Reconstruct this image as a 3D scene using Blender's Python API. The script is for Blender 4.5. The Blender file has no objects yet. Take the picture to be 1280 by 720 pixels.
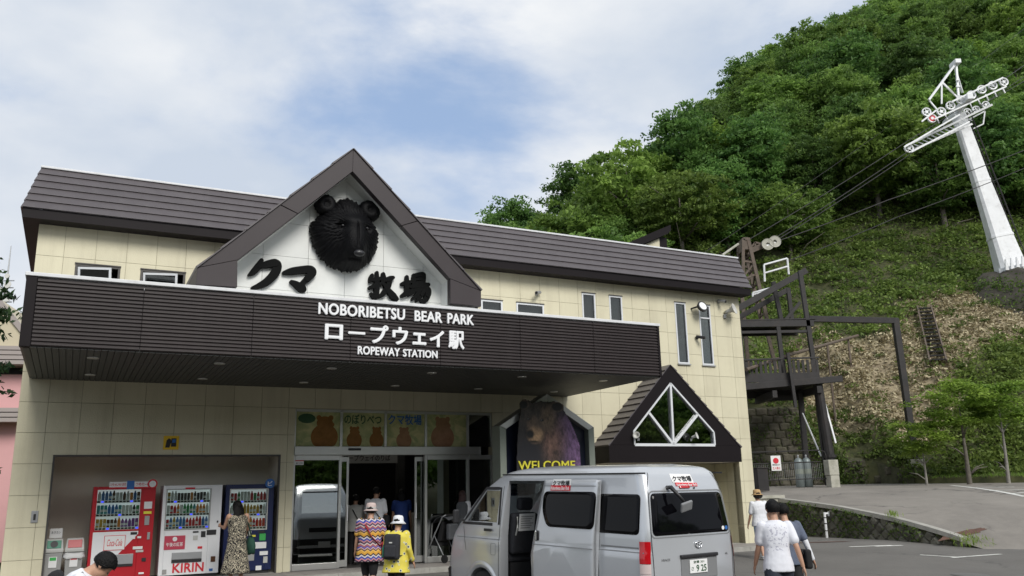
import bpy, bmesh, math, random
import numpy as np
from mathutils import Matrix, Vector, noise as mnoise
random.seed(7); RNG = np.random.default_rng(11)
R = math.radians
sc = bpy.context.scene
COL = sc.collection

# ------------------------------------------------------------------ camera
CAM_H = 1.56
FPX, PITCH, ROLL, YAW = 1060.5, 0.234973, -0.0232204, 0.475785   # px focal length at 1280, radians; YAW = direction of the station front
fw = Vector((0, math.cos(PITCH), math.sin(PITCH))); rt0 = Vector((1, 0, 0)); up0 = rt0.cross(fw)
rt = math.cos(ROLL)*rt0 + math.sin(ROLL)*up0
up = -math.sin(ROLL)*rt0 + math.cos(ROLL)*up0
cd = bpy.data.cameras.new('camera'); cam = bpy.data.objects.new('camera', cd); COL.objects.link(cam)
cam.matrix_world = Matrix(((rt.x, up.x, -fw.x, 0), (rt.y, up.y, -fw.y, 0), (rt.z, up.z, -fw.z, CAM_H), (0, 0, 0, 1)))
cd.sensor_fit = 'HORIZONTAL'; cd.sensor_width = 36.0; cd.lens = 36.0*FPX/1280.0
cd.clip_start = 0.1; cd.clip_end = 4000
sc.camera = cam

# ------------------------------------------------------------------ sky, sun, exposure
SUN_EL, SUN_AZ = 39.0, 150.0          # azimuth clockwise from +Y: behind the camera, a little to the right
w = bpy.data.worlds.new('World'); sc.world = w; w.use_nodes = True
nt = w.node_tree; nt.nodes.clear()
N = nt.nodes.new; LK = nt.links.new
out = N('ShaderNodeOutputWorld'); bg = N('ShaderNodeBackground'); LK(bg.outputs[0], out.inputs[0])
sky = N('ShaderNodeTexSky'); sky.sky_type = 'NISHITA'; sky.sun_disc = False
sky.sun_elevation = R(SUN_EL); sky.sun_rotation = R(SUN_AZ); sky.air_density = 1.0; sky.dust_density = 1.5; sky.ozone_density = 1.2
tc = N('ShaderNodeTexCoord')
mp = N('ShaderNodeMapping'); mp.inputs['Scale'].default_value = (1.0, 1.0, 1.9); mp.inputs['Location'].default_value = (3.1, 0.4, 0.2)
LK(tc.outputs['Generated'], mp.inputs[0])
n1 = N('ShaderNodeTexNoise'); n1.inputs['Scale'].default_value = 2.7; n1.inputs['Detail'].default_value = 8; n1.inputs['Roughness'].default_value = 0.56; n1.inputs['Distortion'].default_value = 0.12
LK(mp.outputs[0], n1.inputs['Vector'])
n2 = N('ShaderNodeTexNoise'); n2.inputs['Scale'].default_value = 3.1; n2.inputs['Detail'].default_value = 6; n2.inputs['Roughness'].default_value = 0.5
LK(mp.outputs[0], n2.inputs['Vector'])
def pix_dir(x, y): return (fw + rt*((x-640)/FPX) - up*((y-360)/FPX)).normalized()
def mth(op, a, b=None, clamp=False):
    m = N('ShaderNodeMath'); m.operation = op; m.use_clamp = clamp
    for i, q in enumerate((a, b)):
        if q is None: continue
        if isinstance(q, (int, float)): m.inputs[i].default_value = q
        else: LK(q, m.inputs[i])
    return m.outputs[0]
dens = n1.outputs['Fac']
# open stretches of blue between the clouds (directions in the sky)
for d, amp, c0 in ((Vector((-0.118, 0.907, 0.403)), 0.115, 0.982), (Vector((0.0, 0.88, 0.47)), 0.07, 0.93), (Vector((-0.22, 0.83, 0.51)), 0.05, 0.97),
                   (Vector((0.55, -0.5, 0.6)), 0.2, 0.93), (Vector((-0.8, -0.2, 0.55)), 0.2, 0.93)):
    d.normalize()
    vm = N('ShaderNodeVectorMath'); vm.operation = 'DOT_PRODUCT'; LK(tc.outputs['Generated'], vm.inputs[0]); vm.inputs[1].default_value = d
    mr = N('ShaderNodeMapRange'); mr.inputs[1].default_value = c0; mr.inputs[2].default_value = 1.0; mr.interpolation_type = 'SMOOTHSTEP'
    LK(vm.outputs['Value'], mr.inputs[0])
    dens = mth('SUBTRACT', dens, mth('MULTIPLY', mr.outputs[0], amp))
cov = N('ShaderNodeMapRange'); cov.inputs[1].default_value = 0.17; cov.inputs[2].default_value = 0.48; cov.interpolation_type = 'SMOOTHSTEP'
LK(dens, cov.inputs[0])
shade = N('ShaderNodeMapRange'); shade.inputs[1].default_value = 0.36; shade.inputs[2].default_value = 0.66
LK(n2.outputs['Fac'], shade.inputs[0])
cr = N('ShaderNodeMix'); cr.data_type = 'RGBA'
LK(shade.outputs[0], cr.inputs['Factor']); cr.inputs[6].default_value = (4.1, 4.6, 5.35, 1); cr.inputs[7].default_value = (6.3, 6.4, 6.5, 1)
mx = N('ShaderNodeMix'); mx.data_type = 'RGBA'
hz = N('ShaderNodeMix'); hz.data_type = 'RGBA'; hz.inputs['Factor'].default_value = 0.75; hz.inputs[7].default_value = (2.6, 3.55, 5.25, 1)
LK(sky.outputs[0], hz.inputs[6])
LK(cov.outputs[0], mx.inputs['Factor']); LK(hz.outputs[2], mx.inputs[6]); LK(cr.outputs[2], mx.inputs[7])
LK(mx.outputs[2], bg.inputs['Color']); bg.inputs['Strength'].default_value = 0.10
sl = bpy.data.lights.new('sun', 'SUN'); sl.energy = 2.0; sl.angle = R(26); sl.color = (1.0, 0.965, 0.91)
so = bpy.data.objects.new('sun', sl); COL.objects.link(so)
sd = Vector((math.sin(R(SUN_AZ))*math.cos(R(SUN_EL)), math.cos(R(SUN_AZ))*math.cos(R(SUN_EL)), math.sin(R(SUN_EL))))
so.rotation_euler = sd.to_track_quat('Z', 'Y').to_euler(); so.location = (0, -20, 40)
sc.view_settings.view_transform = 'Standard'; sc.view_settings.look = 'None'
sc.view_settings.exposure = 0.56; sc.view_settings.gamma = 1.0; sc.view_settings.use_curve_mapping = False
try:
    sc.cycles.max_bounces = 8; sc.cycles.transparent_max_bounces = 12; sc.cycles.use_denoising = True
    sc.cycles.caustics_reflective = False; sc.cycles.caustics_refractive = False
except Exception: pass

# ------------------------------------------------------------------ frames of reference
ORG = Vector((-5.13662, 18.84898, 0.0))               # foot of the station wall beside the vending recess
U = Vector((math.cos(YAW), math.sin(YAW), 0)); NN = Vector((-math.sin(YAW), math.cos(YAW), 0))
def W(s, d, z=0.0): return ORG + U*s + NN*d + Vector((0, 0, z))
def loc(x, y): q = Vector((x, y, 0)) - ORG; return q.dot(U), q.dot(NN)
def at(x, y, Y):                                       # the point at distance Y ahead that lies along a sight line
    d = fw + rt*((x-640)/FPX) - up*((y-360)/FPX)
    return Vector((0, 0, CAM_H)) + d*(Y/d.y)
def lot_z(d):
    return float(np.interp(d, [-40, -16, -10, -5.5, -1.1, 5], [-0.44, -0.42, -0.38, -0.28, -0.10, -0.10]))
def road_z(s, d):
    lin = 0.14*(s-17.0) + 0.17*(d+3.07)
    return (1.6*(1-math.exp(-max(lin, 0)/1.25))) + lot_z(d)*max(0.0, 1-max(lin, 0)*1.2)
def smin(a, b, k): 
    h = np.clip(0.5+0.5*(b-a)/k, 0, 1); return b*(1-h)+a*h-k*h*(1-h)
BX = [-60, -20, 0, 8, 11, 16, 17.2, 20, 24, 30, 40, 80]; BY = [72, 58, 50, 43, 40.2, 39.6, 37.0, 34.8, 33.6, 33, 32, 28]
def hill_base(x): return np.interp(x, BX, BY)
def wall_h(x): return np.interp(x, [5, 8, 13, 14.3, 16, 17.3], [2.0, 3.5, 3.5, 1.2, 1.0, 0.1])
def _wob(x, y): return 0.55*np.sin(x*0.31+y*0.17)+0.45*np.sin(x*0.13-y*0.37+1.3)+0.3*np.sin(x*0.71+y*0.53+2.0)
def hill_z(x, y):
    x = np.asarray(x, float); y = np.asarray(y, float)
    dd = y-hill_base(x)
    lawn = np.clip((x-17.0)/2.0, 0, 1)*2.2
    z1 = 1.6 + wall_h(x) + np.where(dd < lawn, dd*0.12, lawn*0.12+(dd-lawn)*0.84)
    z2 = np.interp(x, [-70, -20, -3, 8, 13, 17, 21, 27, 35, 45, 60, 120], [2, 10, 16.5, 20, 22, 26, 33, 40, 45.5, 53, 66, 118])-0.02*(y-100)
    z = smin(z1, z2, 7.0)
    return np.maximum(z + _wob(x, y)*np.clip(dd/8.0, 0, 1)*0.6, 0.2)
def on_hill(px, py):
    """where a sight line first meets the hillside"""
    d = fw + rt*((px-640)/FPX) - up*((py-360)/FPX); t = 25.0
    for _ in range(8000):
        p = Vector((0, 0, CAM_H))+d*t
        if p.y > float(hill_base(p.x)) and p.z <= float(hill_z(p.x, p.y)): return p
        t += 0.02
    return p
# ------------------------------------------------------------------ materials
def new_mat(name):
    m = bpy.data.materials.new(name); m.use_nodes = True
    return m, m.node_tree, m.node_tree.nodes['Principled BSDF']
def pm(name, col, rough=0.6, metal=0.0, var=0.0, vscale=3.0, bump=0.0, bscale=30.0, spec=0.5, coat=0.0, objvar=0.0, dirt=None, stretch=None, streak=None, crack=None):
    """Principled material with cloudy colour variation, fine bump and optional wear tint."""
    m, t, b = new_mat(name)
    n = t.nodes.new; l = t.links.new
    b.inputs['Base Color'].default_value = (*col, 1); b.inputs['Roughness'].default_value = rough; b.inputs['Metallic'].default_value = metal
    b.inputs['Specular IOR Level'].default_value = spec
    if coat: b.inputs['Coat Weight'].default_value = coat; b.inputs['Coat Roughness'].default_value = 0.05
    g = n('ShaderNodeNewGeometry'); src = g.outputs['Position']
    if stretch:
        tcn = n('ShaderNodeTexCoord'); mpn = n('ShaderNodeMapping'); mpn.inputs['Scale'].default_value = stretch
        l(tcn.outputs['Object'], mpn.inputs[0]); src = mpn.outputs[0]
    cur = None
    if var > 0:
        x = n('ShaderNodeTexNoise'); x.inputs['Scale'].default_value = vscale; x.inputs['Detail'].default_value = 6; x.inputs['Roughness'].default_value = 0.65
        l(src, x.inputs['Vector'])
        mr = n('ShaderNodeMapRange'); mr.inputs[1].default_value = 0.25; mr.inputs[2].default_value = 0.75; mr.inputs[3].default_value = 1-var; mr.inputs[4].default_value = 1+var
        l(x.outputs['Fac'], mr.inputs[0])
        hs = n('ShaderNodeHueSaturation'); hs.inputs['Color'].default_value = (*col, 1); l(mr.outputs[0], hs.inputs['Value'])
        cur = hs.outputs[0]
    if dirt:
        dc, amt, ds = dirt
        x = n('ShaderNodeTexNoise'); x.inputs['Scale'].default_value = ds; x.inputs['Detail'].default_value = 8; x.inputs['Roughness'].default_value = 0.7
        l(src, x.inputs['Vector'])
        mr = n('ShaderNodeMapRange'); mr.inputs[1].default_value = 0.5; mr.inputs[2].default_value = 0.72; mr.inputs[3].default_value = 0; mr.inputs[4].default_value = amt
        l(x.outputs['Fac'], mr.inputs[0])
        mm = n('ShaderNodeMix'); mm.data_type = 'RGBA'; l(mr.outputs[0], mm.inputs['Factor'])
        if cur: l(cur, mm.inputs[6])
        else: mm.inputs[6].default_value = (*col, 1)
        mm.inputs[7].default_value = (*dc, 1); cur = mm.outputs[2]
    if streak:
        dc, amt, sc_ = streak
        tz = n('ShaderNodeMapping'); tz.inputs['Scale'].default_value = (sc_, sc_, sc_*0.05); l(g.outputs['Position'], tz.inputs[0])
        x = n('ShaderNodeTexNoise'); x.inputs['Scale'].default_value = 1.0; x.inputs['Detail'].default_value = 6; x.inputs['Roughness'].default_value = 0.75; l(tz.outputs[0], x.inputs['Vector'])
        mr = n('ShaderNodeMapRange'); mr.inputs[1].default_value = 0.5; mr.inputs[2].default_value = 0.8; mr.inputs[3].default_value = 0; mr.inputs[4].default_value = amt; l(x.outputs['Fac'], mr.inputs[0])
        mm = n('ShaderNodeMix'); mm.data_type = 'RGBA'; l(mr.outputs[0], mm.inputs['Factor'])
        if cur: l(cur, mm.inputs[6])
        else: mm.inputs[6].default_value = (*col, 1)
        mm.inputs[7].default_value = (*dc, 1); cur = mm.outputs[2]
    if crack:
        dc, sc_ = crack
        wn = n('ShaderNodeTexNoise'); wn.inputs['Scale'].default_value = 1.3; wn.inputs['Detail'].default_value = 4; l(src, wn.inputs['Vector'])
        ad_ = n('ShaderNodeVectorMath'); ad_.operation = 'MULTIPLY_ADD'; l(wn.outputs['Color'], ad_.inputs[0]); ad_.inputs[1].default_value = (1.6, 1.6, 0); l(src, ad_.inputs[2])
        vo = n('ShaderNodeTexVoronoi'); vo.feature = 'DISTANCE_TO_EDGE'; vo.inputs['Scale'].default_value = sc_; l(ad_.outputs[0], vo.inputs['Vector'])
        mr = n('ShaderNodeMapRange'); mr.inputs[1].default_value = 0.0; mr.inputs[2].default_value = 0.018; mr.inputs[3].default_value = 0.85; mr.inputs[4].default_value = 0.0; l(vo.outputs['Distance'], mr.inputs[0])
        bk_ = n('ShaderNodeTexNoise'); bk_.inputs['Scale'].default_value = 0.35; l(src, bk_.inputs['Vector'])
        m2_ = n('ShaderNodeMapRange'); m2_.inputs[1].default_value = 0.48; m2_.inputs[2].default_value = 0.6; l(bk_.outputs['Fac'], m2_.inputs[0])
        mu_ = n('ShaderNodeMath'); mu_.operation = 'MULTIPLY'; l(mr.outputs[0], mu_.inputs[0]); l(m2_.outputs[0], mu_.inputs[1])
        mm = n('ShaderNodeMix'); mm.data_type = 'RGBA'; l(mu_.outputs[0], mm.inputs['Factor'])
        if cur: l(cur, mm.inputs[6])
        else: mm.inputs[6].default_value = (*col, 1)
        mm.inputs[7].default_value = (*dc, 1); cur = mm.outputs[2]
    if objvar > 0:
        oi = n('ShaderNodeObjectInfo'); mr = n('ShaderNodeMapRange'); mr.inputs[3].default_value = 1-objvar; mr.inputs[4].default_value = 1+objvar
        l(oi.outputs['Random'], mr.inputs[0])
        hs = n('ShaderNodeHueSaturation'); l(mr.outputs[0], hs.inputs['Value'])
        if cur: l(cur, hs.inputs['Color'])
        else: hs.inputs['Color'].default_value = (*col, 1)
        cur = hs.outputs[0]
    if cur: l(cur, b.inputs['Base Color'])
    if bump > 0:
        x = n('ShaderNodeTexNoise'); x.inputs['Scale'].default_value = bscale; x.inputs['Detail'].default_value = 5
        l(src, x.inputs['Vector'])
        bp = n('ShaderNodeBump'); bp.inputs['Strength'].default_value = bump; bp.inputs['Distance'].default_value = 0.02
        l(x.outputs['Fac'], bp.inputs['Height']); l(bp.outputs[0], b.inputs['Normal'])
    return m
def glass_mat(name, tint, refl, rough=0.0):
    """Architectural glass: a tinted clear layer with a mirror coat."""
    m, t, b = new_mat(name); t.nodes.remove(b); n = t.nodes.new; l = t.links.new
    o = t.nodes['Material Output']; tr = n('ShaderNodeBsdfTransparent'); tr.inputs[0].default_value = (*tint, 1)
    gl = n('ShaderNodeBsdfGlossy'); gl.inputs['Roughness'].default_value = rough; gl.inputs[0].default_value = (0.95, 0.97, 0.96, 1)
    lw = n('ShaderNodeLayerWeight'); lw.inputs[0].default_value = 0.35
    ad = n('ShaderNodeMath'); ad.operation = 'MULTIPLY_ADD'; l(lw.outputs['Fresnel'], ad.inputs[0]); ad.inputs[1].default_value = 0.6; ad.inputs[2].default_value = refl; ad.use_clamp = True
    mx = n('ShaderNodeMixShader'); l(ad.outputs[0], mx.inputs[0]); l(tr.outputs[0], mx.inputs[1]); l(gl.outputs[0], mx.inputs[2]); l(mx.outputs[0], o.inputs[0])
    return m
def leaf_mat(name, c1, c2, trans=0.35, var=0.25):
    m, t, b = new_mat(name); n = t.nodes.new; l = t.links.new
    at_ = n('ShaderNodeAttribute'); at_.attribute_name = 'tint'
    mm = n('ShaderNodeMix'); mm.data_type = 'RGBA'; l(at_.outputs['Fac'], mm.inputs['Factor']); mm.inputs[6].default_value = (*c1, 1); mm.inputs[7].default_value = (*c2, 1)
    oi = n('ShaderNodeObjectInfo'); mr = n('ShaderNodeMapRange'); mr.inputs[3].default_value = 1-var; mr.inputs[4].default_value = 1+var; l(oi.outputs['Random'], mr.inputs[0])
    hs = n('ShaderNodeHueSaturation'); l(mm.outputs[2], hs.inputs['Color']); l(mr.outputs[0], hs.inputs['Value'])
    mr2 = n('ShaderNodeMapRange'); mr2.inputs[3].default_value = 0.49; mr2.inputs[4].default_value = 0.508
    ml = n('ShaderNodeMath'); ml.operation = 'MULTIPLY'; ml.inputs[1].default_value = 7.31; l(oi.outputs['Random'], ml.inputs[0])
    fr = n('ShaderNodeMath'); fr.operation = 'FRACT'; l(ml.outputs[0], fr.inputs[0]); l(fr.outputs[0], mr2.inputs[0]); l(mr2.outputs[0], hs.inputs['Hue'])
    l(hs.outputs[0], b.inputs['Base Color']); b.inputs['Roughness'].default_value = 0.55; b.inputs['Specular IOR Level'].default_value = 0.3
    tl = n('ShaderNodeBsdfTranslucent'); l(hs.outputs[0], tl.inputs[0])
    mx = n('ShaderNodeMixShader'); mx.inputs[0].default_value = trans; l(b.outputs[0], mx.inputs[1]); l(tl.outputs[0], mx.inputs[2])
    l(mx.outputs[0], t.nodes['Material Output'].inputs[0])
    return m
def emit_mat(name, col, s):
    m, t, b = new_mat(name); b.inputs['Base Color'].default_value = (*col, 1); b.inputs['Emission Color'].default_value = (*col, 1); b.inputs['Emission Strength'].default_value = s
    return m
def vcol_mat(name, rough=0.5, attr='Col'):
    m, t, b = new_mat(name); a = t.nodes.new('ShaderNodeAttribute'); a.attribute_name = attr; t.links.new(a.outputs['Color'], b.inputs['Base Color']); b.inputs['Roughness'].default_value = rough
    return m
M = {}
M['panel'] = pm('cream_panel', (0.625, 0.585, 0.425), 0.62, var=0.045, vscale=1.3, bump=0.12, bscale=45, objvar=0.035, dirt=((0.46, 0.42, 0.28), 0.3, 0.9), streak=((0.38, 0.34, 0.24), 0.4, 2.6))
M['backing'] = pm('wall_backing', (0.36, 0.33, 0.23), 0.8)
M['side'] = pm('cream_side_wall', (0.56, 0.51, 0.36), 0.65, var=0.05, bump=0.1)
M['alcove'] = pm('alcove_plaster', (0.72, 0.67, 0.57), 0.75, var=0.08, vscale=1.5, bump=0.08)
M['siding'] = pm('brown_siding', (0.027, 0.019, 0.019), 0.45, var=0.15, vscale=3, objvar=0.07, streak=((0.05, 0.04, 0.039), 0.5, 4.0))
M['brown'] = pm('brown_metal', (0.010, 0.0075, 0.0085), 0.5, var=0.1, vscale=2, spec=0.15)
M['gfascia'] = pm('gable_fascia_metal', (0.046, 0.038, 0.040), 0.45, var=0.08, vscale=2, spec=0.3)
M['roof'] = pm('roof_metal', (0.082, 0.072, 0.077), 0.42, var=0.10, vscale=2.5, objvar=0.05, dirt=((0.12, 0.11, 0.11), 0.3, 2.0), streak=((0.13, 0.12, 0.12), 0.4, 3.0))
M['soffit'] = pm('dark_soffit', (0.042, 0.043, 0.040), 0.55, var=0.06)
M['coping'] = pm('white_metal_coping', (0.66, 0.67, 0.68), 0.45, var=0.06, dirt=((0.35, 0.35, 0.33), 0.4, 4))
M['gwall'] = pm('white_gable_board', (0.72, 0.735, 0.71), 0.6, var=0.03, objvar=0.02, dirt=((0.52, 0.53, 0.50), 0.35, 1.4))
M['alu'] = pm('brushed_aluminium', (0.52, 0.52, 0.50), 0.35, 0.75, var=0.05)
M['wframe'] = pm('white_window_frame', (0.66, 0.68, 0.70), 0.4)
M['bronze'] = pm('dark_window_surround', (0.06, 0.055, 0.05), 0.5)
M['glass'] = glass_mat('window_glass', (0.40, 0.43, 0.42), 0.24)
M['wglass'] = glass_mat('upper_window_glass', (0.45, 0.48, 0.47), 0.05)
M['shopglass'] = glass_mat('shopfront_glass', (0.42, 0.46, 0.43), 0.27)
M['clear'] = glass_mat('clear_glass', (0.86, 0.9, 0.88), 0.05)
M['curtain'] = pm('pale_curtain', (0.35, 0.37, 0.38), 0.9, var=0.2, vscale=9)
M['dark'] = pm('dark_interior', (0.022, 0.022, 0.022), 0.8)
M['floor_in'] = pm('interior_floor', (0.09, 0.085, 0.08), 0.35, var=0.2)
M['black'] = pm('black_resin', (0.0018, 0.0018, 0.0025), 0.55, bump=0.5, bscale=60, spec=0.16)
M['blackletter'] = pm('black_letter_board', (0.004, 0.0045, 0.0045), 0.6, spec=0.08)
M['whiteletter'] = pm('white_letter', (0.80, 0.81, 0.82), 0.45)
M['asphalt'] = pm('asphalt', (0.135, 0.128, 0.118), 0.86, crack=((0.05, 0.048, 0.045), 0.30), var=0.2, vscale=0.5, bump=0.5, bscale=140, dirt=((0.165, 0.155, 0.14), 0.55, 0.22))
M['asphalt2'] = pm('old_asphalt', (0.225, 0.207, 0.183), 0.88, crack=((0.07, 0.066, 0.06), 0.25), var=0.18, vscale=0.6, bump=0.5, bscale=120, dirt=((0.12, 0.11, 0.10), 0.5, 0.5))
M['paver'] = pm('paving_slab', (0.27, 0.25, 0.23), 0.8, var=0.12, vscale=4, bump=0.2, objvar=0.1)
M['kerb'] = pm('kerb_concrete', (0.33, 0.32, 0.29), 0.85, var=0.18, vscale=2, bump=0.3, dirt=((0.16, 0.16, 0.13), 0.5, 3))
M['concrete'] = pm('weathered_concrete', (0.42, 0.41, 0.35), 0.85, var=0.15, vscale=2.5, bump=0.35, dirt=((0.18, 0.18, 0.13), 0.7, 1.8))
M['paint'] = pm('white_road_paint', (0.62, 0.62, 0.58), 0.8, var=0.15, vscale=6, dirt=((0.2, 0.19, 0.18), 0.75, 5))
M['steel'] = pm('weathered_dark_steel', (0.026, 0.024, 0.024), 0.6, 0.2, var=0.3, vscale=3, bump=0.2, dirt=((0.06, 0.042, 0.032), 0.35, 2.5))
M['rust'] = pm('rusty_lattice_steel', (0.12, 0.095, 0.075), 0.75, 0.2, var=0.35, vscale=6, dirt=((0.2, 0.13, 0.09), 0.5, 5))
M['whitesteel'] = pm('white_painted_steel', (0.78, 0.79, 0.80), 0.45, var=0.07, vscale=2, dirt=((0.35, 0.34, 0.32), 0.45, 2.2))
M['rubber'] = pm('black_rubber', (0.014, 0.014, 0.014), 0.7)
M['stone'] = pm('mossy_stone', (0.14, 0.135, 0.11), 0.9, var=0.35, vscale=3, bump=0.9, bscale=12, objvar=0.25, dirt=((0.10, 0.11, 0.045), 0.75, 2.2))
M['stonejoint'] = pm('stone_joint', (0.085, 0.088, 0.05), 0.95, var=0.4, vscale=6, bump=0.6)
M['retain'] = pm('mossy_retaining_block', (0.080, 0.073, 0.054), 0.92, var=0.4, vscale=2.5, bump=1.0, bscale=8, objvar=0.22, dirt=((0.08, 0.085, 0.042), 0.8, 1.1))
M['plasticgrey'] = pm('grey_plastic', (0.33, 0.33, 0.32), 0.5, var=0.05)
M['plasticlight'] = pm('light_grey_plastic', (0.52, 0.52, 0.49), 0.5, var=0.05)
M['red'] = pm('red_enamel', (0.46, 0.012, 0.022), 0.35, var=0.04)
M['white'] = pm('white_enamel', (0.80, 0.81, 0.82), 0.38, var=0.03)
M['navy'] = pm('navy_enamel', (0.008, 0.016, 0.075), 0.35, var=0.05)
M['greenp'] = pm('green_plastic', (0.02, 0.22, 0.13), 0.45)
M['yellow'] = pm('yellow_sign', (0.78, 0.50, 0.02), 0.5)
M['whiteprint'] = pm('white_print', (0.80, 0.80, 0.79), 0.55)
M['redprint'] = pm('red_print', (0.62, 0.02, 0.035), 0.5)
M['pinkprint'] = pm('crimson_print', (0.50, 0.05, 0.09), 0.5)
M['blackprint'] = pm('black_print', (0.015, 0.015, 0.017), 0.5)
M['blueprint'] = pm('blue_print', (0.03, 0.14, 0.42), 0.5)
M['yellowprint'] = pm('yellow_print', (0.80, 0.74, 0.06), 0.5)
M['greenprint'] = pm('green_print', (0.05, 0.42, 0.09), 0.5)
M['display'] = emit_mat('lit_display_back', (0.62, 0.68, 0.70), 0.35)
M['ledlight'] = emit_mat('ceiling_lamp', (1.0, 0.96, 0.88), 5.0)
M['bluelamp'] = emit_mat('blue_button_lamp', (0.06, 0.08, 0.9), 1.2)
M['downlight'] = pm('downlight_glass', (0.42, 0.42, 0.41), 0.3)
M['vanpaint'] = pm('silver_van_paint', (0.53, 0.55, 0.575), 0.28, 0.40, coat=0.8, var=0.025, vscale=1.2)
M['vanglass'] = pm('privacy_glass', (0.0025, 0.0025, 0.0035), 0.03, spec=0.16)
M['vantrim'] = pm('dark_van_trim', (0.018, 0.018, 0.02), 0.5)
M['vaninner'] = pm('van_interior', (0.022, 0.022, 0.024), 0.8)
M['vanmid'] = pm('grey_van_trim', (0.20, 0.205, 0.21), 0.5)
M['seat'] = pm('seat_fabric', (0.020, 0.021, 0.026), 0.9, var=0.2, vscale=25)
M['taillight'] = pm('red_lamp_plastic', (0.45, 0.006, 0.012), 0.12, coat=0.6)
M['lampclear'] = pm('clear_lamp_plastic', (0.62, 0.52, 0.50), 0.12, coat=0.6)
M['chrome'] = pm('chrome', (0.75, 0.76, 0.78), 0.12, 0.95)
M['rim'] = pm('steel_rim', (0.20, 0.20, 0.21), 0.4, 0.6)
M['skin'] = pm('skin', (0.47, 0.27, 0.18), 0.5, var=0.06, vscale=12)
M['hair'] = pm('black_hair', (0.004, 0.0035, 0.0035), 0.5, bump=0.6, bscale=90, spec=0.2)
M['redhair'] = pm('dark_red_hair', (0.035, 0.009, 0.008), 0.45, bump=0.6, bscale=90)
M['bark'] = pm('bark', (0.13, 0.115, 0.095), 0.95, var=0.35, vscale=4, bump=0.8, bscale=25)
M['palebark'] = pm('pale_bark', (0.25, 0.235, 0.21), 0.95, var=0.4, vscale=5, bump=0.7, bscale=25)
M['leaf'] = leaf_mat('broadleaf', (0.062, 0.130, 0.030), (0.235, 0.38, 0.085), trans=0.5, var=0.25)
M['leaf_warm'] = leaf_mat('warm_broadleaf', (0.085, 0.155, 0.032), (0.275, 0.41, 0.088), trans=0.5, var=0.25)
M['leaf_cool'] = leaf_mat('cool_broadleaf', (0.052, 0.118, 0.030), (0.20, 0.34, 0.082), trans=0.5, var=0.25)
M['leaf_light'] = leaf_mat('light_leaf', (0.13, 0.22, 0.035), (0.31, 0.46, 0.08), trans=0.5, var=0.1)
M['leaf_shrub'] = leaf_mat('shrub_leaf', (0.062, 0.112, 0.024), (0.21, 0.29, 0.068), trans=0.45)
M['leaf_dry'] = leaf_mat('dry_leaf', (0.23, 0.185, 0.105), (0.64, 0.56, 0.375), trans=0.12)
M['leaf_conifer'] = leaf_mat('conifer_leaf', (0.012, 0.035, 0.014), (0.04, 0.085, 0.03))
M['pink'] = pm('pink_wall', (0.62, 0.34, 0.34), 0.7, var=0.03)
M['tan'] = pm('tan_roof', (0.52, 0.46, 0.33), 0.6, var=0.05)
M['awn'] = pm('grey_louvre', (0.33, 0.29, 0.27), 0.6)
M['galv'] = pm('galvanised_steel', (0.36, 0.37, 0.38), 0.45, 0.5, var=0.1)
M['cyl'] = pm('grey_green_gas_cylinder', (0.20, 0.235, 0.235), 0.45, 0.2, var=0.12, vscale=5)
M['frameside'] = pm('grey_green_frame', (0.26, 0.29, 0.245), 0.45, 0.2, var=0.06)
M['navyboard'] = pm('dark_navy_board', (0.010, 0.013, 0.03), 0.3)
def cloth(name, col, var=0.12): return pm(name, col, 0.85, var=var, vscale=9, bump=0.35, bscale=22)
M['c_white'] = cloth('white_cotton', (0.70, 0.71, 0.74), 0.05); M['c_cream'] = cloth('pale_grey_cotton', (0.42, 0.42, 0.40), 0.06)
M['c_navy'] = cloth('navy_shorts', (0.018, 0.022, 0.035)); M['c_black'] = cloth('black_cloth', (0.010, 0.010, 0.011)); M['c_grey'] = cloth('dark_grey_cloth', (0.075, 0.08, 0.088))
M['c_blue'] = cloth('royal_blue_cloth', (0.018, 0.05, 0.22)); M['c_red'] = cloth('dark_red_cloth', (0.26, 0.018, 0.022)); M['c_green'] = cloth('dark_green_bag', (0.012, 0.055, 0.036))
M['c_tan'] = cloth('tan_straw', (0.46, 0.30, 0.14)); M['c_pinkhat'] = cloth('dusty_pink_hat', (0.50, 0.40, 0.37)); M['c_slate'] = cloth('slate_blue_cloth', (0.10, 0.12, 0.17)); M['c_denim'] = cloth('pale_denim', (0.28, 0.36, 0.46))
M['shoe'] = pm('white_shoe', (0.55, 0.55, 0.55), 0.6); M['shoeblack'] = pm('black_shoe', (0.015, 0.015, 0.015), 0.5)
M['c_backpack'] = cloth('charcoal_backpack', (0.022, 0.023, 0.028))
def dress_mat():
    m, t, b = new_mat('black_and_cream_floral_dress'); n = t.nodes.new; l = t.links.new
    tcn = n('ShaderNodeTexCoord'); v = n('ShaderNodeTexNoise'); v.inputs['Scale'].default_value = 17; v.inputs['Detail'].default_value = 1.2; v.inputs['Distortion'].default_value = 2.2
    l(tcn.outputs['Object'], v.inputs['Vector']); rp = n('ShaderNodeValToRGB'); rp.color_ramp.interpolation = 'CONSTANT'
    e = rp.color_ramp.elements; e[0].color = (0.012, 0.011, 0.010, 1); e[1].position = 0.50; e[1].color = (0.56, 0.50, 0.37, 1)
    x = e.new(0.575); x.color = (0.012, 0.011, 0.010, 1)
    l(v.outputs['Fac'], rp.inputs[0]); l(rp.outputs[0], b.inputs['Base Color']); b.inputs['Roughness'].default_value = 0.85
    return m
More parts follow.
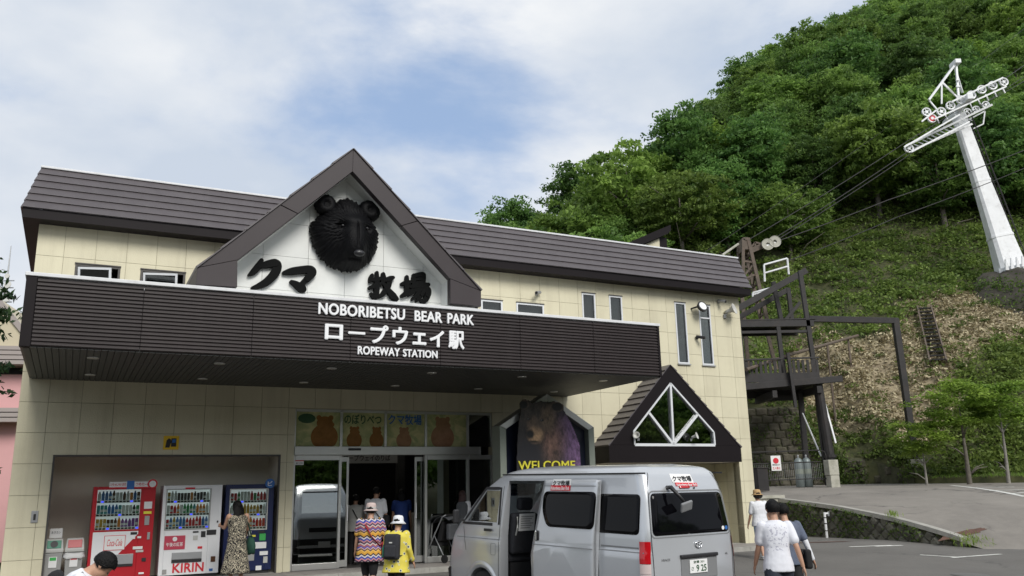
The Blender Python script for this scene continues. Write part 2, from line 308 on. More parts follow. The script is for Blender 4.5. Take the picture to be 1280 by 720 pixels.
def tunic_mat():
    m, t, b = new_mat('zigzag_patterned_tunic'); n = t.nodes.new; l = t.links.new
    tcn = n('ShaderNodeTexCoord'); sp = n('ShaderNodeSeparateXYZ'); l(tcn.outputs['Object'], sp.inputs[0])
    def mt(op, a, bb):
        q = n('ShaderNodeMath'); q.operation = op
        for i, z in enumerate((a, bb)):
            if isinstance(z, (int, float)): q.inputs[i].default_value = z
            else: l(z, q.inputs[i])
        return q.outputs[0]
    xx = mt('ADD', sp.outputs[0], mt('MULTIPLY', sp.outputs[1], 0.6))
    zz = mt('ADD', sp.outputs[2], mt('MULTIPLY', mt('PINGPONG', mt('MULTIPLY', xx, 9.0), 0.5), 0.075))
    fr = mt('FRACT', mt('MULTIPLY', zz, 3.1), 0.0)
    rp = n('ShaderNodeValToRGB'); rp.color_ramp.interpolation = 'CONSTANT'; e = rp.color_ramp.elements
    cols = [(0.0, (0.28, 0.08, 0.09)), (0.10, (0.50, 0.42, 0.40)), (0.17, (0.05, 0.03, 0.06)), (0.26, (0.45, 0.20, 0.22)), (0.34, (0.03, 0.06, 0.30)), (0.44, (0.55, 0.50, 0.48)), (0.52, (0.02, 0.02, 0.03)), (0.60, (0.62, 0.32, 0.04)), (0.72, (0.70, 0.42, 0.10)), (0.80, (0.05, 0.03, 0.03)), (0.86, (0.48, 0.30, 0.28)), (0.93, (0.04, 0.07, 0.32))]
    e[0].position = 0; e[0].color = (*cols[0][1], 1); e[1].position = cols[1][0]; e[1].color = (*cols[1][1], 1)
    for p_, c in cols[2:]:
        q = e.new(p_); q.color = (*c, 1)
    l(fr, rp.inputs[0]); l(rp.outputs[0], b.inputs['Base Color']); b.inputs['Roughness'].default_value = 0.85
    return m
def yellow_mat():
    m, t, b = new_mat('yellow_floral_jacket'); n = t.nodes.new; l = t.links.new
    tcn = n('ShaderNodeTexCoord'); v = n('ShaderNodeTexVoronoi'); v.inputs['Scale'].default_value = 11; l(tcn.outputs['Object'], v.inputs['Vector'])
    rp = n('ShaderNodeValToRGB'); rp.color_ramp.interpolation = 'CONSTANT'; e = rp.color_ramp.elements
    e[0].color = (0.05, 0.06, 0.05, 1); e[1].position = 0.2; e[1].color = (0.62, 0.62, 0.48, 1); q = e.new(0.32); q.color = (0.66, 0.56, 0.08, 1)
    l(v.outputs['Distance'], rp.inputs[0]); l(rp.outputs[0], b.inputs['Base Color']); b.inputs['Roughness'].default_value = 0.8
    return m
M['c_dress'] = dress_mat(); M['c_tunic'] = tunic_mat(); M['c_yellow'] = yellow_mat()
def tshirt_mat():
    m, t, b = new_mat('white_tshirt_with_faded_print'); n = t.nodes.new; l = t.links.new
    tcn = n('ShaderNodeTexCoord'); sp = n('ShaderNodeSeparateXYZ'); l(tcn.outputs['Object'], sp.inputs[0])
    x = n('ShaderNodeTexNoise'); x.inputs['Scale'].default_value = 34; x.inputs['Detail'].default_value = 2; l(tcn.outputs['Object'], x.inputs['Vector'])
    th = n('ShaderNodeMapRange'); th.inputs[1].default_value = 0.55; th.inputs[2].default_value = 0.6; th.inputs[4].default_value = 0.55; l(x.outputs['Fac'], th.inputs[0])
    def band(src, c, hw):
        a = n('ShaderNodeMath'); a.operation = 'COMPARE'; l(src, a.inputs[0]); a.inputs[1].default_value = c; a.inputs[2].default_value = hw; return a.outputs[0]
    def mul(a, c):
        q = n('ShaderNodeMath'); q.operation = 'MULTIPLY'; l(a, q.inputs[0]); l(c, q.inputs[1]); return q.outputs[0]
    msk = mul(mul(band(sp.outputs[0], 0.0, 0.13), band(sp.outputs[2], 1.22, 0.16)), th.outputs[0])
    lt = n('ShaderNodeMath'); lt.operation = 'LESS_THAN'; l(sp.outputs[1], lt.inputs[0]); lt.inputs[1].default_value = -0.02
    msk = mul(msk, lt.outputs[0])
    mm = n('ShaderNodeMix'); mm.data_type = 'RGBA'; l(msk, mm.inputs['Factor']); mm.inputs[6].default_value = (0.70, 0.71, 0.76, 1); mm.inputs[7].default_value = (0.20, 0.20, 0.30, 1)
    l(mm.outputs[2], b.inputs['Base Color']); b.inputs['Roughness'].default_value = 0.85
    return m
M['c_tee'] = tshirt_mat()
# ------------------------------------------------------------------ mesh helpers
class MB:
    def __init__(s): s.v = []; s.f = []; s.m = []
    def add(s, vs, fs, mi=0):
        o = len(s.v); s.v += [tuple(q) for q in vs]; s.f += [tuple(i+o for i in f) for f in fs]; s.m += [mi]*len(fs); return s
    def box(s, x0, x1, y0, y1, z0, z1, mi=0, T=None):
        vs = [Vector(q) for q in ((x0,y0,z0),(x1,y0,z0),(x1,y1,z0),(x0,y1,z0),(x0,y0,z1),(x1,y0,z1),(x1,y1,z1),(x0,y1,z1))]
        if T: vs = [T @ q for q in vs]
        return s.add(vs, [(0,3,2,1),(4,5,6,7),(0,1,5,4),(1,2,6,5),(2,3,7,6),(3,0,4,7)], mi)
    def prism(s, poly, a, b, axis='y', mi=0, T=None):
        """poly of 2-D points; extruded from a to b along axis (y: poly is x,z; z: x,y; x: y,z)"""
        def P(p, t): return Vector((p[0], t, p[1])) if axis == 'y' else (Vector((p[0], p[1], t)) if axis == 'z' else Vector((t, p[0], p[1])))
        n = len(poly); vs = [P(p, a) for p in poly]+[P(p, b) for p in poly]
        if T: vs = [T @ q for q in vs]
        return s.add(vs, [tuple(range(n-1, -1, -1)), tuple(range(n, 2*n))]+[(i, (i+1) % n, n+(i+1) % n, n+i) for i in range(n)], mi)
    def tube(s, pts, rad, n=8, mi=0, cap=True, flat=1.0, upv=None):
        pts = [Vector(p) for p in pts]; k = len(pts)
        if not hasattr(rad, '__len__'): rad = [rad]*k
        t0 = (pts[1]-pts[0]).normalized(); ref = Vector(upv) if upv else (Vector((0, 0, 1)) if abs(t0.z) < 0.9 else Vector((0, 1, 0)))
        vs = []
        for i in range(k):
            t = (pts[min(i+1, k-1)]-pts[max(i-1, 0)]).normalized()
            a = t.cross(ref).normalized(); b = a.cross(t)
            for j in range(n):
                q = 2*math.pi*(j+0.5)/n; vs.append(pts[i]+a*(math.cos(q)*rad[i])+b*(math.sin(q)*rad[i]*flat))
        fs = [(i*n+j, i*n+(j+1) % n, (i+1)*n+(j+1) % n, (i+1)*n+j) for i in range(k-1) for j in range(n)]
        if cap: fs += [tuple(range(n-1, -1, -1)), tuple(range((k-1)*n, k*n))]
        return s.add(vs, fs, mi)
    def bar(s, p0, p1, w, h=None, mi=0, upv=None):
        """square bar between two points, w wide and h high"""
        h = w if h is None else h; p0 = Vector(p0); p1 = Vector(p1); t = (p1-p0).normalized()
        ref = Vector(upv) if upv else (Vector((0, 0, 1)) if abs(t.z) < 0.95 else Vector((0, 1, 0)))
        a = t.cross(ref).normalized()*(w/2); b = a.normalized().cross(t)*(h/2)
        vs = [p+a*sx+b*sy for p in (p0, p1) for sx, sy in ((-1,-1),(1,-1),(1,1),(-1,1))]
        return s.add(vs, [(0,3,2,1),(4,5,6,7),(0,1,5,4),(1,2,6,5),(2,3,7,6),(3,0,4,7)], mi)
    def loft(s, rings, mi=0, cap=True):
        n = len(rings[0]); o = []
        for r in rings: o += [tuple(q) for q in r]
        fs = [(i*n+j, i*n+(j+1) % n, (i+1)*n+(j+1) % n, (i+1)*n+j) for i in range(len(rings)-1) for j in range(n)]
        if cap: fs += [tuple(range(n-1, -1, -1)), tuple(range((len(rings)-1)*n, len(rings)*n))]
        return s.add(o, fs, mi)
    def ellip(s, c, r, nu=14, nv=9, mi=0, T=None):
        c = Vector(c); vs = []; fs = []
        for i in range(nv+1):
            th = math.pi*i/nv
            for j in range(nu):
                ph = 2*math.pi*j/nu
                q = Vector((r[0]*math.sin(th)*math.cos(ph), r[1]*math.sin(th)*math.sin(ph), -r[2]*math.cos(th)))
                vs.append((c+(T @ q if T else q)))
        for i in range(nv):
            for j in range(nu):
                a, b, c_, d = i*nu+j, i*nu+(j+1) % nu, (i+1)*nu+(j+1) % nu, (i+1)*nu+j
                if i == 0: fs.append((a, c_, d))
                elif i == nv-1: fs.append((a, b, d))
                else: fs.append((a, b, c_, d))
        return s.add(vs, fs, mi)
    def lathe(s, prof, c=(0, 0, 0), n=16, mi=0, T=None, cap=True):
        rings = []
        for r, z in prof:
            ring = []
            for j in range(n):
                q = Vector((r*math.cos(2*math.pi*j/n), r*math.sin(2*math.pi*j/n), z))
                if T: q = T @ q
                ring.append(Vector(c)+q)
            rings.append(ring)
        return s.loft(rings, mi, cap)
    def mesh(s, name, mats, smooth=False, recalc=True):
        me = bpy.data.meshes.new(name); me.from_pydata(s.v, [], s.f)
        mats = mats if isinstance(mats, (list, tuple)) else [mats]
        for q in mats: me.materials.append(M[q] if isinstance(q, str) else q)
        if max(s.m, default=0) > 0: me.polygons.foreach_set('material_index', s.m)
        if recalc:
            b = bmesh.new(); b.from_mesh(me); bmesh.ops.recalc_face_normals(b, faces=b.faces); b.to_mesh(me); b.free()
        if smooth: me.polygons.foreach_set('use_smooth', [True]*len(me.polygons))
        me.update(); return me
    def build(s, name, mats, parent=None, smooth=False, bevel=0, seg=2, recalc=True, remesh=0, auto=None):
        me = s.mesh(name, mats, smooth, recalc)
        o = ob(name, me, parent)
        if remesh:
            q = o.modifiers.new('remesh', 'REMESH'); q.mode = 'VOXEL'; q.voxel_size = remesh; q.use_smooth_shade = True
            q = o.modifiers.new('smooth', 'SMOOTH'); q.factor = 0.5; q.iterations = 3
        if bevel:
            q = o.modifiers.new('bevel', 'BEVEL'); q.width = bevel; q.segments = seg; q.limit_method = 'ANGLE'; q.angle_limit = R(40)
        return o
def ob(name, me, parent=None, loc_=None, rz=0):
    o = bpy.data.objects.new(name, me); COL.objects.link(o)
    if parent: o.parent = parent
    if loc_ is not None: o.location = loc_
    if rz: o.rotation_euler.z = rz
    return o
def tag(o, label=None, cat=None, group=None, kind=None):
    if label: o['label'] = label
    if cat: o['category'] = cat
    if group: o['group'] = group
    if kind: o['kind'] = kind
    return o
def thing(name, label, cat, loc_=(0, 0, 0), rz=0, group=None):
    o = ob(name, None, None, loc_, rz); o.empty_display_size = 0.2
    return tag(o, label, cat, group)
def copy_tree(o, parent=None):
    c = o.copy(); COL.objects.link(c); c.parent = parent
    for ch in o.children: copy_tree(ch, c)
    return c
def freeze(o):
    """bake modifiers or a text curve into a plain mesh"""
    dg = bpy.context.evaluated_depsgraph_get()
    me = bpy.data.meshes.new_from_object(o.evaluated_get(dg)); return me
def text_mesh(body, bold=0.0, ext=0.02, shear=0.0, spacing=1.0):
    cu = bpy.data.curves.new('lettering', 'FONT'); cu.body = body; cu.size = 1.0; cu.offset = bold; cu.extrude = ext; cu.shear = shear; cu.space_character = spacing; cu.resolution_u = 4
    o = bpy.data.objects.new('lettering', cu); COL.objects.link(o)
    me = freeze(o); bpy.data.objects.remove(o); bpy.data.curves.remove(cu)
    return me
def fit_text(me, x0, x1, z0, z1, yfront, depth):
    """stretch flat lettering into the box x0..x1, z0..z1, standing upright, face at y = yfront looking to -y"""
    n = len(me.vertices); co = np.empty(n*3); me.vertices.foreach_get('co', co); co = co.reshape(-1, 3)
    mn, mxx = co.min(0), co.max(0)
    x = x0+(co[:, 0]-mn[0])/max(mxx[0]-mn[0], 1e-6)*(x1-x0); z = z0+(co[:, 1]-mn[1])/max(mxx[1]-mn[1], 1e-6)*(z1-z0)
    y = yfront+depth*(1-(co[:, 2]-mn[2])/max(mxx[2]-mn[2], 1e-6))
    me.vertices.foreach_set('co', np.stack([x, y, z], 1).ravel()); me.update()
    return me
def fatten(me, r, n=10):
    """thicken strokes: the glyph repeated round a small circle, each copy a hair deeper than the last"""
    if r <= 0: return me
    k = len(me.vertices); co = np.empty(k*3); me.vertices.foreach_get('co', co); co = co.reshape(-1, 3); fs0 = [tuple(p.vertices) for p in me.polygons]
    V = []; Fc = []
    for i in range(n+1):
        a = 2*math.pi*i/n; d = np.array([r*math.cos(a), r*math.sin(a), -0.0006*i]) if i < n else np.array([0, 0, 0.0006])
        Fc += [tuple(q+len(V)*k for q in f) for f in fs0]; V.append(co+d)
    m2 = bpy.data.meshes.new(me.name); m2.from_pydata(np.vstack(V).tolist(), [], Fc); m2.update(); return m2
def letter(name, body, x0, x1, z0, z1, yfront, depth, mat, parent, bold=0.0, shear=0.0):
    me = fit_text(fatten(text_mesh(body, 0.0, 0.02, shear), bold), x0, x1, z0, z1, yfront, depth); me.materials.clear(); me.materials.append(M[mat])
    return ob(name, me, parent)
def letter_line(name, body, x0, x1, z0, z1, yfront, depth, mat, parent, bold=0.0):
    """a line of capitals, every character an object of its own"""
    me = fit_text(fatten(text_mesh(body, 0.0, 0.02, 0.0, 1.0+bold*1.6), bold), x0, x1, z0, z1, yfront, depth); me.materials.clear(); me.materials.append(M[mat])
    b = bmesh.new(); b.from_mesh(me); b.verts.ensure_lookup_table(); seen = set(); isl = []
    for v in b.verts:
        if v.index in seen: continue
        st = [v]; seen.add(v.index); cur = []
        while st:
            q = st.pop(); cur.append(q)
            for e in q.link_edges:
                r_ = e.other_vert(q)
                if r_.index not in seen: seen.add(r_.index); st.append(r_)
        isl.append(cur)
    # front, back and sides of a glyph may be separate shells: merge what overlaps along x
    spans = []
    for c in isl:
        a, z = min(v.co.x for v in c), max(v.co.x for v in c); spans.append([a, z, set(v.index for v in c)])
    spans.sort(key=lambda q: q[0]); groups = []
    for a, z, ids in spans:
        if groups and a < groups[-1][1]-0.004: groups[-1][1] = max(groups[-1][1], z); groups[-1][2] |= ids
        else: groups.append([a, z, set(ids)])
    outl = []
    for a, z, ids in groups:
        vs = sorted(ids); mp_ = {i: k for k, i in enumerate(vs)}
        m2 = bpy.data.meshes.new(name); m2.from_pydata([tuple(b.verts[i].co) for i in vs], [], [tuple(mp_[v.index] for v in f.verts) for f in b.faces if f.verts[0].index in ids])
        m2.materials.append(M[mat]); outl.append(ob(name, m2, parent))
    b.free(); return outl
def quads(name, P, Q, S, mats, parent=None, tint=None, fold=0.0):
    """fast mesh of many leaf quads: centres P, half axes Q and S"""
    n = len(P); V = np.empty((n, 4, 3)); V[:, 0] = P-Q; V[:, 1] = P+S*0.8; V[:, 2] = P+Q; V[:, 3] = P-S*0.8
    me = bpy.data.meshes.new(name); me.vertices.add(n*4); me.vertices.foreach_set('co', V.ravel())
    me.loops.add(n*4); me.loops.foreach_set('vertex_index', np.arange(n*4)); me.polygons.add(n)
    me.polygons.foreach_set('loop_start', np.arange(n)*4); me.polygons.foreach_set('loop_total', np.full(n, 4))
    if tint is not None:
        a = me.attributes.new('tint', 'FLOAT', 'FACE'); a.data.foreach_set('value', tint)
    for q in (mats if isinstance(mats, (list, tuple)) else [mats]): me.materials.append(M[q])
    me.update(calc_edges=True); me.validate()
    return me
def rand_unit(n):
    v = RNG.normal(size=(n, 3)); return v/np.linalg.norm(v, axis=1, keepdims=True)
def leaf_axes(n, size, upbias=0.9, aspect=0.6):
    nrm = rand_unit(n); nrm[:, 2] += upbias; nrm /= np.linalg.norm(nrm, axis=1, keepdims=True)
    a = np.cross(nrm, rand_unit(n)); a /= np.linalg.norm(a, axis=1, keepdims=True)+1e-9; b = np.cross(nrm, a)
    s = size*RNG.uniform(0.65, 1.25, (n, 1)); return a*s, b*s*aspect
# ------------------------------------------------------------------ ground, lot, ramp, hill
def grid_mesh(name, xs, ys, fz, mat, frame=None, keep=None, smooth=True):
    vs = []; idx = {}; fs = []
    for i, a in enumerate(xs):
        for j, b in enumerate(ys):
            p = frame(a, b) if frame else Vector((a, b, 0)); vs.append((p.x, p.y, fz(a, b)))
    ny = len(ys)
    for i in range(len(xs)-1):
        for j in range(ny-1):
            if keep and not keep((xs[i]+xs[i+1])/2, (ys[j]+ys[j+1])/2): continue
            fs.append((i*ny+j, (i+1)*ny+j, (i+1)*ny+j+1, i*ny+j+1))
    me = bpy.data.meshes.new(name); me.from_pydata(vs, [], fs); me.materials.append(M[mat]); me.update()
    if smooth: me.polygons.foreach_set('use_smooth', [True]*len(me.polygons))
    return me
mb = MB(); mb.add([(-2500, -2500, -0.9), (2500, -2500, -0.9), (2500, 2500, -0.9), (-2500, 2500, -0.9)], [(0, 1, 2, 3)])
M['earth'] = pm('grassy_earth', (0.075, 0.085, 0.035), 0.95, var=0.3, vscale=0.3, dirt=((0.12, 0.10, 0.06), 0.5, 0.15))
tag(mb.build('ground', 'earth'), kind='structure')
fr2 = lambda a, b: W(a, b)
def rough_lot(s, d): return lot_z(d) + 0.012*math.sin(s*0.9+d*0.3)*math.sin(d*0.7)*(1 if d < -2 else 0)
lot = ob('parking_lot', grid_mesh('parking_lot', list(np.arange(-60, 17.8, 1.0))+[17.8]+list(np.arange(18.8, 70, 2.0)), list(np.arange(-60, -16, 4.0))+list(np.arange(-16, 4.6, 0.75)), rough_lot, 'asphalt', fr2))
tag(lot, kind='structure')
def rz2(s, d):
    lin = 0.14*(s-17.0)+0.17*(d+3.07)
    return max(road_z(s, d), lot_z(d)) + (0.012 if lin > 0.06 else max(-0.06, 0.012-(0.06-lin)*0.5))
keepr = lambda s, d: (s > 17.75 and 0.14*(s-17)+0.17*(d+3.07) > -0.1) or (d > 3.75 and s > 13.2)
sx = [13.2, 14, 15, 16, 17, 17.75]+list(np.arange(18.25, 30, 0.5))+list(np.arange(30, 70, 2.0))
dx = list(np.arange(-10, 3.7, 0.5))+[3.75]+list(np.arange(4.25, 12, 0.5))+list(np.arange(12, 24, 1.5))
road = ob('ramp_road', grid_mesh('ramp_road', sx, dx, rz2, 'asphalt2', fr2, keep=keepr)); tag(road, kind='structure')
def on_surface(px, py, fz):
    d = fw + rt*((px-640)/FPX) - up*((py-360)/FPX); t = 3.0
    for _ in range(4000):
        p = Vector((0, 0, CAM_H))+d*t
        if p.z <= fz(*loc(p.x, p.y)): return p
        t += 0.02
    return p
def paint_strip(pts, wd, fz, label=None):
    mb = MB(); pts = [Vector(p) for p in pts]; k = 14
    for a, b in zip(pts[:-1], pts[1:]):
        t = (b-a); t.z = 0; t.normalize(); nn = Vector((-t.y, t.x, 0))*(wd/2)
        row = []
        for i in range(k+1):
            c = a.lerp(b, i/k)
            for q in (c-nn, c+nn):
                row.append((q.x, q.y, fz(*loc(q.x, q.y))+0.009))
        mb.add(row, [(2*i, 2*i+1, 2*i+3, 2*i+2) for i in range(k)])
    o = mb.build('road_marking', 'paint', recalc=False); tag(o, kind='structure'); return o
rzf = lambda s, d: rz2(s, d)
for pts in ([(1189, 607), (1281, 621)], [(1220, 609.5), (1268, 609)], [(1237, 613.5), (1281, 612.5)], [(1262, 617.5), (1281, 616)]):
    paint_strip([on_surface(*q, rzf) for q in pts], 0.14 if pts[0][0] > 1190 else 0.18, rzf)
for pts in ([(1062, 684), (1128, 682)], [(1150, 694), (1198, 697)], [(1190, 697.5), (1251, 693)]):
    paint_strip([on_surface(*q, rough_lot) for q in pts], 0.12, rough_lot)
# rusty drain covers and stains on the lot
def patch(name, px, py, rx, ry, mat, fz, rot=0.0, n=24, jag=0.0):
    c = on_surface(px, py, fz); mb = MB(); vs = [(c.x, c.y, fz(*loc(c.x, c.y))+0.010)]
    for i in range(n):
        a = 2*math.pi*i/n; r_ = 1+jag*random.uniform(-1, 1); x = math.cos(a)*rx*r_; y = math.sin(a)*ry*r_
        X = c.x+x*math.cos(rot)-y*math.sin(rot); Y = c.y+x*math.sin(rot)+y*math.cos(rot); vs.append((X, Y, fz(*loc(X, Y))+0.010))
    mb.add(vs, [(0, i+1, (i+1) % n+1) for i in range(n)]); return mb.build(name, mat, recalc=False)
M['rustpatch'] = pm('rusty_soil_stain', (0.105, 0.055, 0.04), 0.95, var=0.4, vscale=6, bump=0.6)
M['iron'] = pm('cast_iron', (0.16, 0.155, 0.15), 0.7, 0.3, var=0.2, vscale=9, bump=0.4, bscale=60)
tag(patch('soil_patch', 1203, 668, 0.9, 0.16, 'rustpatch', rzf, 0.35, jag=0.15), kind='structure')
tag(patch('soil_patch', 1028, 678, 0.9, 0.14, 'rustpatch', rough_lot, 0.1, jag=0.15), kind='structure')
tag(patch('manhole_cover', 1213, 719, 0.36, 0.36, 'iron', rough_lot), 'round grey iron manhole cover set in the asphalt', 'manhole')
# pavement along the front of the station
pav = tag(ob('pavement', None, None, ORG, YAW), kind='structure')
mb = MB(); mb.box(-8, 13.6, -1.10, 0.0, -0.45, -0.035); mb.build('pavement_bed', 'kerb', pav)
mb = MB(); mb.box(-0.197, 0.197, -0.163, 0.163, -0.034, 0.0); pme = mb.mesh('slab', 'paver')
for i in range(54):
    for j in range(3):
        s_ = -8+0.2+i*0.40; ob('slab', pme, pav, (s_, -0.93+j*0.332+0.002, 0.001*random.uniform(-1, 1)))
mb = MB(); mb.box(-0.497, 0.497, -0.06, 0.06, -0.45, 0.004); kme = mb.mesh('kerb_stone', 'kerb')
for i in range(21): ob('kerb_stone', kme, pav, (-7.5+i*1.0, -1.165, 0))
# ---- hillside
Xs = list(np.arange(-70, 8, 2.0))+list(np.arange(8, 42, 0.7))+list(np.arange(42, 120, 2.0)); DD = list(np.arange(0, 30, 0.6))+list(np.arange(30, 150, 2.5))
XX, DDm = np.meshgrid(Xs, DD, indexing='ij'); YY = hill_base(XX)+DDm; ZZ = hill_z(XX, YY)
ZZ += (RNG.random(ZZ.shape)-0.5)*0.22*np.clip(DDm/3, 0, 1)
nx, nd = XX.shape
vs = np.stack([XX, YY, ZZ], -1).reshape(-1, 3)
sk = np.stack([XX[:, 0], YY[:, 0]-0.02, np.full(nx, -1.0)], -1)
fs = [(i*nd+j, (i+1)*nd+j, (i+1)*nd+j+1, i*nd+j+1) for i in range(nx-1) for j in range(nd-1)]
o0 = len(vs); fs += [(o0+i, o0+i+1, (i+1)*nd, i*nd) for i in range(nx-1)]
me = bpy.data.meshes.new('hillside'); me.from_pydata(np.vstack([vs, sk]).tolist(), [], fs)
def mulch_lo(x): return np.interp(x, [12, 15, 17, 20, 24, 30, 40], [1, 1, 1.5, 5, 9.5, 10.5, 11])
def mulch_hi(x): return np.interp(x, [12, 14, 17, 20, 24, 30, 40], [1, 6, 9.2, 11.5, 14, 16.5, 18])
def mulch_mask(x, dd): return np.clip(np.minimum(dd-mulch_lo(x), mulch_hi(x)-dd)/1.0+0.5+0.8*_wob(x*2.1, dd*2.1), 0, 1)*(x > 12)
mask = np.concatenate([mulch_mask(XX, DDm).ravel(), np.zeros(nx)])
a = me.attributes.new('mulch', 'FLOAT', 'POINT'); a.data.foreach_set('value', mask.astype(np.float32))
m, t, b = new_mat('hillside_soil'); n_ = t.nodes.new; l_ = t.links.new
at_ = n_('ShaderNodeAttribute'); at_.attribute_name = 'mulch'; gq = n_('ShaderNodeNewGeometry')
nz = n_('ShaderNodeTexNoise'); nz.inputs['Scale'].default_value = 2.2; nz.inputs['Detail'].default_value = 8; nz.inputs['Roughness'].default_value = 0.7; l_(gq.outputs['Position'], nz.inputs['Vector'])
ra = n_('ShaderNodeValToRGB'); ra.color_ramp.elements[0].position = 0.3; ra.color_ramp.elements[0].color = (0.022, 0.030, 0.010, 1); ra.color_ramp.elements[1].position = 0.72; ra.color_ramp.elements[1].color = (0.085, 0.085, 0.032, 1); l_(nz.outputs['Fac'], ra.inputs[0])
rb = n_('ShaderNodeValToRGB'); rb.color_ramp.elements[0].position = 0.32; rb.color_ramp.elements[0].color = (0.11, 0.082, 0.052, 1); rb.color_ramp.elements[1].position = 0.7; rb.color_ramp.elements[1].color = (0.38, 0.32, 0.205, 1); l_(nz.outputs['Fac'], rb.inputs[0])
mm = n_('ShaderNodeMix'); mm.data_type = 'RGBA'; l_(at_.outputs['Fac'], mm.inputs['Factor']); l_(ra.outputs[0], mm.inputs[6]); l_(rb.outputs[0], mm.inputs[7]); l_(mm.outputs[2], b.inputs['Base Color']); b.inputs['Roughness'].default_value = 0.95
me.materials.append(m); me.polygons.foreach_set('use_smooth', [True]*len(me.polygons)); me.update()
tag(ob('hillside', me), kind='structure')
# ------------------------------------------------------------------ the ropeway station (local frame: x along the front, y into the building, z up)
ST = thing('ropeway_station', 'long cream two storey station building with brown mansard roof, white gable and deep canopy', 'building', ORG, YAW)
def sub_rects(rects, hole):
    outr = []
    for (a, b, c, d) in rects:
        x0, x1, z0, z1 = hole; ix0, ix1, iz0, iz1 = max(a, x0), min(b, x1), max(c, z0), min(d, z1)
        if ix0 >= ix1 or iz0 >= iz1: outr.append((a, b, c, d)); continue
        if c < iz0: outr.append((a, b, c, iz0))
        if iz1 < d: outr.append((a, b, iz1, d))
        if a < ix0: outr.append((a, ix0, iz0, iz1))
        if ix1 < b: outr.append((ix1, b, iz0, iz1))
    return outr
SL, SR, WT = -5.07, 13.45, 7.10
ALC = (-4.39, 0.0, -0.3, 2.45); SHOP = (0.29, 5.15, -0.3, 3.46); REC = (8.45, 12.95, -0.3, 2.22)
WIN = [(-4.34, -3.49, 5.72, 6.33), (-3.10, -2.20, 5.72, 6.33), (4.88, 5.49, 5.72, 6.33), (5.89, 6.71, 5.72, 6.33), (7.90, 8.33, 5.50, 6.76), (8.78, 9.21, 5.50, 6.76), (11.02, 11.42, 4.97, 6.75), (11.89, 12.32, 4.97, 6.75)]
HOLES = [ALC, SHOP, REC]+WIN
rects = [(SL, SR, -0.3, WT)]
for h_ in HOLES: rects = sub_rects(rects, h_)
mb = MB()
for a, b, c, d in rects: mb.box(a, b, 0.026, 0.26, c, d)
wall = mb.build('wall', 'backing', ST)
zse = [-0.02, 0.5]+[0.5+0.5945*k for k in range(1, 11)]+[WT]
sse = [SL]+[-4.57+0.588*k for k in range(0, 31)]+[SR]
G = 0.0035; full = {}; hid = MB()
for i in range(len(sse)-1):
    for j in range(len(zse)-1):
        a, b, c, d = sse[i]+G, sse[i+1]-G, zse[j]+G, zse[j+1]-G
        rs = [(a, b, c, d)]
        for h_ in HOLES: rs = sub_rects(rs, (h_[0]-0.002, h_[1]+0.002, h_[2], h_[3]+0.002))
        rs = [q for q in rs if q[1]-q[0] > 0.01 and q[3]-q[2] > 0.01]
        if not rs: continue
        if b < 7.2 and 3.95 < (c+d)/2 < 5.6:
            for q in rs: hid.box(q[0], q[1], 0.0, 0.025, q[2], q[3])
            continue
        if len(rs) == 1 and rs[0] == (a, b, c, d):
            key = (round(b-a, 3), round(d-c, 3))
            if key not in full:
                q = MB(); q.box(-(b-a)/2, (b-a)/2, 0, 0.025, -(d-c)/2, (d-c)/2); full[key] = q.mesh('wall_panel', 'panel')
            ob('wall_panel', full[key], wall, ((a+b)/2, random.uniform(-0.001, 0.001), (c+d)/2))
        else:
            q = MB()
            for r_ in rs: q.box(r_[0], r_[1], 0, 0.025, r_[2], r_[3])
            q.build('wall_panel', 'panel', wall)
tag(hid.build('wall_panel_field', 'panel', wall), kind='stuff')
# side and back walls, inner floor slab
mb = MB(); mb.box(SL+0.003, SL+0.26, 0.262, 9.0, -0.3, WT); mb.box(SR-0.26, SR-0.003, 0.262, 9.0, -0.3, WT); mb.box(SL+0.262, SR-0.262, 8.8, 9.0, -0.3, WT); mb.build('side_wall', 'side', ST)
# ---- vending recess
mb = MB(); mb.box(ALC[0]-0.05, ALC[1]+0.05, 1.25, 1.33, -0.3, 2.5); mb.box(ALC[0]-0.08, ALC[0], 0.262, 1.25, -0.3, 2.5); mb.box(ALC[1], ALC[1]+0.08, 0.262, 1.25, -0.3, 2.5); mb.box(ALC[0], ALC[1], 0.262, 1.25, 2.452, 2.52)
mb.build('recess_lining', 'alcove', ST)
mb = MB(); mb.box(ALC[0]+0.002, ALC[1]-0.002, 0.002, 1.248, -0.3, -0.004); mb.build('recess_floor', 'kerb', ST)
mb = MB(); mb.box(ALC[0], ALC[0]+0.035, -0.012, 0.05, 0, 2.45); mb.box(ALC[1]-0.035, ALC[1], -0.012, 0.05, 0, 2.45); mb.box(ALC[0]+0.036, ALC[1]-0.036, -0.012, 0.05, 2.415, 2.45); mb.build('recess_trim', 'bronze', ST)
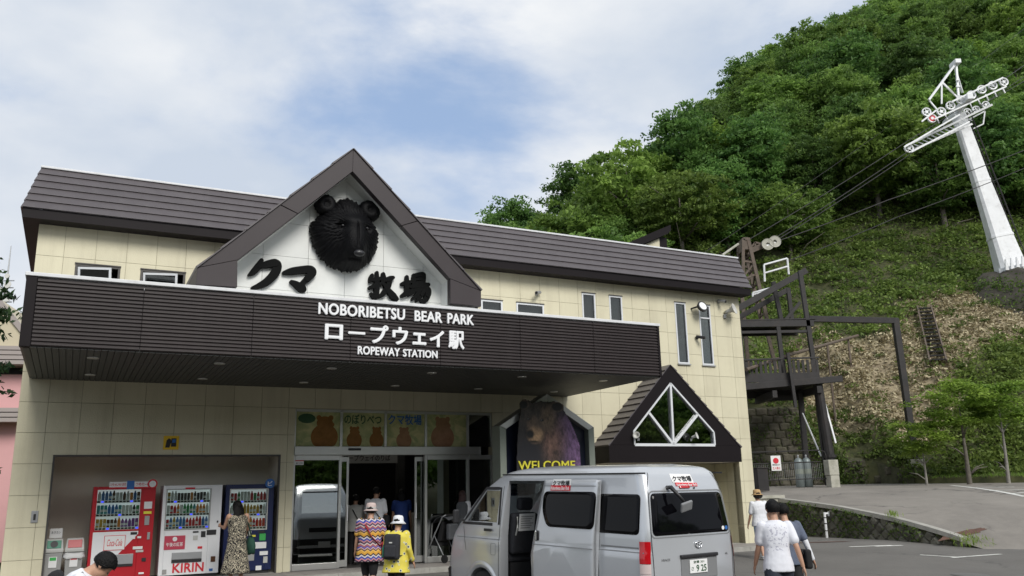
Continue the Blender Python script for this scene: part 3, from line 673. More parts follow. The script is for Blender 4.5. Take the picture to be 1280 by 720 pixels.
# ---- windows
def window(x0, x1, z0, z1, ajar=False, curtain=0.0, split=0.0):
    mb = MB(); t = 0.045; y0, y1 = -0.012, 0.07
    mb.box(x0, x0+t, y0, y1, z0, z1); mb.box(x1-t, x1, y0, y1, z0, z1); mb.box(x0+t, x1-t, y0, y1, z1-t, z1); mb.box(x0+t, x1-t, y0, y1, z0, z0+t)
    if split: mb.box(x0+t, x1-t, y0+0.01, y1, z0+(z1-z0)*split-0.02, z0+(z1-z0)*split+0.02)
    wf = mb.build('window', 'bronze' if ajar else 'wframe', ST, bevel=0.004)
    mb = MB(); mb.box(x0-0.03, x1+0.03, -0.05, 0.0-0.001, z0-0.035, z0-0.002); mb.build('sill', 'alu', wf)
    mb = MB(); mb.box(x0-0.01, x1+0.01, -0.03, -0.013, z1+0.001, z1+0.022); mb.build('head_flashing', 'bronze', wf)
    if ajar:
        mb = MB(); wd = x1-x0-2*t-0.12; hh = z1-z0-2*t
        mb.box(-wd, 0, -0.02, 0.02, 0, 0.045); mb.box(-wd, 0, -0.02, 0.02, hh-0.045, hh); mb.box(-wd, -wd+0.045, -0.02, 0.02, 0.046, hh-0.046); mb.box(-0.045, 0, -0.02, 0.02, 0.046, hh-0.046)
        s_ = mb.build('sash', 'wframe', wf); s_.location = (x1-t-0.10, -0.03, z0+t); s_.rotation_euler = (R(14), 0, R(-14))
        mb = MB(); mb.box(-wd+0.04, -0.04, -0.004, 0.004, 0.04, hh-0.04); p_ = mb.build('pane', 'wglass', wf); p_.location = s_.location; p_.rotation_euler = s_.rotation_euler
    else:
        mb = MB(); mb.box(x0+t-0.005, x1-t+0.005, 0.028, 0.034, z0+t-0.005, z1-t+0.005); mb.build('pane', 'wglass', wf)
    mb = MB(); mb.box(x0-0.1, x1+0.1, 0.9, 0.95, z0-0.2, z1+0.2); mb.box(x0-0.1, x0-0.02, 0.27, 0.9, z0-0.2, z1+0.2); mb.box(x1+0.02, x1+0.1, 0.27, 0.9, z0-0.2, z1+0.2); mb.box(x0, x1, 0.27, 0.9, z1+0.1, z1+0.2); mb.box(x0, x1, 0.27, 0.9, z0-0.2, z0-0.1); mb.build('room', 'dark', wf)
    if curtain:
        mb = MB(); k = 14; zt = z0+(z1-z0)*curtain; row = []
        for i in range(k+1):
            xx = x0+t+(x1-x0-2*t)*i/k; row += [(xx, 0.14+0.02*math.sin(i*1.9), z0+0.02), (xx, 0.14+0.02*math.sin(i*1.9+0.3), zt)]
        mb.add(row, [(2*i, 2*i+2, 2*i+3, 2*i+1) for i in range(k)]); mb.build('curtain', 'curtain', wf, smooth=True)
for i, q in enumerate(WIN): window(*q, ajar=i < 2, curtain=(0, 0, 0.9, 0.9, 0.96, 0.96, 0.47, 0.42)[i], split=0.78 if i == 7 else 0)
# ---- mansard roof
RO = MB(); RO.box(SL+0.02, SR-0.02, 0.30, 9.0, WT+0.01, 8.24); roof = RO.build('roof', 'brown', ST)
K = 6; P0 = Vector((0, -0.40, 7.29)); P1 = Vector((0, 0.15, 8.36)); nrm = Vector((0, -(P1-P0).z, (P1-P0).y)).normalized()
for k in range(K):
    a = P0.lerp(P1, k/K); b = P0.lerp(P1, min(1, (k+1.12)/K)); l0, l1 = -5.374+0.24*k/K, -5.374+0.24*min(1, (k+1.12)/K); r0, r1 = 13.634+0.03*k/K, 13.634+0.03*min(1, (k+1.12)/K)
    a1 = a+nrm*0.040; b1 = b+nrm*0.008; mb = MB()
    mb.add([(l0, a.y, a.z), (r0, a.y, a.z), (r1, b.y, b.z), (l1, b.y, b.z), (l0, a1.y, a1.z), (r0, a1.y, a1.z), (r1, b1.y, b1.z), (l1, b1.y, b1.z)], [(0,3,2,1),(4,5,6,7),(0,1,5,4),(1,2,6,5),(2,3,7,6),(3,0,4,7)])
    mb.build('roof_course', 'roof', roof, bevel=0.006)
    mb = MB(); mb.add([(l0-0.03, a.y-0.02, a.z), (l0+0.004, a.y-0.02, a.z), (l1+0.004, b.y, b.z), (l1-0.01, b.y, b.z), (l0-0.03, 9.0, a.z), (l0+0.004, 9.0, a.z), (l1+0.004, 9.0, b.z), (l1-0.01, 9.0, b.z)], [(0,3,2,1),(4,5,6,7),(0,1,5,4),(1,2,6,5),(2,3,7,6),(3,0,4,7)])
    mb.build('roof_course', 'roof', roof)
mb = MB(); mb.box(-5.36, 13.62, -0.385, 0.026, WT-0.005, 7.285); mb.box(-5.36, SL-0.002, 0.028, 9.0, WT-0.005, 7.285); mb.box(SL, SR, 0.027, 0.3, WT+0.001, 7.28); mb.build('eave_soffit', 'brown', roof)
mb = MB(); mb.box(-5.16, 13.69, 0.10, 0.24, 8.355, 8.405); mb.box(-5.16, -5.04, 0.241, 9.0, 8.355, 8.40); mb.build('ridge_capping', 'coping', roof, bevel=0.01)
mb = MB(); mb.prism([(13.60, 7.26), (13.66, 7.26), (13.70, 8.36), (13.64, 8.36)], 0.13, 9.0, 'y'); mb.build('roof_end', 'brown', roof)
# small roof monitor behind the ridge
mb = MB(); mb.prism([(11.0, 9.12), (13.35, 10.22), (13.35, 10.02), (13.2, 9.88), (11.0, 8.86)], 2.85, 5.2, 'y'); mo = mb.build('roof_monitor', 'brown', ST)
mb = MB(); mb.prism([(12.2, 8.3), (12.95, 8.3), (12.95, 9.74), (12.2, 9.38)], 3.0, 5.0, 'y'); mb.build('monitor_wall', 'panel', mo)
mb = MB(); mb.box(12.96, 13.3, 3.05, 5.0, 8.3, 9.8); mb.build('monitor_end', 'brown', mo)
# ---- canopy
CX0, CX1, CF, CZ0, CZ1 = -4.95, 7.345, -4.07, 3.92, 5.085
mb = MB(); mb.box(CX0+0.06, CX1-0.06, CF+0.08, 0.0-0.002, 4.05, 4.95); can = mb.build('canopy', 'brown', ST)
sm = [CX0+0.16, -3.223, -1.44, 0.32, 2.104, 3.85, 5.609, CX1-0.06]
for i in range(7):
    mb = MB(); a, b = sm[i]+0.005, sm[i+1]-0.005; mb.box(a, b, CF+0.03, CF+0.078, CZ0+0.02, CZ1-0.05); k = 17; p_ = (CZ1-CZ0-0.08)/k
    for j in range(k):
        z0 = CZ0+0.02+j*p_; mb.add([(a, CF+0.03, z0), (b, CF+0.03, z0), (b, CF+0.004, z0+p_*0.30), (a, CF+0.004, z0+p_*0.30), (b, CF+0.004, z0+p_*0.68), (a, CF+0.004, z0+p_*0.68), (b, CF+0.03, z0+p_*0.82), (a, CF+0.03, z0+p_*0.82)], [(0, 1, 2, 3), (3, 2, 4, 5), (5, 4, 6, 7)])
    mb.build('fascia_panel', 'siding', can)
for x0, x1 in ((CX0, CX0+0.16), (CX1-0.06, CX1)):
    mb = MB(); mb.box(x0, x1, CF, CF+0.14, CZ0, CZ1-0.03); mb.build('corner_trim', 'brown', can, bevel=0.01)
for xa, sgn in ((CX0, 1), (CX1, -1)):
    for y0, y1 in ((CF+0.142, -2.1), (-2.09, -0.003)):
        mb = MB(); mb.box(min(xa+sgn*0.02, xa+sgn*0.058), max(xa+sgn*0.02, xa+sgn*0.058), y0, y1, CZ0+0.02, CZ1-0.05)
        for j in range(17): 
            z0 = CZ0+0.03+j*0.064; mb.box(min(xa+sgn*0.002, xa+sgn*0.02), max(xa+sgn*0.002, xa+sgn*0.02), y0, y1, z0, z0+0.042)
        mb.build('fascia_panel', 'siding', can)
mb = MB(); nb = 120; p_ = (CX1-CX0-0.1)/nb
for j in range(nb): mb.box(CX0+0.05+j*p_, CX0+0.05+(j+0.9)*p_, CF+0.05, -0.003, CZ0, CZ0+0.03)
mb.box(CX0+0.05, CX1-0.05, CF+0.05, -0.003, CZ0+0.031, CZ0+0.06); tag(mb.build('soffit', 'soffit', can), kind='stuff')
mb = MB(); mb.box(CX0-0.02, CX1+0.02, CF-0.02, CF+0.26, CZ1-0.03, CZ1+0.03); mb.box(CX0-0.02, CX0+0.24, CF+0.261, -0.003, CZ1-0.03, CZ1+0.03); mb.box(CX1-0.24, CX1+0.02, CF+0.261, -0.003, CZ1-0.03, CZ1+0.03); mb.build('coping', 'coping', can, bevel=0.008)
mb = MB(); mb.box(CX0+0.25, CX1-0.25, CF+0.262, -0.004, 4.96, 5.02); mb.build('canopy_deck', 'coping', can)
for k in range(6):
    for dd_ in (-3.2, -0.98):
        mb = MB(); mb.lathe([(0.095, -0.012), (0.10, 0.0), (0.10, 0.02), (0.07, 0.02)], (-3.885+2.05*k, dd_, CZ0-0.002), 18); dl = mb.build('downlight', 'alu', can)
        mb = MB(); mb.lathe([(0.068, -0.006), (0.069, 0.012)], (-3.885+2.05*k, dd_, CZ0-0.003), 16); mb.build('downlight_lens', 'downlight', can)
# lettering on the canopy front
YF = CF-0.035
letter_line('letter', 'NOBORIBETSU', -0.30, 1.36, 4.765, 4.985, YF, 0.05, 'whiteletter', can, 0.03)
letter_line('letter', 'BEAR', 1.555, 2.125, 4.765, 4.975, YF, 0.05, 'whiteletter', can, 0.03)
letter_line('letter', 'PARK', 2.235, 2.80, 4.765, 4.975, YF, 0.05, 'whiteletter', can, 0.03)
jx = [(-0.17, 0.165), (0.265, 0.585), (0.685, 1.035), (1.115, 1.425), (1.515, 1.795), (1.865, 2.165), (2.255, 2.59)]
jz = [(4.31, 4.60), (4.435, 4.485), (4.29, 4.64), (4.29, 4.63), (4.31, 4.545), (4.285, 4.61), (4.27, 4.63)]
for ch, (x0, x1), (z0, z1) in zip('ロープウェイ駅', jx, jz): letter('letter', ch, x0, x1, z0, z1, YF, 0.05, 'whiteletter', can, 0.034)
letter_line('letter', 'ROPEWAY', 0.45, 1.265, 4.065, 4.225, YF, 0.04, 'whiteletter', can, 0.03)
letter_line('letter', 'STATION', 1.325, 2.025, 4.065, 4.215, YF, 0.04, 'whiteletter', can, 0.03)
# ---- white gable on the canopy
GF = -3.90
mb = MB(); mb.box(-1.9, 2.6, -3.36, -0.3, 5.03, 5.4); gab = mb.build('gable', 'gwall', ST)
OL = [(-2.40, 5.17), (-2.40, 5.47), (0.34, 8.16), (3.06, 5.53), (3.06, 5.21)]; IL = [(-1.71, 5.19), (-1.73, 5.68), (0.335, 7.69), (2.385, 5.72), (2.385, 5.22)]
def lerp2(a, b, t): return (a[0]+(b[0]-a[0])*t, a[1]+(b[1]-a[1])*t)
def seg4(i, t0, t1): return [lerp2(OL[i], OL[i+1], t0), lerp2(OL[i], OL[i+1], t1), lerp2(IL[i], IL[i+1], t1), lerp2(IL[i], IL[i+1], t0)]
for i, t0, t1 in ((0, 0, 1), (1, 0.004, 0.5), (1, 0.504, 1.0), (2, 0.0, 0.496), (2, 0.5, 0.996), (3, 0, 1)):
    mb = MB(); mb.prism(seg4(i, t0, t1), GF, GF+0.16, 'y'); mb.build('fascia_board', 'gfascia', gab, bevel=0.006)
for i in (0, 1, 2, 3):
    a, b = IL[i], IL[i+1]; nx_, nz_ = (b[1]-a[1]), -(b[0]-a[0]); L_ = math.hypot(nx_, nz_); nx_ /= -L_; nz_ /= -L_
    mb = MB(); mb.prism([(a[0]-0*nx_, a[1]-0*nz_), b, (b[0]+nx_*0.05, b[1]+nz_*0.05), (a[0]+nx_*0.05, a[1]+nz_*0.05)], GF+0.162, -3.36, 'y'); mb.build('gable_soffit', 'gwall', gab)
def clip_poly(poly, x0, x1, z0, z1):
    def cl(P, f, inter):
        o = []
        for i in range(len(P)):
            a, b = P[i], P[(i+1) % len(P)]
            if f(a): o.append(a)
            if f(a) != f(b): o.append(inter(a, b))
        return o
    def ix(v): return lambda a, b: lerp2(a, b, (v-a[0])/(b[0]-a[0]))
    def iz(v): return lambda a, b: lerp2(a, b, (v-a[1])/(b[1]-a[1]))
    for f, it in ((lambda p: p[0] >= x0, ix(x0)), (lambda p: p[0] <= x1, ix(x1)), (lambda p: p[1] >= z0, iz(z0)), (lambda p: p[1] <= z1, iz(z1))):
        if len(poly) < 3: return []
        poly = cl(poly, f, it)
    return poly
tri = [(-1.80, 5.0), (-1.80, 5.64), (0.335, 7.76), (2.46, 5.68), (2.46, 5.0)]
gx = [-1.80, -1.2, -0.35, 0.37, 1.15, 2.0, 2.46]; gz = [5.0, 5.32, 5.98, 6.64, 7.30, 7.8]
for i in range(len(gx)-1):
    for j in range(len(gz)-1):
        pl = clip_poly(tri, gx[i]+0.003, gx[i+1]-0.003, gz[j]+0.003, gz[j+1]-0.003)
        if len(pl) >= 3: mb = MB(); mb.prism(pl, -3.40, -3.37, 'y'); mb.build('gable_panel', 'gwall', gab)
mb = MB(); mb.prism([(-1.9, 5.0), (-1.9, 5.66), (0.335, 7.85), (2.55, 5.70), (2.55, 5.0)], -3.368, -3.30, 'y'); mb.build('gable_backing', 'kerb', gab)
for sgn, a, b in ((-1, OL[1], OL[2]), (1, OL[3], OL[2])):
    dx_, dz_ = b[0]-a[0], b[1]-a[1]; L_ = math.hypot(dx_, dz_); n_ = (-dz_/L_, dx_/L_) if sgn < 0 else (dz_/L_, -dx_/L_)
    k = 7
    for q in range(k):
        a2 = lerp2(a, b, q/k); b2 = lerp2(a, b, min(1.0, (q+1.06)/k)); n_u = (n_[0], n_[1]) if n_[1] > 0 else (-n_[0], -n_[1])
        mb = MB(); mb.prism([a2, b2, (b2[0]+n_u[0]*0.012, b2[1]+n_u[1]*0.012), (a2[0]+n_u[0]*0.035, a2[1]+n_u[1]*0.035)], GF-0.03, 0.35, 'y'); mb.build('gable_roof_course', 'roof', gab)
    mb = MB(); mb.prism([(a[0]-n_u[0]*0.004, a[1]-n_u[1]*0.004), (b[0]-n_u[0]*0.004, b[1]-n_u[1]*0.004), (b[0], b[1]-0.16), (a[0]+0.12*(-sgn), a[1]-0.04)], GF+0.163, 0.3, 'y'); mb.build('gable_roof_deck', 'brown', gab)
    x0 = a[0]; mb = MB(); mb.box(min(x0, x0-sgn*0.06), max(x0, x0-sgn*0.06), GF+0.163, -0.42, 5.18, a[1]-0.01); mb.build('gable_side', 'gfascia', gab)
    mb = MB(); mb.box(min(x0-sgn*0.061, x0-sgn*0.66), max(x0-sgn*0.061, x0-sgn*0.66), GF+0.163, -3.38, 5.19, 5.215); mb.build('gable_soffit', 'gwall', gab)
    mb = MB(); mb.box(min(x0-sgn*0.10, x0-sgn*0.7), max(x0-sgn*0.10, x0-sgn*0.7), GF+0.2, -3.42, 5.03, 5.18); mb.build('gable_plinth', 'gwall', gab)
# brush written characters, each stroke a swelling ribbon with rounded ends (traced as strokes, then laid on the gable wall)
def gpt(u, v):
    x = 280+u/4.571; y = 300+v/4.571; d = fw + rt*((x-640)/FPX) - up*((y-360)/FPX); o_ = W(0, -3.44, 0); t_ = (o_-Vector((0, 0, CAM_H))).dot(NN)/d.dot(NN); p = Vector((0, 0, CAM_H))+d*t_-ORG
    return Vector((p.dot(U), p.z))
BRUSH = {'ku': [[(213, 118, 12), (196, 150, 19), (168, 182, 17), (142, 200, 7)], [(196, 152, 10), (240, 142, 19), (290, 132, 21), (304, 152, 23), (286, 196, 24), (242, 240, 21), (196, 264, 15), (160, 274, 7)]],
 'ma': [[(342, 188, 10), (385, 180, 19), (440, 172, 20), (490, 170, 21), (502, 188, 22), (482, 216, 19), (450, 246, 14), (428, 262, 8)], [(384, 240, 10), (410, 254, 17), (440, 276, 23), (452, 284, 16)]],
 'boku': [[(845, 202, 9), (838, 222, 12), (832, 240, 6)], [(836, 230, 8), (864, 226, 12), (892, 222, 9)], [(830, 274, 8), (864, 262, 13), (898, 252, 9)], [(872, 188, 9), (872, 240, 13), (870, 300, 14), (868, 330, 9)], [(838, 308, 7), (856, 330, 11), (868, 334, 7)], [(908, 196, 10), (910, 222, 13), (902, 248, 8)], [(912, 232, 9), (946, 222, 13), (966, 216, 8)], [(950, 224, 10), (936, 268, 14), (908, 308, 13), (884, 328, 6)], [(912, 252, 8), (940, 292, 14), (968, 326, 18), (984, 338, 12)]],
 'jou': [[(1016, 252, 9), (1040, 246, 13), (1064, 240, 8)], [(1043, 212, 9), (1043, 256, 13), (1042, 300, 10)], [(1016, 320, 9), (1044, 304, 14), (1072, 288, 7)], [(1082, 202, 8), (1082, 226, 11), (1080, 250, 8)], [(1084, 204, 9), (1124, 198, 12), (1138, 206, 12), (1136, 246, 11)], [(1084, 226, 7), (1132, 222, 8)], [(1084, 246, 7), (1132, 243, 8)], [(1066, 268, 9), (1110, 260, 12), (1166, 256, 10)], [(1096, 268, 9), (1076, 296, 12), (1054, 316, 7)], [(1090, 288, 9), (1140, 280, 12), (1164, 286, 14), (1160, 322, 15), (1140, 352, 12), (1122, 346, 8)], [(1116, 288, 8), (1098, 318, 11), (1074, 340, 6)], [(1142, 288, 8), (1122, 322, 11), (1098, 350, 6)]]}
for ch, strokes in BRUSH.items():
    mb = MB(); kk = 0
    for st_ in strokes:
        # smooth the traced points
        pts = []; n = len(st_)
        for i in range(n-1):
            p0, p1, p2, p3 = st_[max(i-1, 0)], st_[i], st_[i+1], st_[min(i+2, n-1)]
            for q in range(7):
                t_ = q/7; pts.append(tuple(0.5*((2*p1[k])+(-p0[k]+p2[k])*t_+(2*p0[k]-5*p1[k]+4*p2[k]-p3[k])*t_*t_+(-p0[k]+3*p1[k]-3*p2[k]+p3[k])*t_**3) for k in range(3)))
        pts.append(st_[-1])
        for i, (u, v, w_) in enumerate(pts):   # overlapping discs and links give a brushed edge
            c = gpt(u, v); r_ = (gpt(u+w_, v)-c).length*1.08; y0 = -3.47-0.0004*(kk % 37); kk += 1
            mb.prism([(c.x+r_*math.cos(a)*1.0, c.y+r_*math.sin(a)) for a in [2*math.pi*q/14 for q in range(14)]], y0, -3.402, 'y')
            if i:
                b_ = pts[i-1]; p_ = gpt(b_[0], b_[1]); rb_ = (gpt(b_[0]+b_[2], b_[1])-p_).length*1.08; dv = c-p_
                if dv.length > 1e-4: nv = Vector((-dv.y, dv.x)).normalized(); mb.prism([tuple(p_+nv*rb_), tuple(c+nv*r_), tuple(c-nv*r_), tuple(p_-nv*rb_)], y0-0.0002, -3.402, 'y')
    mb.build('letter', 'blackletter', gab)
# ---- porch gable
PF = -0.78
mb = MB(); mb.box(8.2, 12.2, PF+0.12, -0.003, 2.23, 2.30); porch = mb.build('porch', 'brown', ST)
PO = [(8.03, 2.2), (8.03, 2.62), (10.12, 4.78), (12.37, 2.58), (12.35, 2.2)]; PI = [(8.82, 2.65), (8.81, 2.99), (10.09, 4.28), (11.44, 3.0), (11.45, 2.65)]
for pl in ([PO[0], PO[4], (12.35, 2.645), (8.03+0.0, 2.645)],): mb = MB(); mb.prism([(8.03, 2.2), (12.355, 2.2), (12.36, 2.645), (8.03, 2.645)], PF, PF+0.12, 'y'); mb.build('porch_fascia', 'brown', porch)
mb = MB(); mb.prism([(8.055, 2.65), PO[2], PI[2], PI[1], PI[0]], PF, PF+0.12, 'y'); mb.build('porch_fascia', 'brown', porch)
mb = MB(); mb.prism([(12.30, 2.65), PI[4], PI[3], PI[2], PO[2]], PF, PF+0.12, 'y'); mb.build('porch_fascia', 'brown', porch)
for sgn, a, b in ((-1, PO[1], PO[2]), (1, PO[3], PO[2])):
    dx_, dz_ = b[0]-a[0], b[1]-a[1]; L_ = math.hypot(dx_, dz_); n_u = (-dz_/L_, dx_/L_) if sgn < 0 else (dz_/L_, -dx_/L_); n_u = n_u if n_u[1] > 0 else (-n_u[0], -n_u[1])
    k = 12
    for q in range(k):
        a2 = lerp2(a, b, q/k); b2 = lerp2(a, b, min(1, (q+1.05)/k)); mb = MB(); mb.prism([a2, b2, (b2[0]+n_u[0]*0.010, b2[1]+n_u[1]*0.010), (a2[0]+n_u[0]*0.045, a2[1]+n_u[1]*0.045)], PF-0.02, -0.002, 'y'); mb.build('porch_roof_course', 'roof', porch)
    x0 = a[0]; mb = MB(); mb.box(min(x0, x0-sgn*0.05), max(x0, x0-sgn*0.05), PF+0.122, -0.002, 2.2, a[1]-0.005); mb.build('porch_side', 'brown', porch)
    mb = MB(); mb.prism([(a[0]-sgn*0.05, a[1]-0.05), (b[0]-sgn*0.0, b[1]-0.05), (b[0], b[1]-0.12), (a[0]-sgn*0.12, a[1]-0.08)], PF+0.122, -0.003, 'y'); mb.build('porch_roof_deck', 'brown', porch)
mb = MB(); mb.box(8.1, 12.3, PF+0.122, -0.002, 2.2, 2.228); mb.build('porch_ceiling', 'alcove', porch)
pw = MB(); C_ = (10.06, 2.66); yb = PF+0.01
for a, b, t_ in ((PI[0], PI[1], 0.045), (PI[1], PI[2], 0.045), (PI[2], PI[3], 0.045), (PI[3], PI[4], 0.045), (PI[4], PI[0], 0.07), (PI[2], C_, 0.06), ((9.337, 3.47), C_, 0.065), ((10.95, 3.48), C_, 0.065)):
    pw.bar((a[0], yb, a[1]), (b[0], yb, b[1]), t_, 0.06, upv=(0, 1, 0))
pwin = pw.build('porch_window', 'wframe', ST)
for pl in ([PI[0], PI[1], (9.337, 3.47), C_], [(9.337, 3.47), PI[2], C_], [PI[2], (10.95, 3.48), C_], [(10.95, 3.48), PI[3], PI[4], C_]):
    mb = MB(); mb.prism(pl, PF+0.045, PF+0.051, 'y'); mb.build('pane', 'glass', pwin)
# recessed entry under the porch
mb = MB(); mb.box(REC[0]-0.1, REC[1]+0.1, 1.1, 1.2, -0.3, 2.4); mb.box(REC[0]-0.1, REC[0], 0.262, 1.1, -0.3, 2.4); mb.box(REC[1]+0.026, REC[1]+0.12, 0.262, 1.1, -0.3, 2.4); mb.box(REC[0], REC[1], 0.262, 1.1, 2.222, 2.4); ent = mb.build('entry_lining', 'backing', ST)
for z0, z1 in zip(zse[:5], zse[1:6]):
    z1 = min(z1, 2.21)
    if z1-z0 < 0.02: continue
    mb = MB(); mb.box(REC[1], REC[1]+0.024, 0.027, 0.56, z0+G, z1-G); mb.box(REC[1], REC[1]+0.024, 0.57, 1.09, z0+G, z1-G); mb.build('wall_panel', 'panel', ent)
    for a, b in ((11.9, 12.42), (12.43, 12.94)): mb = MB(); mb.box(a, b, 1.074, 1.098, z0+G, z1-G); mb.build('wall_panel', 'panel', ent)
mb = MB(); mb.box(9.2, 11.7, 1.06, 1.098, 0.0, 2.15); dr = mb.build('side_door', 'bronze', ST)
for x0, x1 in ((9.28, 10.42), (10.48, 11.62)): mb = MB(); mb.box(x0, x1, 1.045, 1.058, 0.1, 2.08); mb.build('pane', 'vanglass', dr)
mb = MB(); mb.box(REC[0], REC[1], 0.002, 1.098, -0.3, -0.004); mb.build('entry_floor', 'kerb', ent)
# ---- shop front
sf = MB(); X = [0.29, 1.35, 2.40, 3.40, 4.49, 5.15]
for x in X: sf.box(x-0.03, x+0.03, 0.03, 0.13, 2.63, 3.46)
sf.box(0.262, 5.148, 0.03, 0.13, 3.40, 3.458)
shop = sf.build('shopfront', 'alu', ST, bevel=0.004)
mb = MB(); mb.box(0.292, 4.80, -0.03, 0.14, 2.44, 2.63); tr_ = mb.build('transom', 'alu', shop, bevel=0.006)
mb = MB(); mb.box(1.50, 1.79, -0.075, -0.031, 2.54, 2.59); mb.build('door_sensor', 'vantrim', shop, bevel=0.01)
for x, w_ in ((0.31, 0.04), (1.345, 0.06), (3.405, 0.06), (4.49, 0.06), (5.13, 0.04)):
    mb = MB(); mb.box(x-w_/2, x+w_/2, 0.03, 0.12, 0.0, 2.438); mb.build('mullion', 'alu', shop, bevel=0.004)
for x0, x1 in ((0.332, 1.312), (3.437, 4.458), (4.522, 5.108)):
    mb = MB(); mb.box(x0, x1, 0.02, 0.13, 0.0, 0.13); mb.build('sill', 'alu', shop, bevel=0.004)
    mb = MB(); mb.box(x0, x1, 0.02, 0.13, 2.33, 2.437); mb.build('head_rail', 'alu', shop, bevel=0.004)
    mb = MB(); mb.box(x0-0.002, x1+0.002, 0.072, 0.080, 0.12, 2.34); mb.build('pane', 'shopglass', shop)
for i, (x0, x1) in enumerate(((0.47, 1.58), (3.17, 4.28))):       # two sliding leaves, standing open
    mb = MB()
    for x in (x0, x1-0.05): mb.box(x, x+0.05, 0.16, 0.20, 0.02, 2.40)
    mb.box(x0+0.051, x1-0.051, 0.16, 0.20, 0.02, 0.16); mb.box(x0+0.051, x1-0.051, 0.16, 0.20, 2.30, 2.40); lf = mb.build('sliding_door', 'alu', ST)
    mb = MB(); mb.box(x0+0.045, x1-0.045, 0.176, 0.184, 0.15, 2.31); mb.build('pane', 'shopglass', lf)
    hx = x1-0.03 if i == 0 else x0+0.02; mb = MB(); mb.box(hx, hx+0.022, 0.135, 0.158, 1.0, 1.35); mb.build('handle', 'white', lf)
# printed film on the transom lights: yellow green ground, brown rounded bears, lettering
m, t, b = new_mat('printed_film'); n_ = t.nodes.new; l_ = t.links.new
tq = n_('ShaderNodeTexCoord'); nq = n_('ShaderNodeTexNoise'); nq.inputs['Scale'].default_value = 5; nq.inputs['Detail'].default_value = 4; nq.inputs['Distortion'].default_value = 1.0; l_(tq.outputs['Object'], nq.inputs['Vector'])
rq = n_('ShaderNodeValToRGB'); e = rq.color_ramp.elements; e[0].position = 0.35; e[0].color = (0.36, 0.40, 0.20, 1); e[1].position = 0.65; e[1].color = (0.62, 0.58, 0.30, 1); l_(nq.outputs['Fac'], rq.inputs[0]); l_(rq.outputs[0], b.inputs['Base Color']); b.inputs['Roughness'].default_value = 0.12
M['film'] = m; M['bearprint'] = pm('brown_print', (0.27, 0.115, 0.035), 0.15, var=0.25, vscale=7); M['bearpale'] = pm('pale_brown_print', (0.36, 0.19, 0.11), 0.15, var=0.2, vscale=7); M['greendark'] = pm('dark_green_print', (0.03, 0.09, 0.04), 0.3)
for i in range(4):
    x0, x1 = X[i]+0.03, X[i+1]-0.03; mb = MB(); mb.box(x0, x1, 0.062, 0.072, 2.632, 3.398); mb.build('printed_pane', 'film', shop)
mb = MB(); mb.box(X[4]+0.03, X[5]-0.03, 0.062, 0.070, 2.632, 3.398); mb.build('pane', 'glass', shop)
def bear_blob(cx, z0, hh, ww, mat, y=0.0615):
    """plain rounded bear shape printed on the film: body, head, two ears"""
    mb = MB(); k = 0
    for ex, ez, rx, rz_ in ((0, 0.30, 0.50, 0.42), (0.0, 0.74, 0.30, 0.22), (-0.22, 0.91, 0.095, 0.085), (0.22, 0.91, 0.095, 0.085), (0.16, 0.69, 0.20, 0.10)):
        pts = []
        for i in range(28): a = 2*math.pi*i/28; pts.append((cx+(ex+rx*math.cos(a))*ww, y-0.0004*k, max(z0, z0+(ez+rz_*math.sin(a))*hh)))
        mb.add(pts+[(cx+ex*ww, y-0.0004*k, z0+ez*hh)], [(i, (i+1) % 28, 28) for i in range(28)]); k += 1
    return mb.build('bear_print', mat, shop, recalc=False)
bear_blob(0.97, 2.634, 0.70, 0.62, 'bearprint'); bear_blob(1.66, 2.634, 0.46, 0.36, 'bearprint'); bear_blob(2.19, 2.634, 0.46, 0.34, 'bearprint'); bear_blob(2.86, 2.634, 0.46, 0.38, 'bearpale'); bear_blob(3.84, 2.634, 0.72, 0.60, 'bearpale')
mb = MB(); mb.ellip((0.56, 0.060, 3.25), (0.20, 0.002, 0.11), 20, 6); mb.build('print_patch', 'greendark', shop)
letter('lettering', 'のぼりべつ', 1.42, 2.30, 3.14, 3.36, 0.056, 0.004, 'greendark', shop, 0.02); letter('lettering', 'クマ牧場', 2.47, 3.30, 3.14, 3.38, 0.056, 0.004, 'blueprint', shop, 0.02)
# hall behind the glass
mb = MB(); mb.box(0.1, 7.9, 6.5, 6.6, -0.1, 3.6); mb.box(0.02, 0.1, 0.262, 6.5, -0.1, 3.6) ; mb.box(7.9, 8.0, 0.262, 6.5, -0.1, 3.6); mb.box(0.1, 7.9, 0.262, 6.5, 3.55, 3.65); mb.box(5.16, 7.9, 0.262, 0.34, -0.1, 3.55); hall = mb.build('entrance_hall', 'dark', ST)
mb = MB(); mb.box(0.1, 7.9, 0.0, 6.5, -0.3, -0.002); mb.build('hall_floor', 'floor_in', hall)
for x, y in ((1.9, 1.6), (3.1, 1.6), (2.3, 3.4), (3.5, 3.6), (1.2, 3.0), (4.4, 2.4)):
    mb = MB(); mb.box(x-0.22, x+0.22, y-0.07, y+0.07, 3.53, 3.548); mb.build('ceiling_light', 'ledlight', hall)
mb = MB(); mb.box(1.9, 3.6, 2.6, 2.66, 2.35, 2.62); hs_ = mb.build('hanging_sign', 'plasticgrey', ST); letter('lettering', 'ロープウェイのりば', 2.15, 3.4, 2.41, 2.56, 2.592, 0.006, 'blackprint', hs_, 0.01)
mb = MB(); mb.box(1.4, 1.6, 3.4, 3.6, 0, 3.5); mb.box(3.9, 4.1, 3.4, 3.6, 0, 3.5); mb.build('column', 'soffit', hall)
mb = MB(); mb.box(4.3, 6.5, 3.0, 3.5, 0, 1.05); mb.build('counter', 'alcove', hall, bevel=0.02)
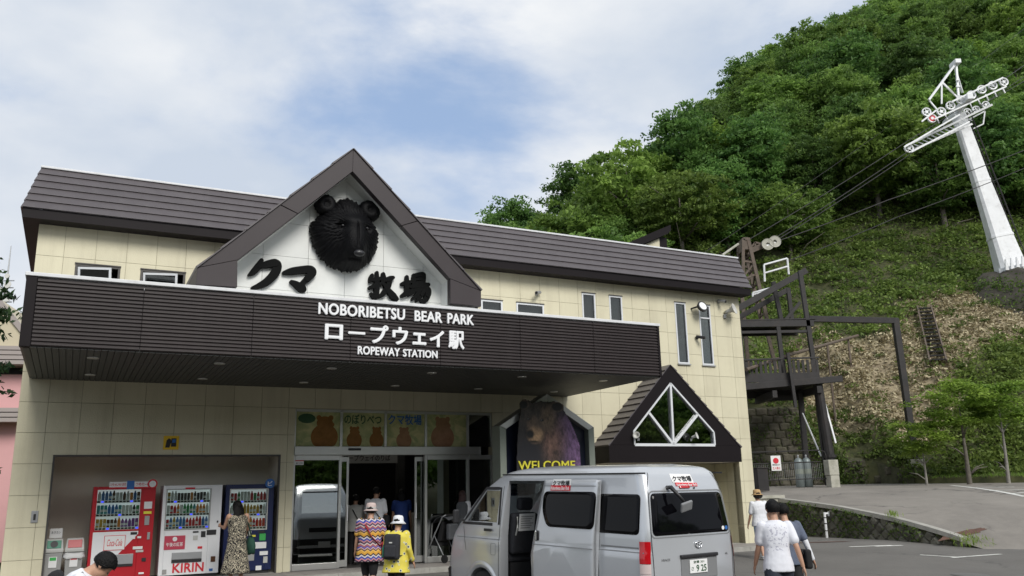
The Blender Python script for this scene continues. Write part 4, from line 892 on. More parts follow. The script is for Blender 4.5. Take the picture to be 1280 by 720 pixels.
# ------------------------------------------------------------------ things on and in front of the station
def local_thing(name, label, cat, s, d, z, rz=0, group=None): return thing(name, label, cat, W(s, d, z), YAW+rz, group)
# ---- carved bear head on the gable (centre of the face at s 0.38, z 6.52; wall at y -3.40)
BH = local_thing('bear_head_sculpture', 'big black carved bear head mounted on the white gable', 'sculpture', 0.335, -3.40, 6.49)
def interp_ang(pts):
    a = sorted((math.atan2(z, x), math.hypot(x, z)) for x, z in pts); an = [q[0] for q in a]; r_ = [q[1] for q in a]
    an = [an[-1]-2*math.pi]+an+[an[0]+2*math.pi]; r_ = [r_[-1]]+r_+[r_[0]]
    return lambda th: float(np.interp(th, an, r_))
face = [(0.66, 0.16), (0.65, -0.10), (0.53, -0.42), (0.21, -0.68), (-0.22, -0.66), (-0.53, -0.40), (-0.65, -0.14), (-0.67, 0.19), (-0.55, 0.30), (-0.40, 0.52), (-0.2, 0.66), (0.0, 0.79), (0.22, 0.70), (0.40, 0.56), (0.55, 0.32)]
rad = interp_ang(face); mb = MB(); NA, NR = 220, 46; vs = []
def gau(x, z, cx, cz, sx_, sz_): return math.exp(-((x-cx)/sx_)**2-((z-cz)/sz_)**2)
def depth(x, z, rho, th):
    d = 0.10+0.36*(1-rho**2.6)**0.8
    u, v = x-0.10, z+0.18
    boxy = 1/(1+math.exp((abs(u)-0.20)*26))*1/(1+math.exp((abs(v+0.05)-0.40)*22))
    d += 0.22*boxy*(0.55+0.45*min(1, max(0, (0.30-v)/0.7)))
    d += 0.10*gau(x, z, 0.10, 0.22, 0.30, 0.12)-0.10*gau(x, z, -0.17, 0.10, 0.085, 0.07)-0.10*gau(x, z, 0.36, 0.10, 0.075, 0.07)
    d -= 0.05*gau(x, z, 0.115, -0.02, 0.018, 0.26)*boxy
    d -= 0.06*gau(x, z, 0.10, -0.54, 0.16, 0.02)
    return d
for i in range(NR+1):
    rho = i/NR
    for j in range(NA):
        th = -math.pi+2*math.pi*j/NA; jag = 1+0.030*math.sin(th*41+math.sin(th*13)*2)+0.02*math.sin(th*73+1)
        rr = rad(th)*rho*(1+(jag-1)*rho**3); x, z = rr*math.cos(th), rr*math.sin(th)
        dp = depth(x, z, rho, th)
        u, v = x-0.10, z+0.18; muz = 1/(1+math.exp((abs(u)-0.22)*26))*1/(1+math.exp((abs(v+0.05)-0.42)*22))
        ang = math.atan2(z-0.12, x-0.10); dist = math.hypot(x-0.10, z-0.12)
        fur = math.sin(ang*34+dist*9+3*math.sin(dist*17+ang*3))*0.5+0.5*math.sin(ang*57-dist*14+2*math.sin(ang*7))
        dp += (0.014*(1-muz)+0.004*muz)*fur*min(1, dist*3.2)
        if i == NR: dp = 0.02
        vs.append((x, -dp, z))
fs = [(i*NA+j, i*NA+(j+1) % NA, (i+1)*NA+(j+1) % NA, (i+1)*NA+j) for i in range(NR) for j in range(NA)]
mb.add(vs, fs); hd_ = mb.build('head', 'black', BH, smooth=True)
M['blacksoft'] = pm('black_resin_smooth', (0.020, 0.020, 0.022), 0.33, bump=0.3, bscale=40)
for sx_, ex, ez in ((-1, -0.42, 0.56), (1, 0.46, 0.56)):
    mb = MB(); T = Matrix.Rotation(R(90), 4, 'X') @ Matrix.Rotation(0, 4, 'Z')
    prof = [(0.02, 0.185), (0.04, 0.18), (0.06, 0.205), (0.11, 0.22), (0.17, 0.19), (0.21, 0.13), (0.225, 0.06), (0.19, -0.02)]
    ringn = 40; rings = []
    for r_, y_ in prof: rings.append([Vector((ex+r_*math.cos(2*math.pi*k/ringn)*(1+0.05*math.sin(k*3.1)), -0.06-y_, ez+r_*math.sin(2*math.pi*k/ringn)*(1+0.05*math.sin(k*2.3)))) for k in range(ringn)])
    mb.loft(rings); mb.build('ear', 'black', BH, smooth=True)
mb = MB(); mb.ellip((0.10, -0.72, -0.50), (0.105, 0.07, 0.065), 18, 10); mb.build('nose', 'blacksoft', BH, smooth=True)
for ex in (-0.145, 0.335): mb = MB(); mb.ellip((ex, -0.42, 0.10), (0.032, 0.03, 0.028), 12, 8); mb.build('eye', 'blacksoft', BH, smooth=True)
# ---- bear standee with its house shaped frame at the entrance
FRM = local_thing('display_frame', 'silver house shaped display frame with dark navy back behind the bear cutout', 'display frame', 5.71, -1.60, -0.12)
def ring_pts(k): return [(-1.25+k, 0.0), (-1.25+k, 3.12-k*0.45), (0, 3.88-k*1.15), (1.25-k, 3.12-k*0.45), (1.25-k, 0.0)]
A_, B_ = ring_pts(0), ring_pts(0.16)
for i in range(4):
    mb = MB(); pl = [A_[i], A_[i+1], B_[i+1], B_[i]]; mb.prism(pl, -0.20, 0.22, 'y'); mb.build('frame_bar', 'alu' if i in (1, 2) else 'frameside', FRM, bevel=0.01)
mb = MB(); mb.prism([(p[0]*0.998, p[1]) for p in B_], -0.02, 0.03, 'y'); mb.build('back_board', 'navyboard', FRM)
ST2 = local_thing('bear_standee', 'life size brown bear photo cutout with purple tinted fur and yellow welcome lettering', 'standee', 5.62, -1.95, -0.13)
ol = [(255, 600), (260, 450), (270, 330), (285, 240), (275, 190), (300, 160), (340, 170), (362, 192), (420, 172), (478, 184), (510, 176), (545, 180), (578, 200), (582, 240), (610, 290), (650, 370), (690, 480), (697, 600)]
def stand_pt(px, py):   # crop pixels to the board plane
    x = 600+px/5.5375; y = 470+py/5.5375
    d = fw + rt*((x-640)/FPX) - up*((y-360)/FPX); o_ = W(5.62, -1.95, -0.13); tt = (o_-Vector((0, 0, CAM_H))).dot(NN)/d.dot(NN); p = Vector((0, 0, CAM_H))+d*tt-o_
    return p.dot(U), p.z
op = [stand_pt(*q) for q in ol]; op = [(op[0][0]-0.02, 0.0)]+op+[(op[-1][0]+0.03, 0.0)]
def inside(pt, poly):
    x, y = pt; c = False; j = len(poly)-1
    for i in range(len(poly)):
        if (poly[i][1] > y) != (poly[j][1] > y) and x < (poly[j][0]-poly[i][0])*(y-poly[i][1])/(poly[j][1]-poly[i][1])+poly[i][0]: c = not c
        j = i
    return c
cs = 0.02; x0, x1 = min(p[0] for p in op), max(p[0] for p in op); z1 = max(p[1] for p in op); gxn, gzn = int((x1-x0)/cs)+2, int(z1/cs)+2
vid = {}; vs = []; fs = []; cols = []
def to_crop(x, z):
    q = W(5.62+x, -1.95, z-0.13)-Vector((0, 0, CAM_H)); dp_ = q.dot(fw); return (640+FPX*q.dot(rt)/dp_-600)*5.5375, (360-FPX*q.dot(up)/dp_-470)*5.5375
def blob(u, v, cx, cy, rx, ry, soft=0.35):
    r_ = math.hypot((u-cx)/rx, (v-cy)/ry); return min(1, max(0, (1+soft-r_)/(2*soft)))
def bear_col(x, z):
    """printed photograph of a bear, in the picture's own coordinates"""
    u, v = to_crop(x, z); n = mnoise.fractal(Vector((x*9, z*5, 0.3)), 0.9, 2.1, 5); st = mnoise.fractal(Vector((x*34+z*12, z*12, 4)), 0.8, 2, 3)
    f = max(0.25, 0.85+0.55*n+0.55*st); c = np.array([0.050, 0.042, 0.042])*f
    def mixc(c, col, a): return c*(1-a)+np.array(col)*a
    c = mixc(c, np.array([0.42, 0.23, 0.50])*f, 0.9*min(1, max(0, (u-470-0.25*(v-300))/150))*min(1, max(0, (v-230)/120)))
    c = mixc(c, np.array([0.42, 0.23, 0.17])*f, 0.75*blob(u, v, 500, 440, 75, 130, 0.6))
    c = mixc(c, np.array([0.02, 0.02, 0.028]), blob(u, v, 330, 560, 110, 120, 0.35))
    c = mixc(c, np.array([0.13, 0.10, 0.08])*f, 0.9*blob(u, v, 395, 285, 110, 100, 0.4))
    c = mixc(c, np.array([0.40, 0.27, 0.16])*f, 0.8*blob(u, v, 470, 300, 45, 75, 0.6))
    c = mixc(c, np.array([0.30, 0.20, 0.13])*f, 0.9*blob(u, v, 365, 345, 38, 60, 0.4))
    c = mixc(c, np.array([0.78, 0.50, 0.28])*max(0.6, f), blob(u, v, 385, 408, 52, 52, 0.3))
    c = mixc(c, (0.012, 0.011, 0.012), blob(u, v, 348, 402, 27, 30, 0.25)); c = mixc(c, (0.02, 0.015, 0.012), blob(u, v, 372, 455, 40, 7, 0.4))
    for ex, ey in ((335, 298), (430, 306)): c = mixc(c, (0.008, 0.007, 0.007), blob(u, v, ex, ey, 13, 9, 0.3)); c = mixc(c, (0.5, 0.5, 0.5), blob(u, v, ex-3, ey-3, 3, 3, 0.4))
    for ex, ey, rx, ry in ((303, 195, 34, 36), (535, 210, 48, 38)): c = mixc(c, np.array([0.26, 0.19, 0.14])*f, blob(u, v, ex, ey, rx, ry, 0.12)); c = mixc(c, (0.010, 0.010, 0.012), blob(u, v, ex, ey+4, rx*0.78, ry*0.78, 0.15))
    return np.clip(c*0.55, 0.002, 0.9)
def vget(i, j):
    if (i, j) not in vid:
        vid[(i, j)] = len(vs); x, z = x0+i*cs, j*cs; vs.append((x, 0, z)); cols.append((*bear_col(x, z), 1))
    return vid[(i, j)]
for i in range(gxn):
    for j in range(gzn):
        if inside((x0+(i+0.5)*cs, (j+0.5)*cs), op): fs.append((vget(i, j), vget(i+1, j), vget(i+1, j+1), vget(i, j+1)))
me = bpy.data.meshes.new('cutout_board'); me.from_pydata(vs, [], fs); ca = me.color_attributes.new('Col', 'FLOAT_COLOR', 'POINT'); ca.data.foreach_set('color', np.array(cols, np.float32).ravel()); M['bearcut'] = vcol_mat('bear_photo_print', 0.45); me.materials.append(M['bearcut'])
cb = ob('cutout_board', me, ST2); q = cb.modifiers.new('thick', 'SOLIDIFY'); q.thickness = 0.03; q.offset = -1
wl = stand_pt(262, 604); wr = stand_pt(655, 604)
letter_line('letter', 'WELCOME', wl[0], wr[0], wl[1]-0.15, wl[1]+0.05, -0.03, 0.028, 'yellowprint', ST2, 0.012)
mb = MB(); mb.box(-0.7, 0.7, 0.06, 0.35, -0.0, 0.05); mb.build('standee_base', 'vantrim', ST2)
# ---- small wall signs
sg = local_thing('vending_sign', 'small square yellow pictogram sign on the wall above the vending recess', 'sign', -2.255, -0.001, 2.695)
mb = MB(); mb.box(-0.15, 0.15, -0.014, -0.001, -0.14, 0.14); mb.build('plate', 'yellow', sg, bevel=0.004)
mb = MB(); mb.box(0.0, 0.10, -0.018, -0.0145, -0.08, 0.09); mb.prism([(-0.11, -0.10), (-0.03, -0.10), (0.005, 0.02), (-0.01, 0.07), (-0.05, 0.09), (-0.09, 0.05)], -0.018, -0.0145, 'y'); mb.build('pictogram', 'blackprint', sg)
mb = MB(); mb.box(0.02, 0.085, -0.021, -0.0185, 0.0, 0.07); mb.build('pictogram_window', 'blueprint', sg)
sg = local_thing('intercom_plate', 'grey metal service plate on the left end of the wall', 'wall plate', -4.60, -0.001, 1.29)
mb = MB(); mb.box(-0.06, 0.06, -0.02, -0.001, -0.11, 0.11); mb.build('plate', 'galv', sg, bevel=0.005); mb = MB(); mb.box(-0.02, 0.02, -0.028, -0.0205, -0.06, 0.05); mb.build('button', 'vantrim', sg)
sg = local_thing('door_sticker_sign', 'small red and white security sign at the top of the left shop window', 'sign', 0.42, 0.06, 2.33)
mb = MB(); mb.box(-0.10, 0.10, -0.012, 0.0, -0.02, 0.11); mb.build('upper_field', 'redprint', sg); mb = MB(); mb.box(-0.10, 0.10, -0.012, 0.0, -0.10, -0.021); mb.build('lower_field', 'whiteprint', sg); letter('lettering', 'SECOM', -0.075, 0.075, -0.085, -0.045, -0.014, 0.002, 'blackprint', sg, 0.015)
# ---- cameras, floodlight, horns on the upper wall
def bullet_cam(label, s, z, mat, rz):
    t_ = local_thing('security_camera', label, 'camera', s, -0.002, z)
    mb = MB(); mb.lathe([(0.05, 0), (0.05, 0.03), (0.02, 0.05), (0.02, 0.12)], (0, 0, 0), 12, T=Matrix.Rotation(R(90), 4, 'X')); mb.build('bracket', mat, t_)
    mb = MB(); a = Vector((0, -0.12, 0)); dr = Vector((math.sin(rz), -math.cos(rz), -0.25)).normalized(); mb.tube([a-dr*0.09, a+dr*0.16], [0.045, 0.045], 12); mb.build('housing', mat, t_)
    mb = MB(); mb.tube([a+dr*0.161, a+dr*0.175], [0.036, 0.036], 12); mb.build('lens', 'blackprint', t_)
bullet_cam('grey security camera on the upper wall left of the narrow windows', 6.50, 6.62, 'galv', -0.9)
bullet_cam('small black security camera on the wall between the two tall windows', 11.75, 5.755, 'vantrim', 0.6)
bullet_cam('small pale security camera on the wall near the right roof corner', 12.655, 6.89, 'galv', 0.3)
t_ = local_thing('floodlight', 'round black floodlight with white lens on an arm between the tall windows', 'floodlight', 11.72, -0.002, 6.60)
mb = MB(); mb.tube([(-0.1, 0, 0), (-0.05, -0.18, 0.02), (0.06, -0.24, 0.02)], 0.025, 8); mb.build('arm', 'vantrim', t_)
Tz = Matrix.Rotation(R(68), 4, 'X'); mb = MB(); mb.lathe([(0.06, -0.10), (0.15, -0.04), (0.165, 0.02), (0.165, 0.05), (0.125, 0.05)], (0.09, -0.26, 0.02), 22, T=Tz); mb.build('housing', 'vantrim', t_, smooth=False)
mb = MB(); mb.lathe([(0.123, 0.03), (0.123, 0.052)], (0.09, -0.26, 0.02), 22, T=Tz); mb.build('lens', 'white', t_)
def horn(name, label, s, d, z, sc_=1.0, rz=0.5, tilt=-15):
    t_ = local_thing(name, label, 'loudspeaker', s, d, z, rz)
    Th = Matrix.Rotation(R(90+tilt), 4, 'X'); mb = MB(); mb.lathe([(0.05*sc_, -0.10*sc_), (0.06*sc_, 0.0), (0.07*sc_, 0.08*sc_), (0.11*sc_, 0.15*sc_), (0.17*sc_, 0.20*sc_), (0.165*sc_, 0.205*sc_), (0.09*sc_, 0.14*sc_), (0.03*sc_, 0.08*sc_)], (0, -0.14*sc_, 0), 20, T=Th); mb.build('horn', 'plasticlight', t_, smooth=True)
    mb = MB(); mb.bar((0, 0, -0.16*sc_), (0, -0.14*sc_, -0.02), 0.03*sc_); mb.box(-0.05*sc_, 0.05*sc_, -0.05*sc_, 0.0, -0.2*sc_, -0.08*sc_); mb.build('bracket', 'galv', t_)
horn('horn_speaker', 'grey horn loudspeaker on the wall under the right roof corner', 12.84, -0.003, 6.60)
horn('horn_speaker', 'small pale horn at the left end of the porch window', 8.93, PF-0.03, 2.86, 0.55, -0.9)
horn('horn_speaker', 'small pale horn in front of the right porch window pane', 10.62, PF-0.03, 2.86, 0.55, 0.6)
# ---- vending machines
DR = [('can_red', (0.50, 0.02, 0.03)), ('can_green', (0.03, 0.26, 0.08)), ('can_blue', (0.04, 0.16, 0.42)), ('can_brown', (0.10, 0.045, 0.02)), ('can_gold', (0.52, 0.33, 0.05)), ('can_white', (0.62, 0.64, 0.62)), ('can_orange', (0.62, 0.22, 0.03)), ('can_dark', (0.03, 0.025, 0.03)), ('can_teal', (0.05, 0.30, 0.32)), ('can_purple', (0.22, 0.07, 0.30))]
for k, c in DR: M[k] = pm(k, c, 0.3)
DK = [k for k, _ in DR]
def drinks(x0, x1, y, z, n, tall, palette, parent, seed):
    rr = random.Random(seed); mb = MB(); mats = list(dict.fromkeys(palette))+['can_white', 'whiteprint']; p_ = (x1-x0)/n; k = 0
    while k < n:
        run = rr.choice([1, 1, 2, 3]); pal = rr.choice(palette); hh = tall*rr.uniform(0.82, 1.0); cap = rr.random() < 0.6
        for _ in range(run):
            if k >= n: break
            cx = x0+(k+0.5)*p_; r_ = p_*0.46; mi = mats.index(pal)
            if cap: prof = [(r_, 0), (r_, hh*0.70), (r_*0.5, hh*0.88), (r_*0.5, hh)]
            else: prof = [(r_*0.9, 0), (r_, 0.01), (r_, hh*0.84), (r_*0.82, hh*0.90)]
            mb.lathe(prof, (cx, y, z), 9, mi)
            mb.lathe([(r_*1.015, hh*0.2), (r_*1.015, hh*0.46)], (cx, y, z), 9, mats.index(rr.choice(['can_white', pal])), cap=False); k += 1
    return mb.build('drink_row', mats, parent)
def vend(name, label, s0, s1, zt, mat, win, rows, seeds, pals, npr, frame_mat):
    """cabinet standing in the recess; win = (x0, x1, z0, z1) of the display"""
    wd = s1-s0; v = local_thing(name, label, 'vending machine', (s0+s1)/2, 0.10, 0.0)
    yF, D_ = 0.0, 0.72; x0, x1, z0, z1 = win
    mb = MB(); mb.box(-wd/2, wd/2, 0.13, D_, 0.06, zt); mb.box(-wd/2, x0, yF, 0.128, 0.06, zt); mb.box(x1, wd/2, yF, 0.128, 0.06, zt); mb.box(x0+0.001, x1-0.001, yF, 0.128, 0.06, z0); mb.box(x0+0.001, x1-0.001, yF, 0.128, z1, zt)
    mb.build('cabinet', mat, v, bevel=0.006)
    mb = MB(); mb.box(-wd/2+0.04, wd/2-0.04, 0.04, D_-0.04, 0.0, 0.059); mb.build('plinth', 'vantrim', v)
    mb = MB(); mb.box(x0, x1, 0.118, 0.1275, z0, z1); mb.build('display_back', 'display', v)
    fr_ = MB(); t_ = 0.02
    fr_.box(x0-t_, x0, -0.012, -0.0005, z0-t_, z1+t_); fr_.box(x1, x1+t_, -0.012, -0.0005, z0-t_, z1+t_); fr_.box(x0, x1, -0.012, -0.0005, z1, z1+t_); fr_.box(x0, x1, -0.012, -0.0005, z0-t_, z0); fr_.build('display_frame', frame_mat, v)
    hh = (z1-z0)/rows
    for r_ in range(rows):
        zb = z0+(rows-1-r_)*hh
        mb = MB(); mb.box(x0+0.002, x1-0.002, 0.004, 0.116, zb, zb+0.052); sh = mb.build('shelf', 'whiteprint', v)
        mb = MB(); n = npr
        for k in range(n): 
            cx = x0+(k+0.5)*(x1-x0)/n; mb.box(cx-0.024, cx+0.024, 0.0005, 0.0035, zb+0.010, zb+0.040, 1 if (k*7+r_*5+seeds) % 8 == 0 else 0)
        mb.build('buttons', ['blackprint', 'bluelamp'], sh)
        drinks(x0+0.01, x1-0.01, 0.065, zb+0.0525, npr, hh-0.07, pals[r_], v, seeds*10+r_)
    mb = MB(); mb.box(x0, x1, -0.006, -0.002, z0, z1); mb.build('display_glass', 'clear', v)
    return v, wd
v, wd = vend('vending_machine', 'red drinks vending machine, leftmost of the three in the recess', -3.62, -2.47, 1.83, 'red', (-0.50, 0.30, 0.99, 1.77), 3, 1, [['can_green', 'can_orange', 'can_blue', 'can_white', 'can_dark', 'can_brown'], ['can_dark', 'can_dark', 'can_green', 'can_white', 'can_teal', 'can_blue'], ['can_purple', 'can_red', 'can_gold', 'can_brown', 'can_orange']], 12, 'red')
mb = MB(); mb.prism([(-0.52, 0.30), (-0.24, 0.30), (0.30, 0.90), (0.30, 0.955), (-0.52, 0.955)], -0.004, -0.0006, 'y'); mb.build('white_panel', 'white', v)
mb = MB(); mb.box(-0.31, 0.075, -0.012, -0.0045, 0.60, 0.885); lp = mb.build('logo_plate', 'redprint', v); mb = MB(); mb.box(-0.30, 0.065, -0.015, -0.0125, 0.61, 0.875); mb.build('logo_field', 'whiteprint', v)
letter('lettering', 'Coca-Cola', -0.255, 0.02, 0.68, 0.81, -0.018, 0.002, 'redprint', v, 0.004, shear=0.35)
mb = MB(); mb.box(-0.20, 0.24, -0.02, -0.0045, 0.33, 0.52); mb.build('delivery_door', 'galv', v, bevel=0.006); mb = MB(); mb.box(-0.20, 0.24, -0.02, -0.0045, 0.285, 0.329); mb.build('delivery_sill', 'vantrim', v)
for nm, b_, mt in (('bill_slot', (0.16, 0.28, 0.885, 0.935), 'vantrim'), ('coin_slot', (0.47, 0.52, 0.78, 0.92), 'galv'), ('coin_tray', (0.40, 0.48, 0.36, 0.43), 'vantrim'), ('price_card', (0.22, 0.40, 0.60, 0.655), 'whiteprint'), ('price_card', (0.28, 0.42, 0.54, 0.585), 'plasticlight'), ('notice_card', (0.37, 0.52, 1.38, 1.52), 'whiteprint'), ('notice_card', (0.37, 0.52, 1.28, 1.33), 'yellowprint'), ('card_reader', (0.40, 0.49, 1.06, 1.24), 'plasticgrey'), ('label_card', (0.18, 0.25, 0.80, 0.84), 'whiteprint'), ('label_card', (0.29, 0.36, 0.81, 0.85), 'whiteprint'), ('label_card', (0.36, 0.46, 0.12, 0.155), 'whiteprint')):
    mb = MB(); mb.box(b_[0], b_[1], -0.016, -0.0046, b_[2], b_[3]); mb.build(nm, mt, v, bevel=0.003)
mb = MB(); mb.box(-0.30, 0.02, -0.03, 0.02, 1.79, 1.92); mb.box(0.16, 0.48-0.02, -0.03, 0.02, 1.79, 1.92); hb = mb.build('header_sign', 'whiteprint', v); mb = MB(); mb.box(0.021, 0.159, -0.034, 0.02, 1.77, 1.94); mb.build('header_sign', 'blueprint', v)
mb = MB(); mb.box(-0.30, 0.02, -0.034, -0.0305, 1.79, 1.815); mb.box(0.16, 0.46, -0.034, -0.0305, 1.79, 1.815); mb.build('header_stripe', 'redprint', v)
letter('lettering', 'いらっしゃいませ', -0.28, 0.0, 1.84, 1.90, -0.034, 0.003, 'redprint', v, 0.01); letter('lettering', 'つめた~い', 0.18, 0.44, 1.84, 1.90, -0.034, 0.003, 'redprint', v, 0.01)
mb = MB(); mb.lathe([(0.095, -0.012), (0.095, 0.012)], (0.50, -0.02, 1.87), 22, T=Matrix.Rotation(R(90), 4, 'X')); mb.build('round_badge', 'redprint', v); mb = MB(); mb.lathe([(0.05, 0), (0.065, 0), (0.065, 0.014), (0.05, 0.014)], (0.50, -0.026, 1.87), 22, T=Matrix.Rotation(R(90), 4, 'X')); mb.build('badge_ring', 'whiteprint', v)
v, wd = vend('vending_machine', 'white drinks vending machine in the middle, with big red lettering low on its front', -2.325, -1.165, 1.83, 'white', (-0.50, 0.34, 0.96, 1.74), 3, 2, [['can_brown', 'can_dark', 'can_gold', 'can_brown', 'can_white', 'can_orange'], ['can_green', 'can_orange', 'can_green', 'can_white', 'can_blue', 'can_teal', 'can_red'], ['can_white', 'can_red', 'can_gold', 'can_orange', 'can_brown', 'can_blue']], 13, 'plasticgrey')
mb = MB(); mb.box(-0.50, -0.10, -0.012, -0.0005, 0.56, 0.83); mb.build('poster', 'pinkprint', v, bevel=0.003); letter('lettering', '午後の紅茶', -0.46, -0.14, 0.62, 0.70, -0.0145, 0.002, 'whiteprint', v, 0.01)
mb = MB(); mb.lathe([(0.045, 0), (0.045, 0.002)], (-0.30, -0.0125, 0.765), 14, T=Matrix.Rotation(R(90), 4, 'X')); mb.build('poster_rose', 'whiteprint', v)
mb = MB(); mb.box(-0.34, 0.24, -0.02, -0.0005, 0.36, 0.50); mb.build('delivery_door', 'galv', v, bevel=0.006); mb = MB(); mb.box(-0.34, 0.24, -0.02, -0.0005, 0.30, 0.358); mb.build('delivery_sill', 'vantrim', v)
letter_line('letter', 'KIRIN', -0.31, 0.29, 0.105, 0.285, -0.012, 0.011, 'redprint', v, 0.02)
for nm, b_, mt in (('bill_slot', (0.04, 0.15, 0.875, 0.905), 'vantrim'), ('coin_panel', (0.05, 0.14, 0.73, 0.82), 'plasticlight'), ('card_reader', (0.20, 0.29, 0.78, 0.90), 'vantrim'), ('coin_slot', (0.31, 0.50, 0.82, 0.92), 'vantrim'), ('label_card', (0.15, 0.24, 0.555, 0.60), 'redprint'), ('eco_badge', (0.42, 0.51, 0.28, 0.39), 'can_brown'), ('lock', (0.50, 0.53, 1.06, 1.10), 'vantrim'), ('brand_strip', (-0.16, 0.03, 1.752, 1.785), 'redprint'), ('eco_badge', (0.40, 0.47, 0.10, 0.15), 'blueprint'), ('label_card', (-0.50, -0.42, 0.09, 0.18), 'plasticgrey')):
    mb = MB(); mb.box(b_[0], b_[1], -0.014, -0.0006, b_[2], b_[3]); mb.build(nm, mt, v, bevel=0.003)
v, wd = vend('vending_machine', 'navy blue drinks vending machine at the right end of the recess', -1.09, -0.09, 1.83, 'navy', (-0.40, 0.36, 0.90, 1.72), 3, 3, [['can_white', 'can_teal', 'can_gold', 'can_green', 'can_red'], ['can_brown', 'can_gold', 'can_green', 'can_white'], ['can_red', 'can_red', 'can_orange', 'can_red']], 11, 'plasticlight')
for nm, b_, mt in (('green_sticker', (0.23, 0.36, 0.66, 0.80), 'greenprint'), ('coin_slot', (0.20, 0.34, 0.81, 0.86), 'vantrim'), ('notice_card', (0.06, 0.38, 0.50, 0.63), 'whiteprint'), ('label_card', (0.05, 0.15, 0.74, 0.78), 'yellowprint'), ('label_card', (0.25, 0.42, 0.36, 0.44), 'whiteprint'), ('label_card', (0.33, 0.42, 0.20, 0.33), 'plasticlight'), ('label_card', (-0.02, 0.06, 0.76, 0.86), 'plasticlight'), ('delivery_door', (-0.36, 0.14, 0.26, 0.44), 'plasticgrey'), ('crest_badge', (0.18, 0.30, 0.06, 0.15), 'whiteprint')):
    mb = MB(); mb.box(b_[0], b_[1], -0.014, -0.0006, b_[2], b_[3]); mb.build(nm, mt, v, bevel=0.003)
mb = MB(); mb.lathe([(0.10, -0.012), (0.10, 0.012)], (0.40, -0.03, 1.84), 22, T=Matrix.Rotation(R(90), 4, 'X')); mb.build('round_badge', 'blueprint', v); letter('lettering', 'ビ', 0.35, 0.45, 1.79, 1.89, -0.046, 0.003, 'whiteprint', v, 0.02)
# ---- recycling bins
def recycling_bin(label, s, lid_mat, wd, h_, sign=False, wrap=False):
    t_ = local_thing('recycling_bin', label, 'bin', s, 0.28, 0.0)
    mb = MB(); b0, b1 = wd*0.40, wd*0.47; mb.loft([[(-b0, -0.15, 0), (b0, -0.15, 0), (b0, 0.15, 0), (-b0, 0.15, 0)], [(-b1, -0.17, h_*0.70), (b1, -0.17, h_*0.70), (b1, 0.17, h_*0.70), (-b1, 0.17, h_*0.70)]]); mb.build('bin_body', 'plasticgrey', t_, bevel=0.02)
    mb = MB(); b2 = wd*0.5; mb.loft([[(-b2, -0.19, h_*0.701), (b2, -0.19, h_*0.701), (b2, 0.19, h_*0.701), (-b2, 0.19, h_*0.701)], [(-b2, -0.19, h_*0.76), (b2, -0.19, h_*0.76), (b2, 0.19, h_*0.76), (-b2, 0.19, h_*0.76)], [(-b2*0.86, -0.10, h_), (b2*0.86, -0.10, h_), (b2*0.86, 0.17, h_), (-b2*0.86, 0.17, h_)]]); mb.build('lid', 'plasticlight', t_, bevel=0.015)
    T = Matrix.Translation((0, -0.15, h_*0.88)) @ Matrix.Rotation(R(-20), 4, 'X'); mb = MB(); mb.box(-b2*0.72, b2*0.72, -0.012, 0.0, -h_*0.09, h_*0.09, T=T); mb.build('lid_panel', lid_mat, t_, bevel=0.004)
    if not wrap: mb = MB(); mb.lathe([(0.065, 0.0), (0.065, 0.02)], (0, 0, 0), 18, T=T @ Matrix.Translation((0, -0.001, 0)) @ Matrix.Rotation(R(90), 4, 'X')); mb.build('hole', 'blackprint', t_)
    mb = MB(); T2 = Matrix.Translation((0, -0.165, h_*0.50)); mb.box(-0.07, 0.07, -0.012, -0.006, -0.1, 0.1, T=T2); mb.build('label_card', 'whiteprint', t_); mb = MB(); mb.box(-0.055, 0.055, -0.015, -0.0125, 0.03, 0.09, T=T2); mb.build('label_card', 'greenprint' if not wrap else 'redprint', t_)
    if sign: mb = MB(); mb.box(-0.10, 0.12, 0.05, 0.065, h_+0.01, h_+0.19); mb.box(-0.01, 0.01, 0.066, 0.08, h_-0.2, h_+0.15); mb.build('top_card', 'whiteprint', t_); letter('lettering', 'あきカン', -0.07, 0.09, h_+0.09, h_+0.14, 0.046, 0.003, 'blackprint', t_, 0.0)
    if wrap:
        mb = MB(); ring = []
        for k, (zz, rr_) in enumerate(((0.56, 0.53), (0.60, 0.60), (0.66, 0.54), (0.69, 0.58))): ring.append([(math.copysign(abs(math.cos(a))**0.5, math.cos(a))*wd*rr_+0.01*math.sin(a*9+k*2), math.copysign(abs(math.sin(a))**0.5, math.sin(a))*0.2*rr_/0.5*0.97, h_*zz+0.008*math.sin(a*7+k)) for a in [2*math.pi*q/28 for q in range(28)]])
        mb.loft(ring, cap=False); mb.build('bag_rim', 'whiteprint', t_, smooth=True)
recycling_bin('grey recycling bin with green lid panel and a card on top', -4.22, 'greenp', 0.34, 0.86, sign=True)
recycling_bin('grey recycling bin with red lid panel and a plastic bag rim', -3.86, 'red', 0.34, 0.86, wrap=True)
